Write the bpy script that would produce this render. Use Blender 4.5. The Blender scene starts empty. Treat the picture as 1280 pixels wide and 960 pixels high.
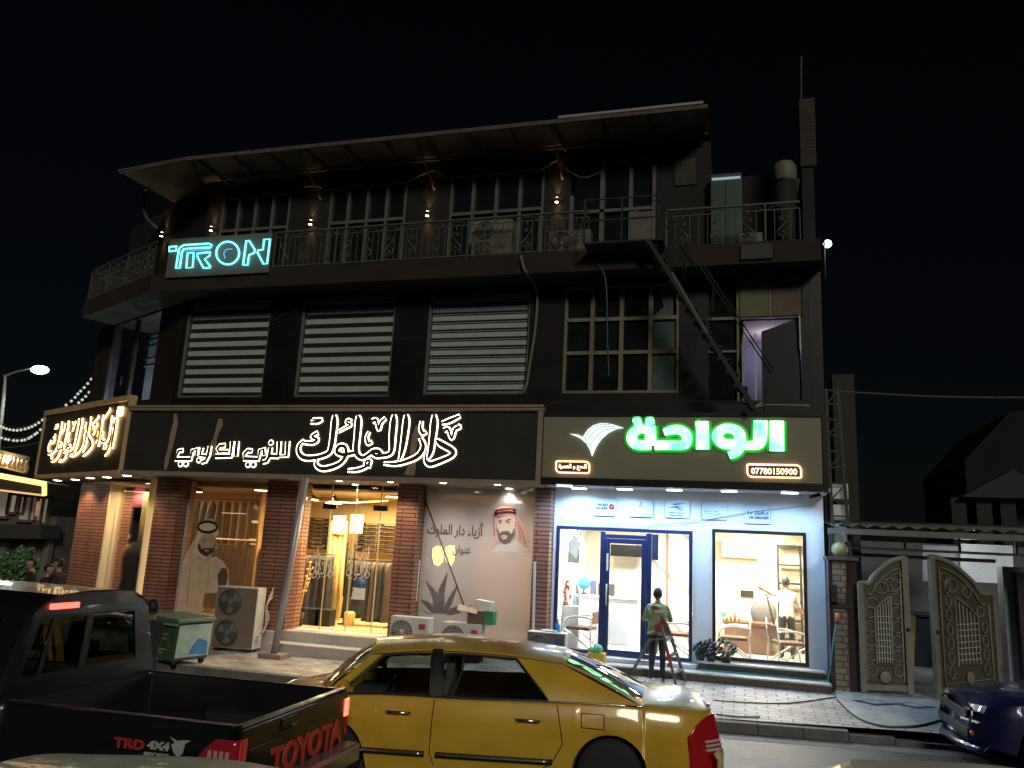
import bpy, bmesh, math, random
from mathutils import Vector, Matrix
random.seed(7)
SC = bpy.context.scene
COL = SC.collection

# ------------------------------------------------------------------ camera
F_PX, EYE = 994.78, Vector((0.0, 0.0, 2.6))
YAW, PITCH, ROLL = math.radians(16.476), math.radians(11.675), math.radians(2.890)
_fw = Vector((-math.sin(YAW) * math.cos(PITCH), math.cos(YAW) * math.cos(PITCH), math.sin(PITCH)))
_r0 = Vector((math.cos(YAW), math.sin(YAW), 0))
_u0 = _r0.cross(_fw)
_rt = _r0 * math.cos(ROLL) + _u0 * math.sin(ROLL)
_up = -_r0 * math.sin(ROLL) + _u0 * math.cos(ROLL)
cam_d = bpy.data.cameras.new('camera')
cam_d.sensor_width, cam_d.lens = 36.0, 36.0 * F_PX / 1280
cam_d.clip_start, cam_d.clip_end = 0.1, 2000
cam = bpy.data.objects.new('camera', cam_d)
COL.objects.link(cam)
cam.matrix_world = Matrix(((_rt.x, _up.x, -_fw.x, EYE.x), (_rt.y, _up.y, -_fw.y, EYE.y), (_rt.z, _up.z, -_fw.z, EYE.z), (0, 0, 0, 1)))
SC.camera = cam

# ------------------------------------------------------------------ night sky and faint town light
w = bpy.data.worlds.new('World')
SC.world = w
w.use_nodes = True
nt = w.node_tree
bg = nt.nodes['Background']
sky = nt.nodes.new('ShaderNodeTexSky')
sky.sky_type = 'NISHITA'
sky.sun_disc = False
SUN_EL, SUN_AZ = math.radians(26), math.radians(152)     # azimuth from +Y, clockwise: behind the camera
sky.sun_elevation, sky.sun_rotation = SUN_EL, SUN_AZ
nt.links.new(sky.outputs[0], bg.inputs[0])
bg.inputs[1].default_value = 0.0006
sun_d = bpy.data.lights.new('town_light', 'SUN')
sun_d.energy, sun_d.angle, sun_d.color = 0.9, math.radians(12), (1.0, 0.93, 0.80)
sun = bpy.data.objects.new('town_light', sun_d)
COL.objects.link(sun)
_sd = Vector((math.sin(SUN_AZ) * math.cos(SUN_EL), math.cos(SUN_AZ) * math.cos(SUN_EL), math.sin(SUN_EL)))
sun.rotation_euler = (-_sd).to_track_quat('-Z', 'Y').to_euler()
SC.view_settings.view_transform = 'Standard'
SC.view_settings.look = 'None'
SC.view_settings.exposure = 0.0
SC.view_settings.gamma = 1.0
SC.view_settings.use_curve_mapping = False
SC.render.engine = 'CYCLES'
SC.cycles.use_denoising = True
SC.cycles.max_bounces = 8
SC.cycles.transparent_max_bounces = 16
SC.cycles.caustics_reflective = False
SC.cycles.caustics_refractive = False
SC.cycles.sample_clamp_indirect = 4.0

# ------------------------------------------------------------------ measuring: photo pixel -> point on a plane of the place
def ray(px, py):
    return _rt * (px - 640) - _up * (py - 480) + _fw * F_PX
def at(px, py, Y):
    d = ray(px, py); return EYE + d * (Y / d.y)
def atz(px, py, z):
    d = ray(px, py); return EYE + d * ((z - EYE.z) / d.z)
def atp(px, py, p0, n):
    d = ray(px, py); return EYE + d * ((p0 - EYE).dot(n) / d.dot(n))

# ------------------------------------------------------------------ materials
MATS = {}
def M(name, col=(.5, .5, .5), rough=.6, metal=0.0, vary=0.0, vscale=3.0, bump=0.0, bscale=40.0, coat=0.0, emit=None, es=1.0, spec=.5, alpha=1.0, stain=None):
    if name in MATS: return MATS[name]
    m = bpy.data.materials.new(name); m.use_nodes = True
    t = m.node_tree; b = t.nodes['Principled BSDF']
    b.inputs['Base Color'].default_value = (*col, 1)
    b.inputs['Roughness'].default_value = rough
    b.inputs['Metallic'].default_value = metal
    b.inputs['Coat Weight'].default_value = coat
    b.inputs['Coat Roughness'].default_value = .04
    b.inputs['Specular IOR Level'].default_value = spec
    b.inputs['Alpha'].default_value = alpha
    tc = t.nodes.new('ShaderNodeTexCoord')
    if vary or stain:
        n = t.nodes.new('ShaderNodeTexNoise'); n.inputs['Scale'].default_value = vscale; n.inputs['Detail'].default_value = 7; n.inputs['Roughness'].default_value = .62
        t.links.new(tc.outputs['Object'], n.inputs['Vector'])
        r = t.nodes.new('ShaderNodeValToRGB')
        r.color_ramp.elements[0].position, r.color_ramp.elements[1].position = .3, .72
        lo = stain if stain else tuple(c * (1 - vary) for c in col)
        r.color_ramp.elements[0].color = (*lo, 1)
        r.color_ramp.elements[1].color = (*(col if stain else tuple(min(1, c * (1 + vary * .7)) for c in col)), 1)
        t.links.new(n.outputs[0], r.inputs[0]); t.links.new(r.outputs[0], b.inputs['Base Color'])
        mr = t.nodes.new('ShaderNodeMapRange'); mr.inputs[3].default_value = max(0, rough - .1); mr.inputs[4].default_value = min(1, rough + .12)
        t.links.new(n.outputs[0], mr.inputs[0]); t.links.new(mr.outputs[0], b.inputs['Roughness'])
    if bump:
        n2 = t.nodes.new('ShaderNodeTexNoise'); n2.inputs['Scale'].default_value = bscale; n2.inputs['Detail'].default_value = 6
        t.links.new(tc.outputs['Object'], n2.inputs['Vector'])
        bp = t.nodes.new('ShaderNodeBump'); bp.inputs['Strength'].default_value = bump; bp.inputs['Distance'].default_value = .02
        t.links.new(n2.outputs[0], bp.inputs['Height']); t.links.new(bp.outputs[0], b.inputs['Normal'])
    if emit:
        b.inputs['Emission Color'].default_value = (*emit, 1); b.inputs['Emission Strength'].default_value = es
    MATS[name] = m
    return m
def brickmat(name, c1, c2, mortar, bw, bh, gap, plane='xz', bump=.6, rough=.75, offset=.5, dirt=.35):
    m = M(name, c1, rough); t = m.node_tree; b = t.nodes['Principled BSDF']
    tc = t.nodes.new('ShaderNodeTexCoord'); sp = t.nodes.new('ShaderNodeSeparateXYZ'); cb = t.nodes.new('ShaderNodeCombineXYZ')
    t.links.new(tc.outputs['Object'], sp.inputs[0])
    if plane == 'xz':
        ad = t.nodes.new('ShaderNodeMath'); t.links.new(sp.outputs[0], ad.inputs[0]); t.links.new(sp.outputs[1], ad.inputs[1])
        t.links.new(ad.outputs[0], cb.inputs[0]); t.links.new(sp.outputs[2], cb.inputs[1])
    else:
        t.links.new(sp.outputs[0], cb.inputs[0]); t.links.new(sp.outputs[1], cb.inputs[1])
    br = t.nodes.new('ShaderNodeTexBrick'); br.offset = offset
    br.inputs['Color1'].default_value = (*c1, 1); br.inputs['Color2'].default_value = (*c2, 1); br.inputs['Mortar'].default_value = (*mortar, 1)
    br.inputs['Scale'].default_value = 1; br.inputs['Brick Width'].default_value = bw; br.inputs['Row Height'].default_value = bh
    br.inputs['Mortar Size'].default_value = gap; br.inputs['Mortar Smooth'].default_value = .1
    t.links.new(cb.outputs[0], br.inputs['Vector'])
    n = t.nodes.new('ShaderNodeTexNoise'); n.inputs['Scale'].default_value = 1.7; n.inputs['Detail'].default_value = 8
    t.links.new(tc.outputs['Object'], n.inputs['Vector'])
    mr = t.nodes.new('ShaderNodeMapRange'); mr.inputs[1].default_value = .3; mr.inputs[2].default_value = .7; mr.inputs[3].default_value = 1 - dirt; mr.inputs[4].default_value = 1.15
    t.links.new(n.outputs[0], mr.inputs[0])
    mx = t.nodes.new('ShaderNodeMix'); mx.data_type = 'RGBA'; mx.blend_type = 'MULTIPLY'; mx.inputs[0].default_value = 1
    t.links.new(br.outputs['Color'], mx.inputs[6]); t.links.new(mr.outputs[0], mx.inputs[7]); t.links.new(mx.outputs[2], b.inputs['Base Color'])
    bp = t.nodes.new('ShaderNodeBump'); bp.inputs['Strength'].default_value = bump; bp.inputs['Distance'].default_value = .012; bp.invert = True
    n2 = t.nodes.new('ShaderNodeTexNoise'); n2.inputs['Scale'].default_value = 45
    t.links.new(tc.outputs['Object'], n2.inputs['Vector'])
    a2 = t.nodes.new('ShaderNodeMath'); a2.operation = 'MULTIPLY_ADD'; a2.inputs[1].default_value = .25
    t.links.new(n2.outputs[0], a2.inputs[0]); t.links.new(br.outputs['Fac'], a2.inputs[2])
    t.links.new(a2.outputs[0], bp.inputs['Height']); t.links.new(bp.outputs[0], b.inputs['Normal'])
    return m
def glassmat(name, tint=(1, 1, 1), refl=.06, rough=.0, film=None, film_fac=0.0):
    """thin pane: see-through with a mirror share; film_fac of a translucent printed film"""
    if name in MATS: return MATS[name]
    m = bpy.data.materials.new(name); m.use_nodes = True
    t = m.node_tree; t.nodes.remove(t.nodes['Principled BSDF']); out = t.nodes['Material Output']
    tr = t.nodes.new('ShaderNodeBsdfTransparent'); tr.inputs[0].default_value = (*tint, 1)
    gl = t.nodes.new('ShaderNodeBsdfGlossy'); gl.inputs['Roughness'].default_value = rough; gl.inputs[0].default_value = (1, 1, 1, 1)
    lw = t.nodes.new('ShaderNodeLayerWeight'); lw.inputs[0].default_value = .25
    ma = t.nodes.new('ShaderNodeMath'); ma.operation = 'MULTIPLY_ADD'; ma.inputs[1].default_value = .6; ma.inputs[2].default_value = refl
    t.links.new(lw.outputs['Fresnel'], ma.inputs[0])
    mx = t.nodes.new('ShaderNodeMixShader'); t.links.new(ma.outputs[0], mx.inputs[0])
    base = tr.outputs[0]
    if film:
        tl = t.nodes.new('ShaderNodeBsdfTranslucent'); tl.inputs[0].default_value = (*film, 1)
        df = t.nodes.new('ShaderNodeBsdfDiffuse'); df.inputs[0].default_value = (*film, 1)
        n = t.nodes.new('ShaderNodeTexNoise'); n.inputs['Scale'].default_value = .8; n.inputs['Detail'].default_value = 6
        tc = t.nodes.new('ShaderNodeTexCoord'); t.links.new(tc.outputs['Object'], n.inputs[0])
        m1 = t.nodes.new('ShaderNodeMixShader'); m1.inputs[0].default_value = .45
        t.links.new(tl.outputs[0], m1.inputs[1]); t.links.new(df.outputs[0], m1.inputs[2])
        m2 = t.nodes.new('ShaderNodeMixShader')
        mr = t.nodes.new('ShaderNodeMapRange'); mr.inputs[3].default_value = film_fac - .06; mr.inputs[4].default_value = min(1, film_fac + .08)
        t.links.new(n.outputs[0], mr.inputs[0]); t.links.new(mr.outputs[0], m2.inputs[0])
        t.links.new(tr.outputs[0], m2.inputs[1]); t.links.new(m1.outputs[0], m2.inputs[2])
        base = m2.outputs[0]
    t.links.new(base, mx.inputs[1]); t.links.new(gl.outputs[0], mx.inputs[2]); t.links.new(mx.outputs[0], out.inputs[0])
    MATS[name] = m
    return m

# ------------------------------------------------------------------ mesh builder
class MB:
    def __init__(s): s.v, s.f, s.m, s.sm, s.cur, s.smooth = [], [], [], [], 0, False
    def add(s, vs, fs):
        o = len(s.v); s.v += [tuple(v) for v in vs]
        for f in fs: s.f.append([i + o for i in f]); s.m.append(s.cur); s.sm.append(s.smooth)
        return s
    def box(s, a, b):
        (x0, y0, z0), (x1, y1, z1) = a, b
        x0, x1 = sorted((x0, x1)); y0, y1 = sorted((y0, y1)); z0, z1 = sorted((z0, z1))
        return s.add([(x0, y0, z0), (x1, y0, z0), (x1, y1, z0), (x0, y1, z0), (x0, y0, z1), (x1, y0, z1), (x1, y1, z1), (x0, y1, z1)],
                     [(0, 3, 2, 1), (4, 5, 6, 7), (0, 1, 5, 4), (1, 2, 6, 5), (2, 3, 7, 6), (3, 0, 4, 7)])
    def obox(s, c, ax, ay, az):
        c, ax, ay, az = Vector(c), Vector(ax), Vector(ay), Vector(az)
        vs = [c + ax * i + ay * j + az * k for k in (-1, 1) for i, j in ((-1, -1), (1, -1), (1, 1), (-1, 1))]
        fs = [(0, 3, 2, 1), (4, 5, 6, 7), (0, 1, 5, 4), (1, 2, 6, 5), (2, 3, 7, 6), (3, 0, 4, 7)]
        if ax.cross(ay).dot(az) < 0: fs = [f[::-1] for f in fs]
        return s.add(vs, fs)
    def bar(s, p, q, wd, th=None, up=(0, 0, 1)):
        p, q = Vector(p), Vector(q); d = q - p; L = d.length
        if L < 1e-6: return s
        d.normalize(); u = Vector(up)
        if abs(d.dot(u)) > .98: u = Vector((0, 1, 0))
        a = d.cross(u).normalized(); b = a.cross(d).normalized()
        return s.obox((p + q) / 2, d * (L / 2), a * (wd / 2), b * ((th or wd) / 2))
    def tube(s, path, r, n=8, caps=True, flat=None, closed=False):
        """round tube through points; r a number or list; flat=(normal, k) squashes along normal"""
        P = [Vector(p) for p in path]
        if closed: P = P + [P[0]]
        R = r if isinstance(r, (list, tuple)) else [r] * len(P)
        if closed and len(R) < len(P): R = list(R) + [R[0]]
        rings = []; a = None
        for i, p in enumerate(P):
            if closed: d = P[(i + 1) % (len(P) - 1)] - P[(i - 1) % (len(P) - 1)] if i < len(P) - 1 else P[1] - P[-2]
            else: d = P[min(i + 1, len(P) - 1)] - P[max(i - 1, 0)]
            if d.length < 1e-9: d = Vector((1, 0, 0))
            d.normalize()
            if flat: b = Vector(flat[0]).normalized(); a = d.cross(b).normalized(); kb = flat[1]
            else:
                if a is None: a = d.orthogonal().normalized()
                a = (a - d * a.dot(d))
                if a.length < 1e-6: a = d.orthogonal()
                a.normalize(); b = d.cross(a); kb = 1
            rings.append([p + a * (R[i] * math.cos(2 * math.pi * k / n)) + b * (R[i] * kb * math.sin(2 * math.pi * k / n)) for k in range(n)])
        vs = [v for rg in rings for v in rg]; fs = []
        for i in range(len(P) - 1):
            for k in range(n):
                k2 = (k + 1) % n
                fs.append((i * n + k, i * n + k2, (i + 1) * n + k2, (i + 1) * n + k))
        if caps and not closed: fs += [tuple(range(n))[::-1], tuple(range((len(P) - 1) * n, len(P) * n))]
        sm = s.smooth; s.smooth = n > 5; s.add(vs, fs); s.smooth = sm
        return s
    def cyl(s, p, q, r, r2=None, n=16):
        return s.tube([p, q], [r, r if r2 is None else r2], n)
    def lathe(s, c, prof, n=20, axis=(0, 0, 1)):
        ax = Vector(axis).normalized(); a = ax.orthogonal().normalized(); b = ax.cross(a); c = Vector(c)
        vs = [c + ax * h + (a * math.cos(2 * math.pi * k / n) + b * math.sin(2 * math.pi * k / n)) * r for r, h in prof for k in range(n)]
        fs = [(i * n + k, i * n + (k + 1) % n, (i + 1) * n + (k + 1) % n, (i + 1) * n + k) for i in range(len(prof) - 1) for k in range(n)]
        fs += [tuple(range(n))[::-1], tuple(range((len(prof) - 1) * n, len(prof) * n))]
        sm = s.smooth; s.smooth = True; s.add(vs, fs); s.smooth = sm
        return s
    def ball(s, c, r, n=14, sc=(1, 1, 1)):
        c = Vector(c); vs = []; fs = []; h = n // 2
        for i in range(h + 1):
            th = math.pi * i / h
            for k in range(n):
                ph = 2 * math.pi * k / n
                vs.append((c.x + r * sc[0] * math.sin(th) * math.cos(ph), c.y + r * sc[1] * math.sin(th) * math.sin(ph), c.z + r * sc[2] * math.cos(th)))
        for i in range(h):
            for k in range(n): fs.append((i * n + k, (i + 1) * n + k, (i + 1) * n + (k + 1) % n, i * n + (k + 1) % n))
        sm = s.smooth; s.smooth = True; s.add(vs, fs); s.smooth = sm
        return s
    def prism(s, poly, o, u, v, th):
        """polygon (a,b) in plane o + a*u + b*v, thickness vector th"""
        o, u, v, th = Vector(o), Vector(u), Vector(v), Vector(th); n = len(poly)
        ar = sum(poly[i][0] * poly[(i + 1) % n][1] - poly[(i + 1) % n][0] * poly[i][1] for i in range(n))
        if (ar > 0) == (u.cross(v).dot(th) > 0): poly = poly[::-1]
        vs = [o + u * a + v * b for a, b in poly]; vs += [p + th for p in vs]
        return s.add(vs, [tuple(range(n)), tuple(range(n, 2 * n))[::-1]] + [(i, i + n, (i + 1) % n + n, (i + 1) % n) for i in range(n)])
    def build(s, name, mats, parent=None, bevel=0.0, solid=0.0):
        me = bpy.data.meshes.new(name); me.from_pydata(s.v, [], s.f)
        for m in (mats if isinstance(mats, (list, tuple)) else [mats]): me.materials.append(m)
        for p, mi, sm in zip(me.polygons, s.m, s.sm): p.material_index = mi; p.use_smooth = sm
        me.validate(); me.update()
        ob = bpy.data.objects.new(name, me); COL.objects.link(ob)
        if parent: ob.parent = parent
        if solid:
            md = ob.modifiers.new('thick', 'SOLIDIFY'); md.thickness = solid; md.offset = 0
        if bevel:
            md = ob.modifiers.new('bevel', 'BEVEL'); md.width = bevel; md.segments = 2; md.limit_method = 'ANGLE'; md.angle_limit = math.radians(40)
        return ob
def tag(o, label=None, cat=None, group=None, kind=None):
    if label: o['label'] = label
    if cat: o['category'] = cat
    if group: o['group'] = group
    if kind: o['kind'] = kind
    return o
def empty(name, loc=(0, 0, 0), rz=0.0, label=None, cat=None, group=None, parent=None):
    o = bpy.data.objects.new(name, None); COL.objects.link(o); o.empty_display_size = .1
    o.location = loc; o.rotation_euler = (0, 0, rz)
    if parent: o.parent = parent
    return tag(o, label, cat, group)
def copy_tree(o, parent=None):
    c = o.copy(); COL.objects.link(c)
    if parent: c.parent = parent
    for ch in [k for k in list(COL.objects) if k.parent == o]: copy_tree(ch, c)
    return c
def light(name, kind, loc, energy, col, parent=None, direction=None, radius=.05, spot=100, blend=.6, size=None):
    d = bpy.data.lights.new(name, kind); d.energy, d.color = energy, col
    if kind == 'AREA':
        d.shape = 'RECTANGLE'; d.size, d.size_y = size
    else: d.shadow_soft_size = radius
    if kind == 'SPOT': d.spot_size = math.radians(spot); d.spot_blend = blend
    o = bpy.data.objects.new(name, d); COL.objects.link(o); o.location = loc
    if direction: o.rotation_euler = Vector(direction).to_track_quat('-Z', 'Y').to_euler()
    if parent: o.parent = parent
    return o
def text_mesh(body, size, ext=.004, bold=0.0, align='CENTER'):
    c = bpy.data.curves.new('lettering', 'FONT'); c.body = body; c.size = size; c.extrude = ext; c.offset = bold
    c.align_x = align; c.align_y = 'CENTER'; c.resolution_u = 3
    o = bpy.data.objects.new('lettering', c); COL.objects.link(o)
    bpy.context.view_layer.update()
    me = bpy.data.meshes.new_from_object(o.evaluated_get(bpy.context.evaluated_depsgraph_get()))
    bpy.data.objects.remove(o); bpy.data.curves.remove(c)
    return me
def lettering(body, size, c, u, v, mat, parent, ext=.004, bold=0.0, name='lettering', align='CENTER', width=None, height=None):
    """flat raised lettering centred at c, reading along u, upright along v"""
    me = text_mesh(body, size, ext, bold, align); me.materials.append(mat)
    xs = [p.co.x for p in me.vertices]; ys = [p.co.y for p in me.vertices]
    sx = width / (max(xs) - min(xs)) if width else 1; sy = height / (max(ys) - min(ys)) if height else (sx if width else 1)
    ox = (max(xs) + min(xs)) / 2 if align == 'CENTER' else min(xs); oy = (max(ys) + min(ys)) / 2
    u, v, c = Vector(u).normalized(), Vector(v).normalized(), Vector(c); nrm = u.cross(v)
    for p in me.vertices: p.co = c + u * ((p.co.x - ox) * sx) + v * ((p.co.y - oy) * sy) + nrm * p.co.z
    o = bpy.data.objects.new(name, me); COL.objects.link(o)
    if parent: o.parent = parent
    return o
AR = {'a': '\u0627'}
# Arabic words, letters already in their joined forms and in left-to-right drawing order
def arabic(forms): return ''.join(chr(c) for c in reversed(forms))
def smooth_path(pts, k=5):
    P = [Vector(p) for p in pts]; out = []
    for i in range(len(P) - 1):
        p0, p1, p2, p3 = P[max(i - 1, 0)], P[i], P[i + 1], P[min(i + 2, len(P) - 1)]
        for j in range(k):
            t = j / k
            out.append(.5 * ((2 * p1) + (p2 - p0) * t + (2 * p0 - 5 * p1 + 4 * p2 - p3) * t * t + (3 * p1 - p0 - 3 * p2 + p3) * t ** 3))
    out.append(P[-1]); return out
# ================================================================== SETTING
asphalt = M('asphalt', (.055, .058, .062), .5, vary=.6, vscale=.9, bump=.5, bscale=70, spec=.6)
G = MB(); G.add([(-140, -60, 0), (140, -60, 0), (140, 220, 0), (-140, 220, 0)], [(0, 1, 2, 3)])
tag(G.build('road', asphalt), kind='structure')
paver = brickmat('pavers', (.44, .41, .40), (.56, .52, .51), (.13, .12, .115), .36, .19, .012, 'xy', 1.0, .6, dirt=.6)
KY0 = 13.45          # kerb line at the shops' side
def side_z(y, x=0.0):      # the pavement climbs to the office and lies lower at the left
    f = max(0.0, min(1.0, (x + 8.0) / 3.5)); f = f * f * (3 - 2 * f)
    return (.13 - (y - KY0) * .012) * (1 - f) + (.16 + (y - KY0) * .055) * f
pv = MB()
def kerb_y(x): return KY0 + max(0, x + .4) * .16 if x < 2.6 else KY0 + .48
NX = 64
xs = [-30 + i * (42 / NX) for i in range(NX + 1)]
for i in range(NX):
    xa, xb = xs[i], xs[i + 1]
    for j in range(8):
        f0, f1 = j / 8, (j + 1) / 8
        def pt(x, f):
            k = kerb_y(x) + .16; y = k + (24 - k) * f if False else k + (18.2 - k) * f
            return (x, y, side_z(y, x) + .004)
        pv.add([pt(xa, f0), pt(xb, f0), pt(xb, f1), pt(xa, f1)], [(0, 1, 2, 3)])
tag(pv.build('pavement', paver), kind='structure')
kerbm = M('kerb_concrete', (.15, .145, .135), .8, vary=.4, vscale=2.5, bump=.5)
kb = MB()
for i in range(NX):
    xa, xb = xs[i] + .006, xs[i + 1] - .006
    ya, yb = kerb_y(xa), kerb_y(xb)
    h = .15 if xs[i] < 1.0 else (.10 if xs[i] < 1.9 else .07)
    kb.add([(xa, ya, 0), (xb, yb, 0), (xb, yb + .158, 0), (xa, ya + .158, 0), (xa, ya + .02, h), (xb, yb + .02, h), (xb, yb + .158, h + .012), (xa, ya + .158, h + .012)],
           [(4, 5, 6, 7), (0, 1, 5, 4), (1, 2, 6, 5), (2, 3, 7, 6), (3, 0, 4, 7)])
tag(kb.build('kerb', kerbm), kind='structure')
# gutter of worn concrete next to the kerb
gt = MB()
for i in range(NX):
    xa, xb = xs[i], xs[i + 1]
    gt.add([(xa, kerb_y(xa) - .45, .004), (xb, kerb_y(xb) - .45, .004), (xb, kerb_y(xb), .006), (xa, kerb_y(xa), .006)], [(0, 1, 2, 3)])
tag(gt.build('gutter', M('gutter_concrete', (.12, .12, .115), .7, vary=.5, vscale=2, bump=.4)), kind='structure')
# poured mosaic forecourt in front of the gate, with a dark cut edge
fm = M('forecourt_terrazzo', (.42, .43, .42), .45, vary=.35, vscale=6, bump=.25, bscale=25)
fedge = [(1046, 884), (1062, 896), (1080, 905), (1110, 911), (1150, 911), (1185, 905), (1225, 900), (1290, 893)]
fpts = smooth_path([atz(x, y - 5, side_z(14.6) + .02) for x, y in fedge], 5)
fp = MB(); top = []
for p in fpts: top.append(Vector((p.x, p.y, side_z(p.y) + .035)))
back = [Vector((max(p.x, 1.62), 17.3, side_z(17.3) + .035)) for p in fpts]
for i in range(len(top) - 1):
    fp.cur = 0; fp.add([top[i], top[i + 1], back[i + 1], back[i]], [(0, 1, 2, 3)])
    fp.cur = 1; lo = [Vector((p.x, p.y - .06, side_z(p.y) - .03)) for p in (top[i], top[i + 1])]
    fp.add([lo[0], lo[1], top[i + 1], top[i]], [(0, 1, 2, 3)])
tag(fp.build('forecourt', [fm, M('forecourt_edge', (.05, .05, .05), .8)]), kind='structure')
# two diamond inlays on it
for cx, cy in ((1092, 875), (1142, 879)):
    c = atz(cx, cy, side_z(16.4) + .04); z = side_z(c.y) + .04
    d = MB(); d.prism([(-.34, 0), (0, -.22), (.34, 0), (0, .22)], (c.x, c.y, z), (1, 0, .0), (0, 1, .055), (0, 0, .006))
    d.cur = 1; d.prism([(-.2, 0), (0, -.13), (.2, 0), (0, .13)], (c.x, c.y, z + .006), (1, 0, .0), (0, 1, .055), (0, 0, .005))
    tag(d.build('floor_inlay', [M('inlay_dark', (.06, .07, .13), .4), fm]), 'dark blue diamond inlay in the pale forecourt ' + ('nearer the stone gate pillar' if cx < 1100 else 'under the gap between the gate leaves'), 'inlay', 'diamond inlays before the gate')
# ================================================================== MAIN BUILDING
FG, FS, FU, FT = 17.0, 15.9, 16.95, 17.3      # shop glass, sign face, first-floor wall, top-floor wall
CD, CN = Vector((-.908, .419, 0)), Vector((-.419, -.908, 0))   # the bevelled corner: along it, and out of it
W0, S0 = Vector((-14.2, 17.0, 0)), Vector((-14.45, 15.9, 0))
UP = Vector((0, 0, 1)); XX = Vector((1, 0, 0)); YY = Vector((0, 1, 0))
brick = brickmat('slat_brick', (.30, .14, .09), (.25, .11, .07), (.035, .015, .012), .62, .088, .011, 'xz', 1.0, .65, dirt=.25)
cladding = brickmat('dark_cladding', (.012, .0125, .0125), (.009, .009, .0095), (.003, .003, .003), 1.22, .61, .007, 'xz', .5, .42, offset=0, dirt=.55)
oldconc = M('stained_concrete', (.036, .021, .013), .85, stain=(.008, .0075, .007), vscale=1.3, bump=.5, bscale=18)
whitewall = M('white_render', (.72, .74, .76), .7, vary=.06, vscale=1.5, bump=.08, bscale=60)
marble = M('pale_marble', (.5, .47, .44), .35, vary=.22, vscale=5, bump=.08)
granite = M('speckled_granite', (.16, .13, .088), .45, stain=(.04, .034, .022), vscale=34, bump=.15)
alu_dark = M('navy_aluminium', (.014, .024, .085), .4, vary=.1, spec=.5)
alu_white = M('white_aluminium', (.66, .63, .56), .45, vary=.12)
alu_dimmed = M('grimy_white_frame', (.125, .12, .105), .6, vary=.25, vscale=4)  # white frames coloured darker to imitate weaker light on the upper floors
yell_frame = M('yellowed_frame', (.21, .195, .115), .55, vary=.25, vscale=5)
pane_dark = M('dark_pane', (.012, .016, .016), .08, spec=.6, vary=.3)
glass = glassmat('clear_glass', (.97, .98, .97), .03)
darkmetal = M('dark_metal', (.03, .03, .03), .5, metal=.3, vary=.2)
rust = M('rusty_steel', (.10, .075, .06), .7, vary=.5, vscale=6, bump=.2)

B = empty('commercial_building', (0, 0, 0), 0, 'three storey dark clad corner building with lit shops below and tin canopy on top', 'building')
def wall_holes(mb, x0, x1, z0, z1, y0, y1, holes):
    X = sorted({x0, x1, *[h[0] for h in holes], *[h[1] for h in holes]}); Z = sorted({z0, z1, *[h[2] for h in holes], *[h[3] for h in holes]})
    for i in range(len(X) - 1):
        run = None
        for j in range(len(Z) - 1):
            cx, cz = (X[i] + X[i + 1]) / 2, (Z[j] + Z[j + 1]) / 2
            hole = any(h[0] < cx < h[1] and h[2] < cz < h[3] for h in holes)
            if not hole:
                if run is None: run = Z[j]
            if (hole or j == len(Z) - 2) and run is not None:
                mb.box((X[i], y0, run), (X[i + 1], y1, Z[j] if hole else Z[j + 1])); run = None
def cbox(mb, o, t0, t1, out0, out1, z0, z1):
    """box on the bevelled corner: t along it, out = distance out of the wall plane"""
    c = o + CD * ((t0 + t1) / 2) + CN * ((out0 + out1) / 2) + UP * ((z0 + z1) / 2)
    mb.obox(c, CD * ((t1 - t0) / 2), CN * ((out1 - out0) / 2), UP * ((z1 - z0) / 2))

# ---- ground floor: pillars, base, soffit
SOF = 3.9
for nm, xa, xb in (('p', -13.92, -13.25), ('p', -10.80, -9.98), ('p', -7.45, -6.93), ('p', -4.27, -3.92)):
    m = MB(); m.box((xa, 16.6, .05), (xb, 17.25, SOF - .005)); m.build('brick_pillar', brick, B)
m = MB(); cbox(m, W0, 2.45, 4.5, -.5, .12, .15, SOF - .005); m.build('brick_pillar', brick, B)
m = MB(); cbox(m, W0, 2.33, 2.44, -.1, .16, .15, SOF - .01); cbox(m, W0, .3, .36, -.1, .05, .15, SOF - .01); m.build('window_frame', M('cream_frame', (.75, .66, .45), .5), B)
m = MB(); cbox(m, W0, .36, 2.33, -.02, .0, .4, SOF - .01); m.build('corner_window', glass, B)
sof_m = M('soffit_panel', (.20, .18, .17), .55, vary=.15)
m = MB(); m.box((-14.2, 15.98, SOF), (-3.95, 17.3, 3.97)); m.build('soffit', sof_m, B)
m = MB()
q = [S0 + CD * 0.02, S0 + CD * 5.5, S0 + CD * 5.5 - CN * 1.6, S0 - CN * 1.25 + CD * .3]
m.prism([(p.x, p.y) for p in q], (0, 0, SOF - .004), XX, YY, (0, 0, .06)); m.build('soffit', sof_m, B)
m = MB(); m.box((-13.25, 16.9, .05), (-10.8, 17.1, .54)); m.box((-6.93, 16.9, .05), (-4.27, 17.1, .5)); m.build('window_base', marble, B)
# entrance steps of the clothes shop
m = MB(); m.box((-9.98, 16.1, .0), (-6.2, 16.55, .305)); m.box((-9.98, 16.555, .0), (-7.45, 17.3, .525)); m.box((-13.9, 16.4, .0), (-9.985, 16.9, .50)); m.build('entrance_steps', marble, B)
m = MB(); m.box((-9.99, 16.07, .305), (-6.19, 16.53, .335)); m.box((-9.97, 16.53, .525), (-7.46, 17.3, .555)); m.box((-13.91, 16.38, .50), (-9.986, 16.9, .525)); m.build('step_tread', M('light_marble_tread', (.62, .59, .55), .35, vary=.12, vscale=6), B)
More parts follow.
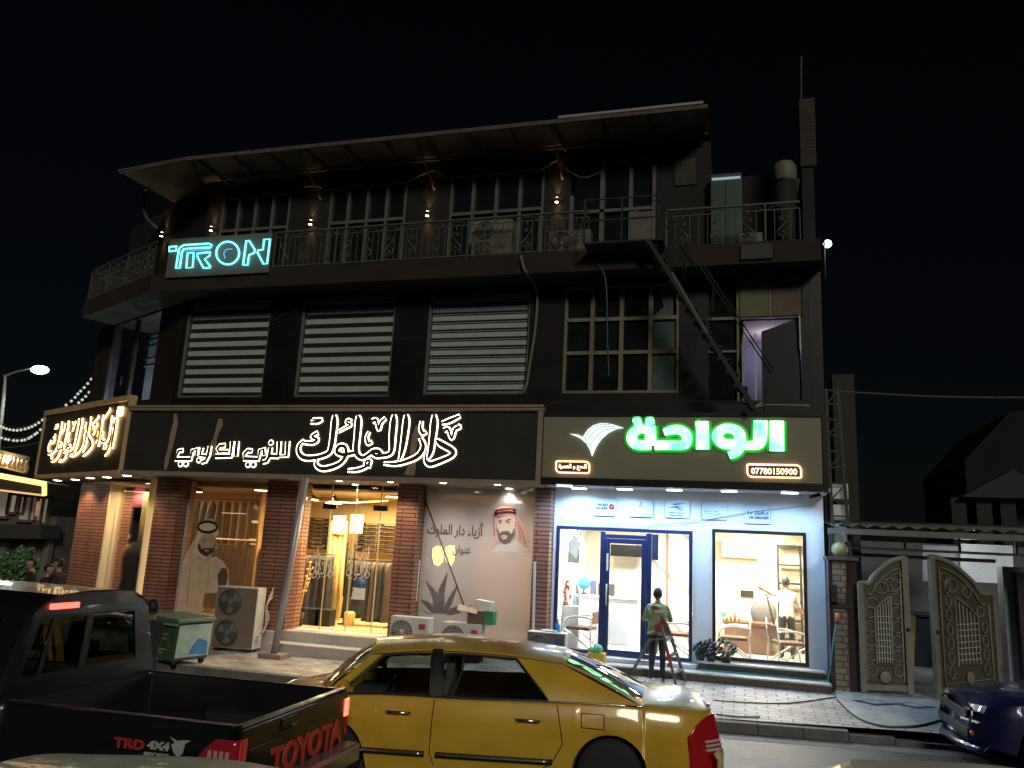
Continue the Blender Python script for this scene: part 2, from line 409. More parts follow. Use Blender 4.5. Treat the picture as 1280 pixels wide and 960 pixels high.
# ---- airline office front
SO, SX = -3.92, 1.52
holes = [(-3.86, -1.0, .56, 3.14), (-.62, 1.19, .66, 3.2)]
m = MB(); wall_holes(m, SO, SX, .3, 3.935, 17.0, 17.2, holes); m.build('office_wall', whitewall, B)
m = MB(); m.box((-3.98, 15.95, 3.935), (1.56, 17.3, 3.99)); m.build('soffit', M('white_soffit', (.7, .7, .7), .5, vary=.05), B)
m = MB(); m.box((-4.0, 16.25, .2), (1.5, 16.64, .445)); m.build('office_step', granite, B)
m = MB(); m.box((-4.01, 16.22, .445), (1.51, 16.64, .475)); m.box((-.87, 16.62, .61), (1.45, 17.0, .64)); m.build('step_tread', M('grey_stone_tread', (.5, .5, .48), .4, vary=.2, vscale=6), B)
m = MB(); m.box((-.86, 16.64, .3), (1.44, 17.0, .61)); m.build('window_step', M('green_marble', (.02, .023, .015), .35, stain=(.07, .06, .045), vscale=9), B)
m = MB(); m.box((-3.86, 16.98, .475), (-1.0, 17.0, .56)); m.box((-3.9, 16.75, .475), (-.9, 16.98, .545)); m.build('door_sill', whitewall, B)
# shop front frames
def frame_rect(mb, x0, x1, z0, z1, y0, y1, wdt):
    mb.box((x0, y0, z0), (x0 + wdt, y1, z1)); mb.box((x1 - wdt, y0, z0), (x1, y1, z1))
    mb.box((x0 + wdt, y0, z1 - wdt), (x1 - wdt, y1, z1)); mb.box((x0 + wdt, y0, z0), (x1 - wdt, y1, z0 + wdt))
m = MB(); frame_rect(m, -3.855, -1.005, .565, 3.135, 16.97, 17.05, .07)
m.box((-2.9, 16.965, .65), (-2.8, 17.055, 3.05)); m.box((-1.93, 16.965, .65), (-1.83, 17.055, 3.05)); m.box((-2.8, 16.968, 2.92), (-1.93, 17.052, 3.0))
fr = m.build('window_frame', alu_dark, B, bevel=.006)
m = MB(); m.box((-3.785, 17.0, .635), (-2.9, 17.012, 3.065)); m.box((-1.83, 17.0, .635), (-1.075, 17.012, 3.065)); m.box((-2.8, 17.0, 3.0), (-1.93, 17.012, 3.065)); m.build('pane', glass, fr)
m = MB(); frame_rect(m, -2.795, -1.935, .58, 2.915, 16.955, 17.03, .10)
dr = m.build('glass_door', alu_dark, B, bevel=.006)
m = MB(); m.box((-2.695, 16.985, .68), (-2.035, 16.997, 2.815)); m.build('pane', glass, dr)
m = MB(); m.tube([(-2.74, 16.955, 1.55), (-2.74, 16.9, 1.57), (-2.74, 16.9, 1.95), (-2.74, 16.955, 1.97)], .014); m.box((-2.76, 16.95, 2.25), (-2.72, 16.957, 2.6)); m.build('door_handle', alu_white, dr)
m = MB(); frame_rect(m, -.615, 1.185, .665, 3.195, 16.97, 17.05, .065)
fr = m.build('window_frame', M('black_aluminium', (.015, .016, .025), .35), B, bevel=.006)
m = MB(); m.box((-.55, 17.0, .73), (1.12, 17.012, 3.13)); m.build('pane', glass, fr)
# ---- clothes shop glazing
m = MB(); m.box((-13.25, 17.0, .54), (-10.8, 17.012, SOF - .01)); m.build('display_window', glassmat('brown_film_glass', (.92, .85, .76), .05, film=(.24, .17, .12), film_fac=.24), B)
film = glassmat('frosted_film', (.85, .82, .85), .035, film=(.35, .42, .52), film_fac=.52)
m = MB(); m.box((-6.93, 17.0, .5), (-4.27, 17.012, SOF - .01)); m.build('frosted_window', film, B)
for x, z in ((-6.92, .3), (-4.33, .3), (-13.24, .54), (-10.86, .54)): m = MB(); m.box((x, 16.96, z), (x + .05, 16.995, SOF - .01)); m.build('window_jamb', M('grey_aluminium', (.4, .38, .34), .4), B)
for i, (xa, xb) in enumerate(((-9.97, -9.3), (-9.28, -8.66), (-8.64, -8.02), (-8.0, -7.46))):
    m = MB(); m.box((xa, 17.0, .58), (xb, 17.012, SOF - .02)); p = m.build('glass_door' if i in (1, 2) else 'glass_panel', glass, B)
    if i in (1, 2):
        x = xb - .09 if i == 1 else xa + .09
        m = MB(); m.tube([(x, 16.93, 1.35), (x, 16.93, 2.55)], .017)
        for z in (1.5, 2.4): m.bar((x, 16.93, z), (x, 17.0, z), .03)
        m.build('pull_bar', darkmetal, p)
    if i in (0, 2, 3) or i == 1:
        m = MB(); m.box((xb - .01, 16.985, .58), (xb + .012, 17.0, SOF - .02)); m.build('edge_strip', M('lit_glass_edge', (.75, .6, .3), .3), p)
for x in (-9.5, -8.2): m = MB(); m.box((x, 16.97, 3.3), (x + .35, 17.03, 3.42)); m.build('door_clamp', darkmetal, B)
# ---- first floor
W1 = [(-14.0, -11.5, 5.98, 8.52), (-10.6, -8.05, 5.98, 8.55), (-7.18, -4.66, 6.02, 8.43), (-3.85, -1.3, 6.03, 8.52), (-.68, 1.18, 5.85, 8.5)]
m = MB(); wall_holes(m, -14.15, 1.6, 5.4, 8.6, FU, FU + .25, W1); m.build('first_floor_wall', cladding, B)
m = MB(); cbox(m, W0, .02, 1.2, -.3, 0, 5.5, 8.6); cbox(m, W0, 4.35, 5.3, -.3, 0, 5.5, 8.6); cbox(m, W0, 1.2, 4.35, -.3, 0, 5.5, 6.0); cbox(m, W0, 1.2, 4.35, -.3, 0, 8.52, 8.6)
m.build('corner_wall', M('brown_cladding', (.02, .013, .011), .6, vary=.3, vscale=1.5), B)
# corner window with pale curtains behind
m = MB(); cbox(m, W0, 1.2, 1.28, -.1, -.02, 6.0, 8.52); cbox(m, W0, 4.27, 4.35, -.1, -.02, 6.0, 8.52); cbox(m, W0, 2.7, 2.82, -.1, -.02, 6.0, 8.52); cbox(m, W0, 1.28, 2.7, -.1, -.02, 6.0, 6.06); cbox(m, W0, 2.82, 4.27, -.1, -.02, 6.0, 6.06); cw = m.build('window_frame', M('bronze_frame', (.03, .026, .024), .4), B)
m = MB(); cbox(m, W0, 1.28, 2.7, -.07, -.06, 6.0, 8.52); cbox(m, W0, 2.82, 4.27, -.07, -.06, 6.0, 8.52); m.build('pane', glassmat('reflective_pane', (.85, .9, .95), .06), cw)
m = MB(); cbox(m, W0, 1.2, 4.35, -1.2, -1.15, 6.0, 8.52); m.build('curtain', M('grey_blue_curtain', (.55, .57, .58), .9, vary=.5, vscale=1.1), cw)
m = MB(); [cbox(m, W0, 1.5, 2.2, -.14, -.11, z, z + .07) for z in (7.05, 7.25, 7.62, 7.8)]; cbox(m, W0, 2.13, 2.2, -.14, -.11, 7.05, 7.87); cbox(m, W0, 3.5, 3.8, -.14, -.11, 6.7, 6.95); m.build('sticker', darkmetal, cw)
light('room_light', 'POINT', W0 + CD * 2.6 - CN * .8 + UP * 6.2, 190, (.85, .92, 1.0), B, radius=.15)
# zebra blinds: pale opaque bands between dark sheer ones
zm = [M('blind_band_warm', (.84, .85, .80), .7, vary=.12), M('blind_band_cool', (.82, .90, .90), .4, vary=.12, spec=.7)]
sheer = M('sheer_band', (.03, .025, .022), .7)
for k, (xa, xb, za, zb) in enumerate(W1[:3]):
    fr = MB(); frame_rect(fr, xa, xb, za, zb, 16.99, 17.06, .05)
    wf = fr.build('window_frame', M('pale_window_frame', (.14, .14, .135), .5), B)
    m = MB(); n = 10 if k < 2 else 11
    st = (zb - za - .1) / n
    for i in range(n):
        z = za + .05 + i * st
        m.cur = 0; m.box((xa + .06, 17.10, z + st * .43), (xb - .06, 17.112, z + st * .96))
        m.cur = 1; m.box((xa + .06, 17.115, z), (xb - .06, 17.122, z + st * .44))
        if k == 2: m.cur = 0; m.box((xa + .06, 17.098, z + st * .12), (xb - .06, 17.108, z + st * .18))
    m.build('zebra_blind', [zm[0] if k < 2 else zm[1], sheer], wf)
    m = MB(); m.box((xa + .05, 17.072, za + .05), (xb - .05, 17.08, zb - .05)); m.build('pane', glassmat('street_pane', (.9, .92, .92), .05), wf)
    m = MB(); m.box((xa, 17.2, za), (xb, 17.24, zb)); m.build('room_backing', sheer, wf)
# gridded dark window
xa, xb, za, zb = W1[3]
m = MB(); frame_rect(m, xa, xb, za, zb, 16.97, 17.05, .06)
for x in (-3.22, -2.56, -1.92): m.box((x - .045, 16.972, za + .06), (x + .045, 17.045, zb - .06))
for z in (6.95, 7.72): m.box((xa + .06, 16.968, z - .04), (xb - .06, 17.04, z + .04))
gw = m.build('window_frame', yell_frame, B)
m = MB(); m.box((xa + .06, 17.052, za), (xb - .06, 17.07, zb)); m.build('pane', pane_dark, gw)
m = MB(); m.prism([(0, 0), (.42, 0), (.42, .62), (.1, .62), (.22, .2)], (-1.86, 17.046, 7.78), XX, UP, (0, -.004, 0)); m.box((-1.86, 17.046, 7.0), (-1.38, 17.05, 7.66)); m.box((-1.86, 17.046, 6.1), (-1.38, 17.05, 6.9)); m.build('shard_reflection', M('teal_glass_sheet', (.10, .15, .135), .1, spec=.7, vary=.3), gw)  # teal pane tint and a shard of reflection, painted as thin sheets
# side opening with boards, glass strip and an open doorway
xa, xb, za, zb = W1[4]
m = MB(); m.box((xa, 16.97, 7.62), (-.06, 17.05, 7.68)); m.box((-.1, 16.96, za), (-.05, 17.05, zb)); m.box((xa, 16.97, 6.9), (-.1, 17.04, 6.95)); sw = m.build('window_frame', yell_frame, B)
m = MB(); m.box((xa, 17.05, za), (-.1, 17.07, zb)); m.build('pane', pane_dark, sw)
m = MB(); m.box((-.03, 16.92, 7.66), (.55, 16.95, 8.47)); m.build('board_panel', M('olive_board', (.12, .13, .065), .6, vary=.2), B)
m = MB(); m.box((.62, 16.92, 7.66), (1.2, 16.95, 8.47)); m.build('board_panel', M('brown_board', (.12, .07, .05), .6, vary=.3), B)
m = MB(); frame_rect(m, -.05, 1.22, 7.62, 8.5, 16.95, 16.99, .04); m.box((.56, 16.93, 7.66), (.61, 16.99, 8.46)); m.build('board_frame', yell_frame, B)
m = MB(); m.box((.02, 19.0, 5.6), (1.2, 19.05, 7.7)); m.box((1.15, 17.2, 5.6), (1.2, 19.0, 7.7)); m.box((.0, 17.2, 5.6), (.04, 19, 7.7)); m.build('room_wall', M('lilac_wall', (.4, .38, .5), .8), B)
m = MB(); m.box((.04, 17.25, 7.66), (1.15, 19, 7.7)); m.build('room_ceiling', M('pink_ceiling', (.75, .62, .6), .8), B)
m = MB(); m.box((.40, 16.99, 5.85), (1.14, 17.05, 7.35)); m.add([(.40, 17.02, 7.35), (1.14, 17.02, 7.35), (1.14, 17.02, 7.62)], [(0, 1, 2)]); m.build('black_screen_panel', M('black_panel', (.004, .0045, .006), .5), B)
m = MB(); m.box((1.15, 16.9, 6.9), (1.175, 16.93, 7.65)); m.box((.26, 16.96, 5.85), (.29, 16.99, 7.3)); m.build('edge_bar', alu_white, B)
light('room_light', 'POINT', (.6, 18.2, 7.3), 7, (.8, .8, 1.0), B, radius=.1)
# ---- slabs, balcony
FLR = 9.05
m = MB(); outl = [(1.55, 16.2), (1.55, 19.5), (-14.0, 19.5), *[(p.x, p.y) for p in (W0 + CD * 4.3 - CN * 1.5, W0 + CD * 4.3 + CN * .93, W0 + CD * .02 + CN * .93)], (-13.98, 16.15), (-1.9, 16.15), (-1.9, 16.2)]
m.prism(outl, (0, 0, 8.58), XX, YY, (0, 0, FLR - 8.58)); m.build('balcony_slab', oldconc, B)
m = MB(); m.box((.0, 16.14, 8.66), (.62, 16.198, 8.98)); m.build('panel_box', M('dark_frame_box', (.05, .05, .04), .7, vary=.2), B)
# ---- top floor
TW = [(-13.62, -11.5, 9.4, 11.63), (-10.32, -8.15, 9.4, 11.66), (-6.96, -4.55, 9.4, 11.68), (-3.9, -1.88, 9.06, 11.72)]
m = MB(); wall_holes(m, -14.1, -.9, FLR + .003, 12.0, FT, FT + .25, TW); m.build('top_floor_wall', M('black_brown_wall', (.010, .0085, .0075), .8, vary=.5, vscale=1.3), B)
m = MB(); cbox(m, W0 + Vector((.1, .35, 0)), .05, 4.9, -.3, 0, FLR + .002, 12.0); m.build('corner_wall', M('black_brown_wall'), B)
for k, (xa, xb, za, zb) in enumerate(TW[:3]):
    m = MB(); frame_rect(m, xa, xb, za, zb, 17.28, 17.36, .06)
    for i in range(1, 4):
        x = xa + (xb - xa) * i / 4; m.box((x - .04, 17.282, za + .06), (x + .04, 17.35, zb - .06))
    m.box((xa + .06, 17.27, 10.6), (xb - .06, 17.345, 10.68)); wf = m.build('window_frame', alu_dimmed, B)
    m = MB(); m.box((xa + .06, 17.36, za), (xb - .06, 17.375, zb)); m.build('pane', pane_dark, wf)
m = MB(); m.box((-3.9, 17.27, 9.06), (-3.82, 17.36, 10.9)); m.box((-3.18, 17.27, 9.06), (-3.08, 17.36, 11.72)); m.box((-2.5, 17.28, 10.5), (-2.42, 17.36, 11.72)); m.box((-1.96, 17.27, 9.06), (-1.88, 17.36, 11.72)); m.box((-3.82, 17.27, 10.42), (-1.96, 17.35, 10.5)); m.box((-3.08, 17.27, 11.64), (-1.96, 17.35, 11.72))
wf = m.build('balcony_door', alu_dimmed, B)
m = MB(); m.box((-3.82, 17.365, 9.06), (-1.96, 17.38, 11.72)); m.build('pane', pane_dark, wf)
m = MB(); m.box((-2.5, 17.29, 9.3), (-1.97, 17.36, 10.4)); m.build('door_panel', M('grey_board', (.12, .12, .10), .7, vary=.3), wf)
m = MB(); m.box((-1.45, 17.26, 10.95), (-.98, 17.3, 11.6)); m.build('blocked_window', M('brown_shutter', (.05, .042, .034), .8, vary=.3, vscale=5), B)
m = MB(); m.box((-.9, 17.3, FLR + .004), (-.65, 19.4, 12.0)); m.box((-.65, 19.1, FLR + .004), (1.35, 19.35, 11.95)); m.box((1.31, 17.35, FLR + .004), (1.56, 19.35, 11.2)); m.build('terrace_wall', M('black_brown_wall'), B)
m = MB(); m.box((1.29, 17.3, 11.2), (1.62, 17.75, 12.85)); m.build('brick_chimney', brickmat('old_brick', (.055, .03, .02), (.04, .024, .018), (.015, .013, .011), .24, .085, .012), B)
# ---- tin canopy
E0 = atz(885, 130, 12.15); E1 = atz(147, 215, 12.12)
ev = [(-.66, 16.0), (-13.9, 15.95), (E1.x, E1.y), (E1.x + .2, E1.y + 2.3), (-13.6, 17.9), (-.66, 17.9)]
tin = M('tin_sheet', (.20, .165, .13), .55, metal=.2, vary=.5, vscale=1.6)
m = MB(); m.prism(ev, (0, 0, 12.15), XX, YY, (0, 0, .035)); m.build('canopy_sheet', tin, B)
m = MB()
for i in range(13):
    x = -13.6 + i * 1.06
    m.box((x - .03, 16.02, 12.08), (x + .03, 17.5, 12.147))
m.bar((-.66, 16.0, 12.12), (-13.9, 15.95, 12.12), .05, .09); m.bar((-13.9, 15.95, 12.12), E1 + Vector((.05, .05, 0)), .05, .09); m.bar((-13.8, 16.0, 12.12), (-14.6, 17.6, 12.12), .08, .08)
m.box((-13.6, 17.0, 12.03), (-.7, 17.06, 12.078)); m.build('canopy_beams', rust, B)
for x in (-10.65, -7.45, -4.15): m = MB(); m.bar((x, 16.05, 12.08), (x + .05, 17.28, 11.35), .045); m.build('canopy_brace', rust, B)
gp_ = [atp(x, y, W0 + CN * .55, CN) for x, y in ((179, 240), (179, 262), (184, 274), (197, 286))]; gp_[0] = Vector((gp_[1].x, gp_[1].y, 12.14))
m = MB(); m.tube(gp_, .045); m.build('gutter_pipe', rust, B)
m = MB(); m.prism([(-3.2, 0), (0, 0), (0, .06), (-3.2, .06)], (-.75, 15.97, 12.19), XX, UP, (0, .05, 0)); m.build('canopy_edge_strip', M('pale_flashing', (.32, .31, .28), .5), B)
# inside masses that stop one seeing through the house
m = MB(); m.box((-14, 19.6, 3.97), (1.5, 19.7, 12)); m.build('rear_wall', cladding, B)
m = MB(); m.box((-14.1, 17.2, 3.975), (1.55, 19.6, 4.1)); m.build('floor_slab', cladding, B)
m = MB(); m.box((1.53, 17.21, .2), (1.62, 22.3, 8.58)); m.build('side_wall', M('dim_side_wall', (.06, .06, .055), .8, vary=.3), B)
# ================================================================== SIGNS
sign_black = M('sign_black', (.030, .027, .025), .55, vary=.25, vscale=1.5)
cornice_m = M('bronze_cornice', (.30, .235, .18), .5, vary=.2, vscale=2)
letter_brown = M('letter_brown', (.075, .05, .038), .45)
halo_white = M('halo_white', (.8, .8, .7), .5, emit=(1.0, .86, .62), es=6)
halo_yellow = M('halo_yellow', (.8, .7, .4), .5, emit=(1.0, .66, .26), es=8)
tornm = M('torn_film_backing', (.34, .25, .17), .8, vary=.3, vscale=9)

def strokes(name, data, place, scale, nrm, mat, parent, grow=0.0, off=0.0, flat=.35, k=5, wmul=1.0, smoothing=True):
    """letter strokes: points (x, y, width) in sketch units -> flattened tubes lying on the sign"""
    m = MB()
    for st in data:
        if len(st) == 2 and (Vector(st[0][:2]) - Vector(st[1][:2])).length < 6:
            c_ = place(st[0][0], st[0][1]) + nrm * off; r_ = st[0][2] * scale * .5 * wmul + grow; m.lathe(c_ - nrm * .004, [(r_ * .96, 0), (r_, .006), (r_ * .8, .014)], 14, nrm); continue
        pts = smooth_path([(p[0], p[1], p[2]) for p in st], k) if smoothing and len(st) > 2 else [Vector(p) for p in st]
        m.tube([place(p.x, p.y) + nrm * off for p in pts], [max(.006, p.z * scale * .5 * wmul + grow) for p in pts], 8, flat=(nrm, flat * (1 if grow == 0 else .25)))
    return m.build(name, mat, parent)

ROYAL = [  # the large calligraphic shop name
 [(270,105,12),(270,150,30),(260,250,28),(246,335,26),(225,372,22),(170,394,20),(100,405,22),(50,397,22),(22,362,20),(26,315,16),(60,282,10)],
 [(155,228,14),(114,256,14),(150,276,16),(120,298,16),(55,296,10)],
 [(104,154,10),(150,152,16),(180,137,10),(118,138,9)],
 [(425,362,14),(385,372,18),(330,380,20),(288,362,20),(300,326,20),(336,322,18),(352,350,18),(345,395,20),(310,440,20),(250,468,22),(185,478,20),(145,455,16),(145,412,9)],
 [(385,152,12),(364,142,12),(358,160,12),(382,172,11),(350,192,9),(298,220,7)],
 [(433,108,10),(436,150,30),(428,250,28),(420,335,26),(432,384,22),(470,402,18),(512,376,18),(542,358,22),(576,360,22),(592,384,20),(560,388,18),(528,370,12)],
 [(585,388,18),(640,380,18),(668,350,22),(673,250,30),(682,150,30),(684,103,12)],
 [(533,148,18),(560,143,15),(578,208,10),(592,160,15),(624,128,12)],
 [(510,222,8),(495,262,12),(505,302,15),(532,290,8)],
 [(362,490,8),(430,486,15),(492,462,15),(517,430,15),(495,424,13),(486,450,13),(522,462,12)],
 [(768,103,12),(769,150,30),(756,260,28),(741,350,22),(722,422,8)],
 [(865,262,10),(886,308,20),(880,352,24),(840,397,22),(762,430,18),(690,445,16),(612,442,6)],
 [(876,148,8),(870,200,15),(886,232,17),(908,222,8)],
 [(962,103,12),(963,160,32),(951,270,28),(938,360,24),(918,408,10)],
 [(978,278,12),(1010,305,24),(1080,345,24),(1096,370,22),(1070,396,20),(990,430,22),(932,446,22),(904,418,15),(906,380,8)],
 [(1016,162,10),(1070,145,20),(1142,112,12)],
 [(1032,212,18),(1060,205,15),(1086,268,11),(1106,206,15),(1138,190,13),(1124,178,8)]]
ARABDRESS = [  # the squarer second line
 [(1078,283,26),(1070,404,26),(1000,406,26),(1008,283,26)],[(1003,406,26),(925,404,24)],
 [(934,335,24),(922,408,26),(900,448,24),(868,456,22)],[(937,293,28),(938,296,28)],
 [(778,362,22),(742,358,22),(716,386,24),(712,426,26),(830,430,26),(846,358,24),(876,346,24),(880,398,22)],
 [(744,478,30),(745,480,30)],[(790,478,30),(791,480,30)],
 [(652,283,26),(641,406,26)],[(612,283,26),(600,404,26),(470,406,24)],[(552,316,22),(508,320,24),(490,342,24),(498,368,22),(584,366,18)],
 [(424,322,24),(408,402,26),(386,446,24),(352,456,22)],[(392,402,24),(340,402,24),(356,336,22)],[(330,440,28),(331,442,28)],
 [(196,358,22),(160,362,24),(138,430,26),(262,430,26),(276,360,24),(318,346,24),(310,398,22)],
 [(176,472,30),(177,474,30)],[(222,472,30),(223,474,30)]]

# ---- the long sign over the clothes shop
S = empty('shop_sign', (0, 0, 0), 0, 'long black sign with backlit white Arabic calligraphy over the clothes shop', 'sign')
m = MB(); m.box((-14.40, 15.93, 3.99), (-4.03, 16.05, 5.5)); m.build('panel', sign_black, S)
m = MB(); m.box((-14.44, 15.86, 5.44), (-3.99, 16.1, 5.56)); m.box((-14.44, 15.88, 3.885), (-3.99, 16.08, 3.99)); m.box((-4.10, 15.875, 3.99), (-3.99, 16.06, 5.44))
m.prism([(0, 0), (-.13, .13), (-.13, 0)], (-14.44, 15.86, 5.44), YY, UP, (10.45, 0, 0)) if False else None
m.box((-14.45, 15.83, 5.515), (-3.98, 15.862, 5.57)); m.box((-14.43, 15.845, 5.455), (-3.98, 15.862, 5.49)); m.build('cornice_frame', cornice_m, S, bevel=.008)
m = MB(); m.box((-14.3, 16.05, 5.40), (-4.03, 16.94, 5.43)); m.build('sign_roof', sign_black, S)
pl1 = lambda x, y: at(370 + x / 5.565, 500 + y / 5.565, 15.925)
pl2 = lambda x, y: at(200 + x / 6.737, 510 + y / 6.737, 15.925)
mpp1 = .0206 / 5.565; mpp2 = .0222 / 6.737
NF = Vector((0, -1, 0))
strokes('calligraphy_halo', ROYAL, pl1, mpp1, NF, halo_white, S, grow=.03, off=.008, wmul=1.1)
strokes('calligraphy', ROYAL, pl1, mpp1, NF, letter_brown, S, off=.024, wmul=1.22, flat=.2)
strokes('second_line_halo', ARABDRESS, pl2, mpp2, NF, halo_white, S, grow=.022, off=.008, wmul=1.0, k=3, smoothing=False)
strokes('second_line', ARABDRESS, pl2, mpp2, NF, letter_brown, S, off=.022, wmul=1.05, flat=.2, k=3, smoothing=False)
# torn strips where the film has come off
for pts in ([(118,50),(145,50),(150,140),(128,240),(92,380),(72,460),(52,522),(34,520),(40,430),(66,340),(85,230),(112,120)],
            [(490,92),(528,88),(528,140),(500,200),(480,260),(470,330),(478,405),(425,405),(425,300),(452,250),(470,180)]):
    mm = MB(); mm.prism([((pl2(x, y)).x, (pl2(x, y)).z) for x, y in pts], (0, 15.927, 0), XX, UP, (0, -.004, 0)); mm.build('torn_strip', tornm, S)
mm = MB(); mm.prism([((pl1(x, y)).x, (pl1(x, y)).z) for x, y in [(835,175),(855,190),(845,300),(832,350),(836,430),(825,525),(750,520),(775,470),(800,440),(790,370),(808,250)]], (0, 15.927, 0), XX, UP, (0, -.004, 0)); mm.build('torn_strip', tornm, S)

# ---- the bevelled corner sign
SL = 5.5
K = empty('shop_sign', (0, 0, 0), 0, 'angled corner sign with glowing yellow Arabic calligraphy at the left end of the shops', 'sign')
m = MB(); cbox(m, S0, .03, SL - .03, -.12, 0, 3.99, 5.70); m.build('panel', M('sign_brown', (.055, .042, .034), .55, vary=.2), K)
m = MB(); cbox(m, S0, -.02, SL, -.16, .06, 5.70, 5.84); cbox(m, S0, 0, SL, -.14, .04, 3.885, 3.99); cbox(m, S0, SL - .05, SL + .03, -.14, .04, 3.99, 5.70); cbox(m, S0, -.03, .03, -.14, .04, 3.99, 5.70); m.build('cornice_frame', M('lit_cornice', (.62, .42, .22), .5, vary=.15), K, bevel=.008)  # golden colour stands in for lamp light on the bronze cornice
def plk(x, y):   # sketch units of the calligraphy -> the corner sign, word 1130 wide
    t = 4.85 - (x / 1130) * 3.15
    return S0 + CD * t + CN * .02 + UP * (5.45 - (y - 100) / 400 * 1.15)
def plk2(x, y):
    t = 1.62 - (x / 500) * 1.15
    return S0 + CD * t + CN * .02 + UP * (5.56 - y / 400 * 1.25)
CLOTHES = [[(470,40,14),(468,200,30),(455,330,24)],[(440,20,20),(480,10,18),(455,40,16),(500,40,14)],[(400,160,12),(415,240,24),(380,330,22),(300,380,12)],[(405,100,26),(408,104,26)],
           [(330,60,12),(325,220,24),(280,262,20),(210,262,20),(160,240,24),(150,180,20)],[(240,310,24),(244,314,24)],[(285,310,24),(288,314,24)],[(90,40,12),(95,200,30),(85,300,20)],[(40,180,20),(20,210,20),(50,235,16),(5,260,14)],[(120,70,16),(260,0,16)]]
strokes('calligraphy_halo', ROYAL, plk, .0030, CN, halo_yellow, K, grow=.03, off=.012)
strokes('calligraphy', ROYAL, plk, .0030, CN, M('letter_gold', (.35, .22, .07), .35, metal=.5), K, off=.04, flat=.5)
strokes('first_word_halo', CLOTHES, plk2, .0030, CN, halo_yellow, K, grow=.03, off=.012)
strokes('first_word', CLOTHES, plk2, .0030, CN, M('letter_gold'), K, off=.04, flat=.5)
p = S0 + CD * .42 + CN * .04 + UP * 5.45; m = MB(); m.obox(p, CD * .12, CN * .03, UP * .11); m.build('light_block', halo_yellow, K)

# ---- the green airline office sign
Gs = empty('shop_sign', (0, 0, 0), 0, 'beige sign with glowing green Arabic letters and a white wing over the airline office', 'sign')
gx0, gx1, gz0, gz1 = -3.97, 1.44, 4.07, 5.33
m = MB(); m.box((gx0, 15.92, gz0), (gx1, 16.04, gz1)); m.build('panel', M('beige_panel', (.25, .235, .155), .6, vary=.08, vscale=1), Gs)
m = MB(); frame_rect(m, gx0 - .09, gx1 + .09, gz0 - .15, gz1 + .09, 15.89, 16.06, .088); m.box((gx0, 15.895, gz0 - .062), (gx1, 16.06, gz0)); m.build('frame', M('sign_frame_black', (.012, .012, .012), .4), Gs, bevel=.006)
pg = lambda x, y: at(770 + x / 4.74, 510 + y / 4.74, 15.91)
green_face = bpy.data.materials.new('green_letter_face'); green_face.use_nodes = True
_t = green_face.node_tree; _b = _t.nodes['Principled BSDF']; _n = _t.nodes.new('ShaderNodeTexNoise'); _n.inputs['Scale'].default_value = 3.2
_c = _t.nodes.new('ShaderNodeTexCoord'); _t.links.new(_c.outputs['Object'], _n.inputs[0]); _r = _t.nodes.new('ShaderNodeValToRGB')
_r.color_ramp.elements[0].position, _r.color_ramp.elements[1].position = .36, .6
_r.color_ramp.elements[0].color, _r.color_ramp.elements[1].color = (.08, .90, .40, 1), (.55, 1, .72, 1)
_t.links.new(_n.outputs[0], _r.inputs[0]); _t.links.new(_r.outputs[0], _b.inputs['Emission Color']); _b.inputs['Emission Strength'].default_value = 1.7
OASIS = [[(951,78,72),(953,258,72)],[(856,76,70),(853,180,68),(838,216,58),(800,224,46),(735,222,46)],
 [(740,218,54),(640,214,54),(604,180,56),(606,150,54),(645,124,50),(700,130,52),(732,160,58),(730,225,58),(708,266,50),(668,284,38)],
 [(512,80,64),(514,248,68)],[(470,96,26),(498,96,30)],
 [(284,148,36),(330,132,48),(380,132,50),(416,160,54),(420,196,54),(400,222,50),(300,222,50),(230,222,52)],
 [(206,108,58),(206,224,60)],[(206,128,46),(140,126,50),(102,152,54),(96,190,56),(130,220,54),(210,222,50)],
 [(99,82,10),(107,81,34),(127,81,48),(147,81,34),(155,80,10)],[(174,82,10),(182,81,34),(203,81,48),(223,81,34),(231,80,10)]]
mg = .0150 / 4.74 * 1.06
halo_green = M('halo_green', (.1, .6, .1), .5, emit=(.004, .55, .02), es=.5)
strokes('letter_halo', OASIS, pg, mg, NF, halo_green, Gs, grow=.065, off=.012, k=4)
strokes('letters', OASIS, pg, mg, NF, green_face, Gs, off=.045, k=4, flat=.22, wmul=1.12)
pw = lambda x, y: at(680 + x / 7.11, 510 + y / 7.11, 15.91)
wing = [(230,232),(300,236),(355,262),(352,250),(390,195),(440,155),(500,137),(560,137),(620,150),(708,178),(640,190),(570,225),(510,280),(465,345),(428,432),(412,380),(380,320),(330,275),(280,250)]
m = MB(); m.prism([(pw(x, y).x, pw(x, y).z) for x, y in wing], (0, 15.88, 0), XX, UP, (0, .03, 0)); m.build('wing_emblem', M('wing_white', (.8, .9, .9), .5, emit=(.74, .98, .95), es=1.15), Gs)
m = MB()
for ln in ([(372,250),(430,185),(500,150),(590,147)],[(392,280),(455,205),(540,165),(640,170)],[(412,330),(470,250),(550,195),(640,182)],[(355,262),(395,315),(428,380)]):
    m.tube(smooth_path([(pw(x, y).x, 15.878, pw(x, y).z) for x, y in ln], 4), .006, 6)
m.build('feather_lines', M('feather_grey', (.2, .3, .3), .5), Gs)
rose = M('plate_tube', (.9, .6, .4), .5, emit=(1.0, .55, .30), es=3.2); rose_txt = M('plate_text', (.9, .7, .55), .5, emit=(1.0, .66, .46), es=2.2)
plate_m = M('plate_brown', (.08, .045, .03), .5)
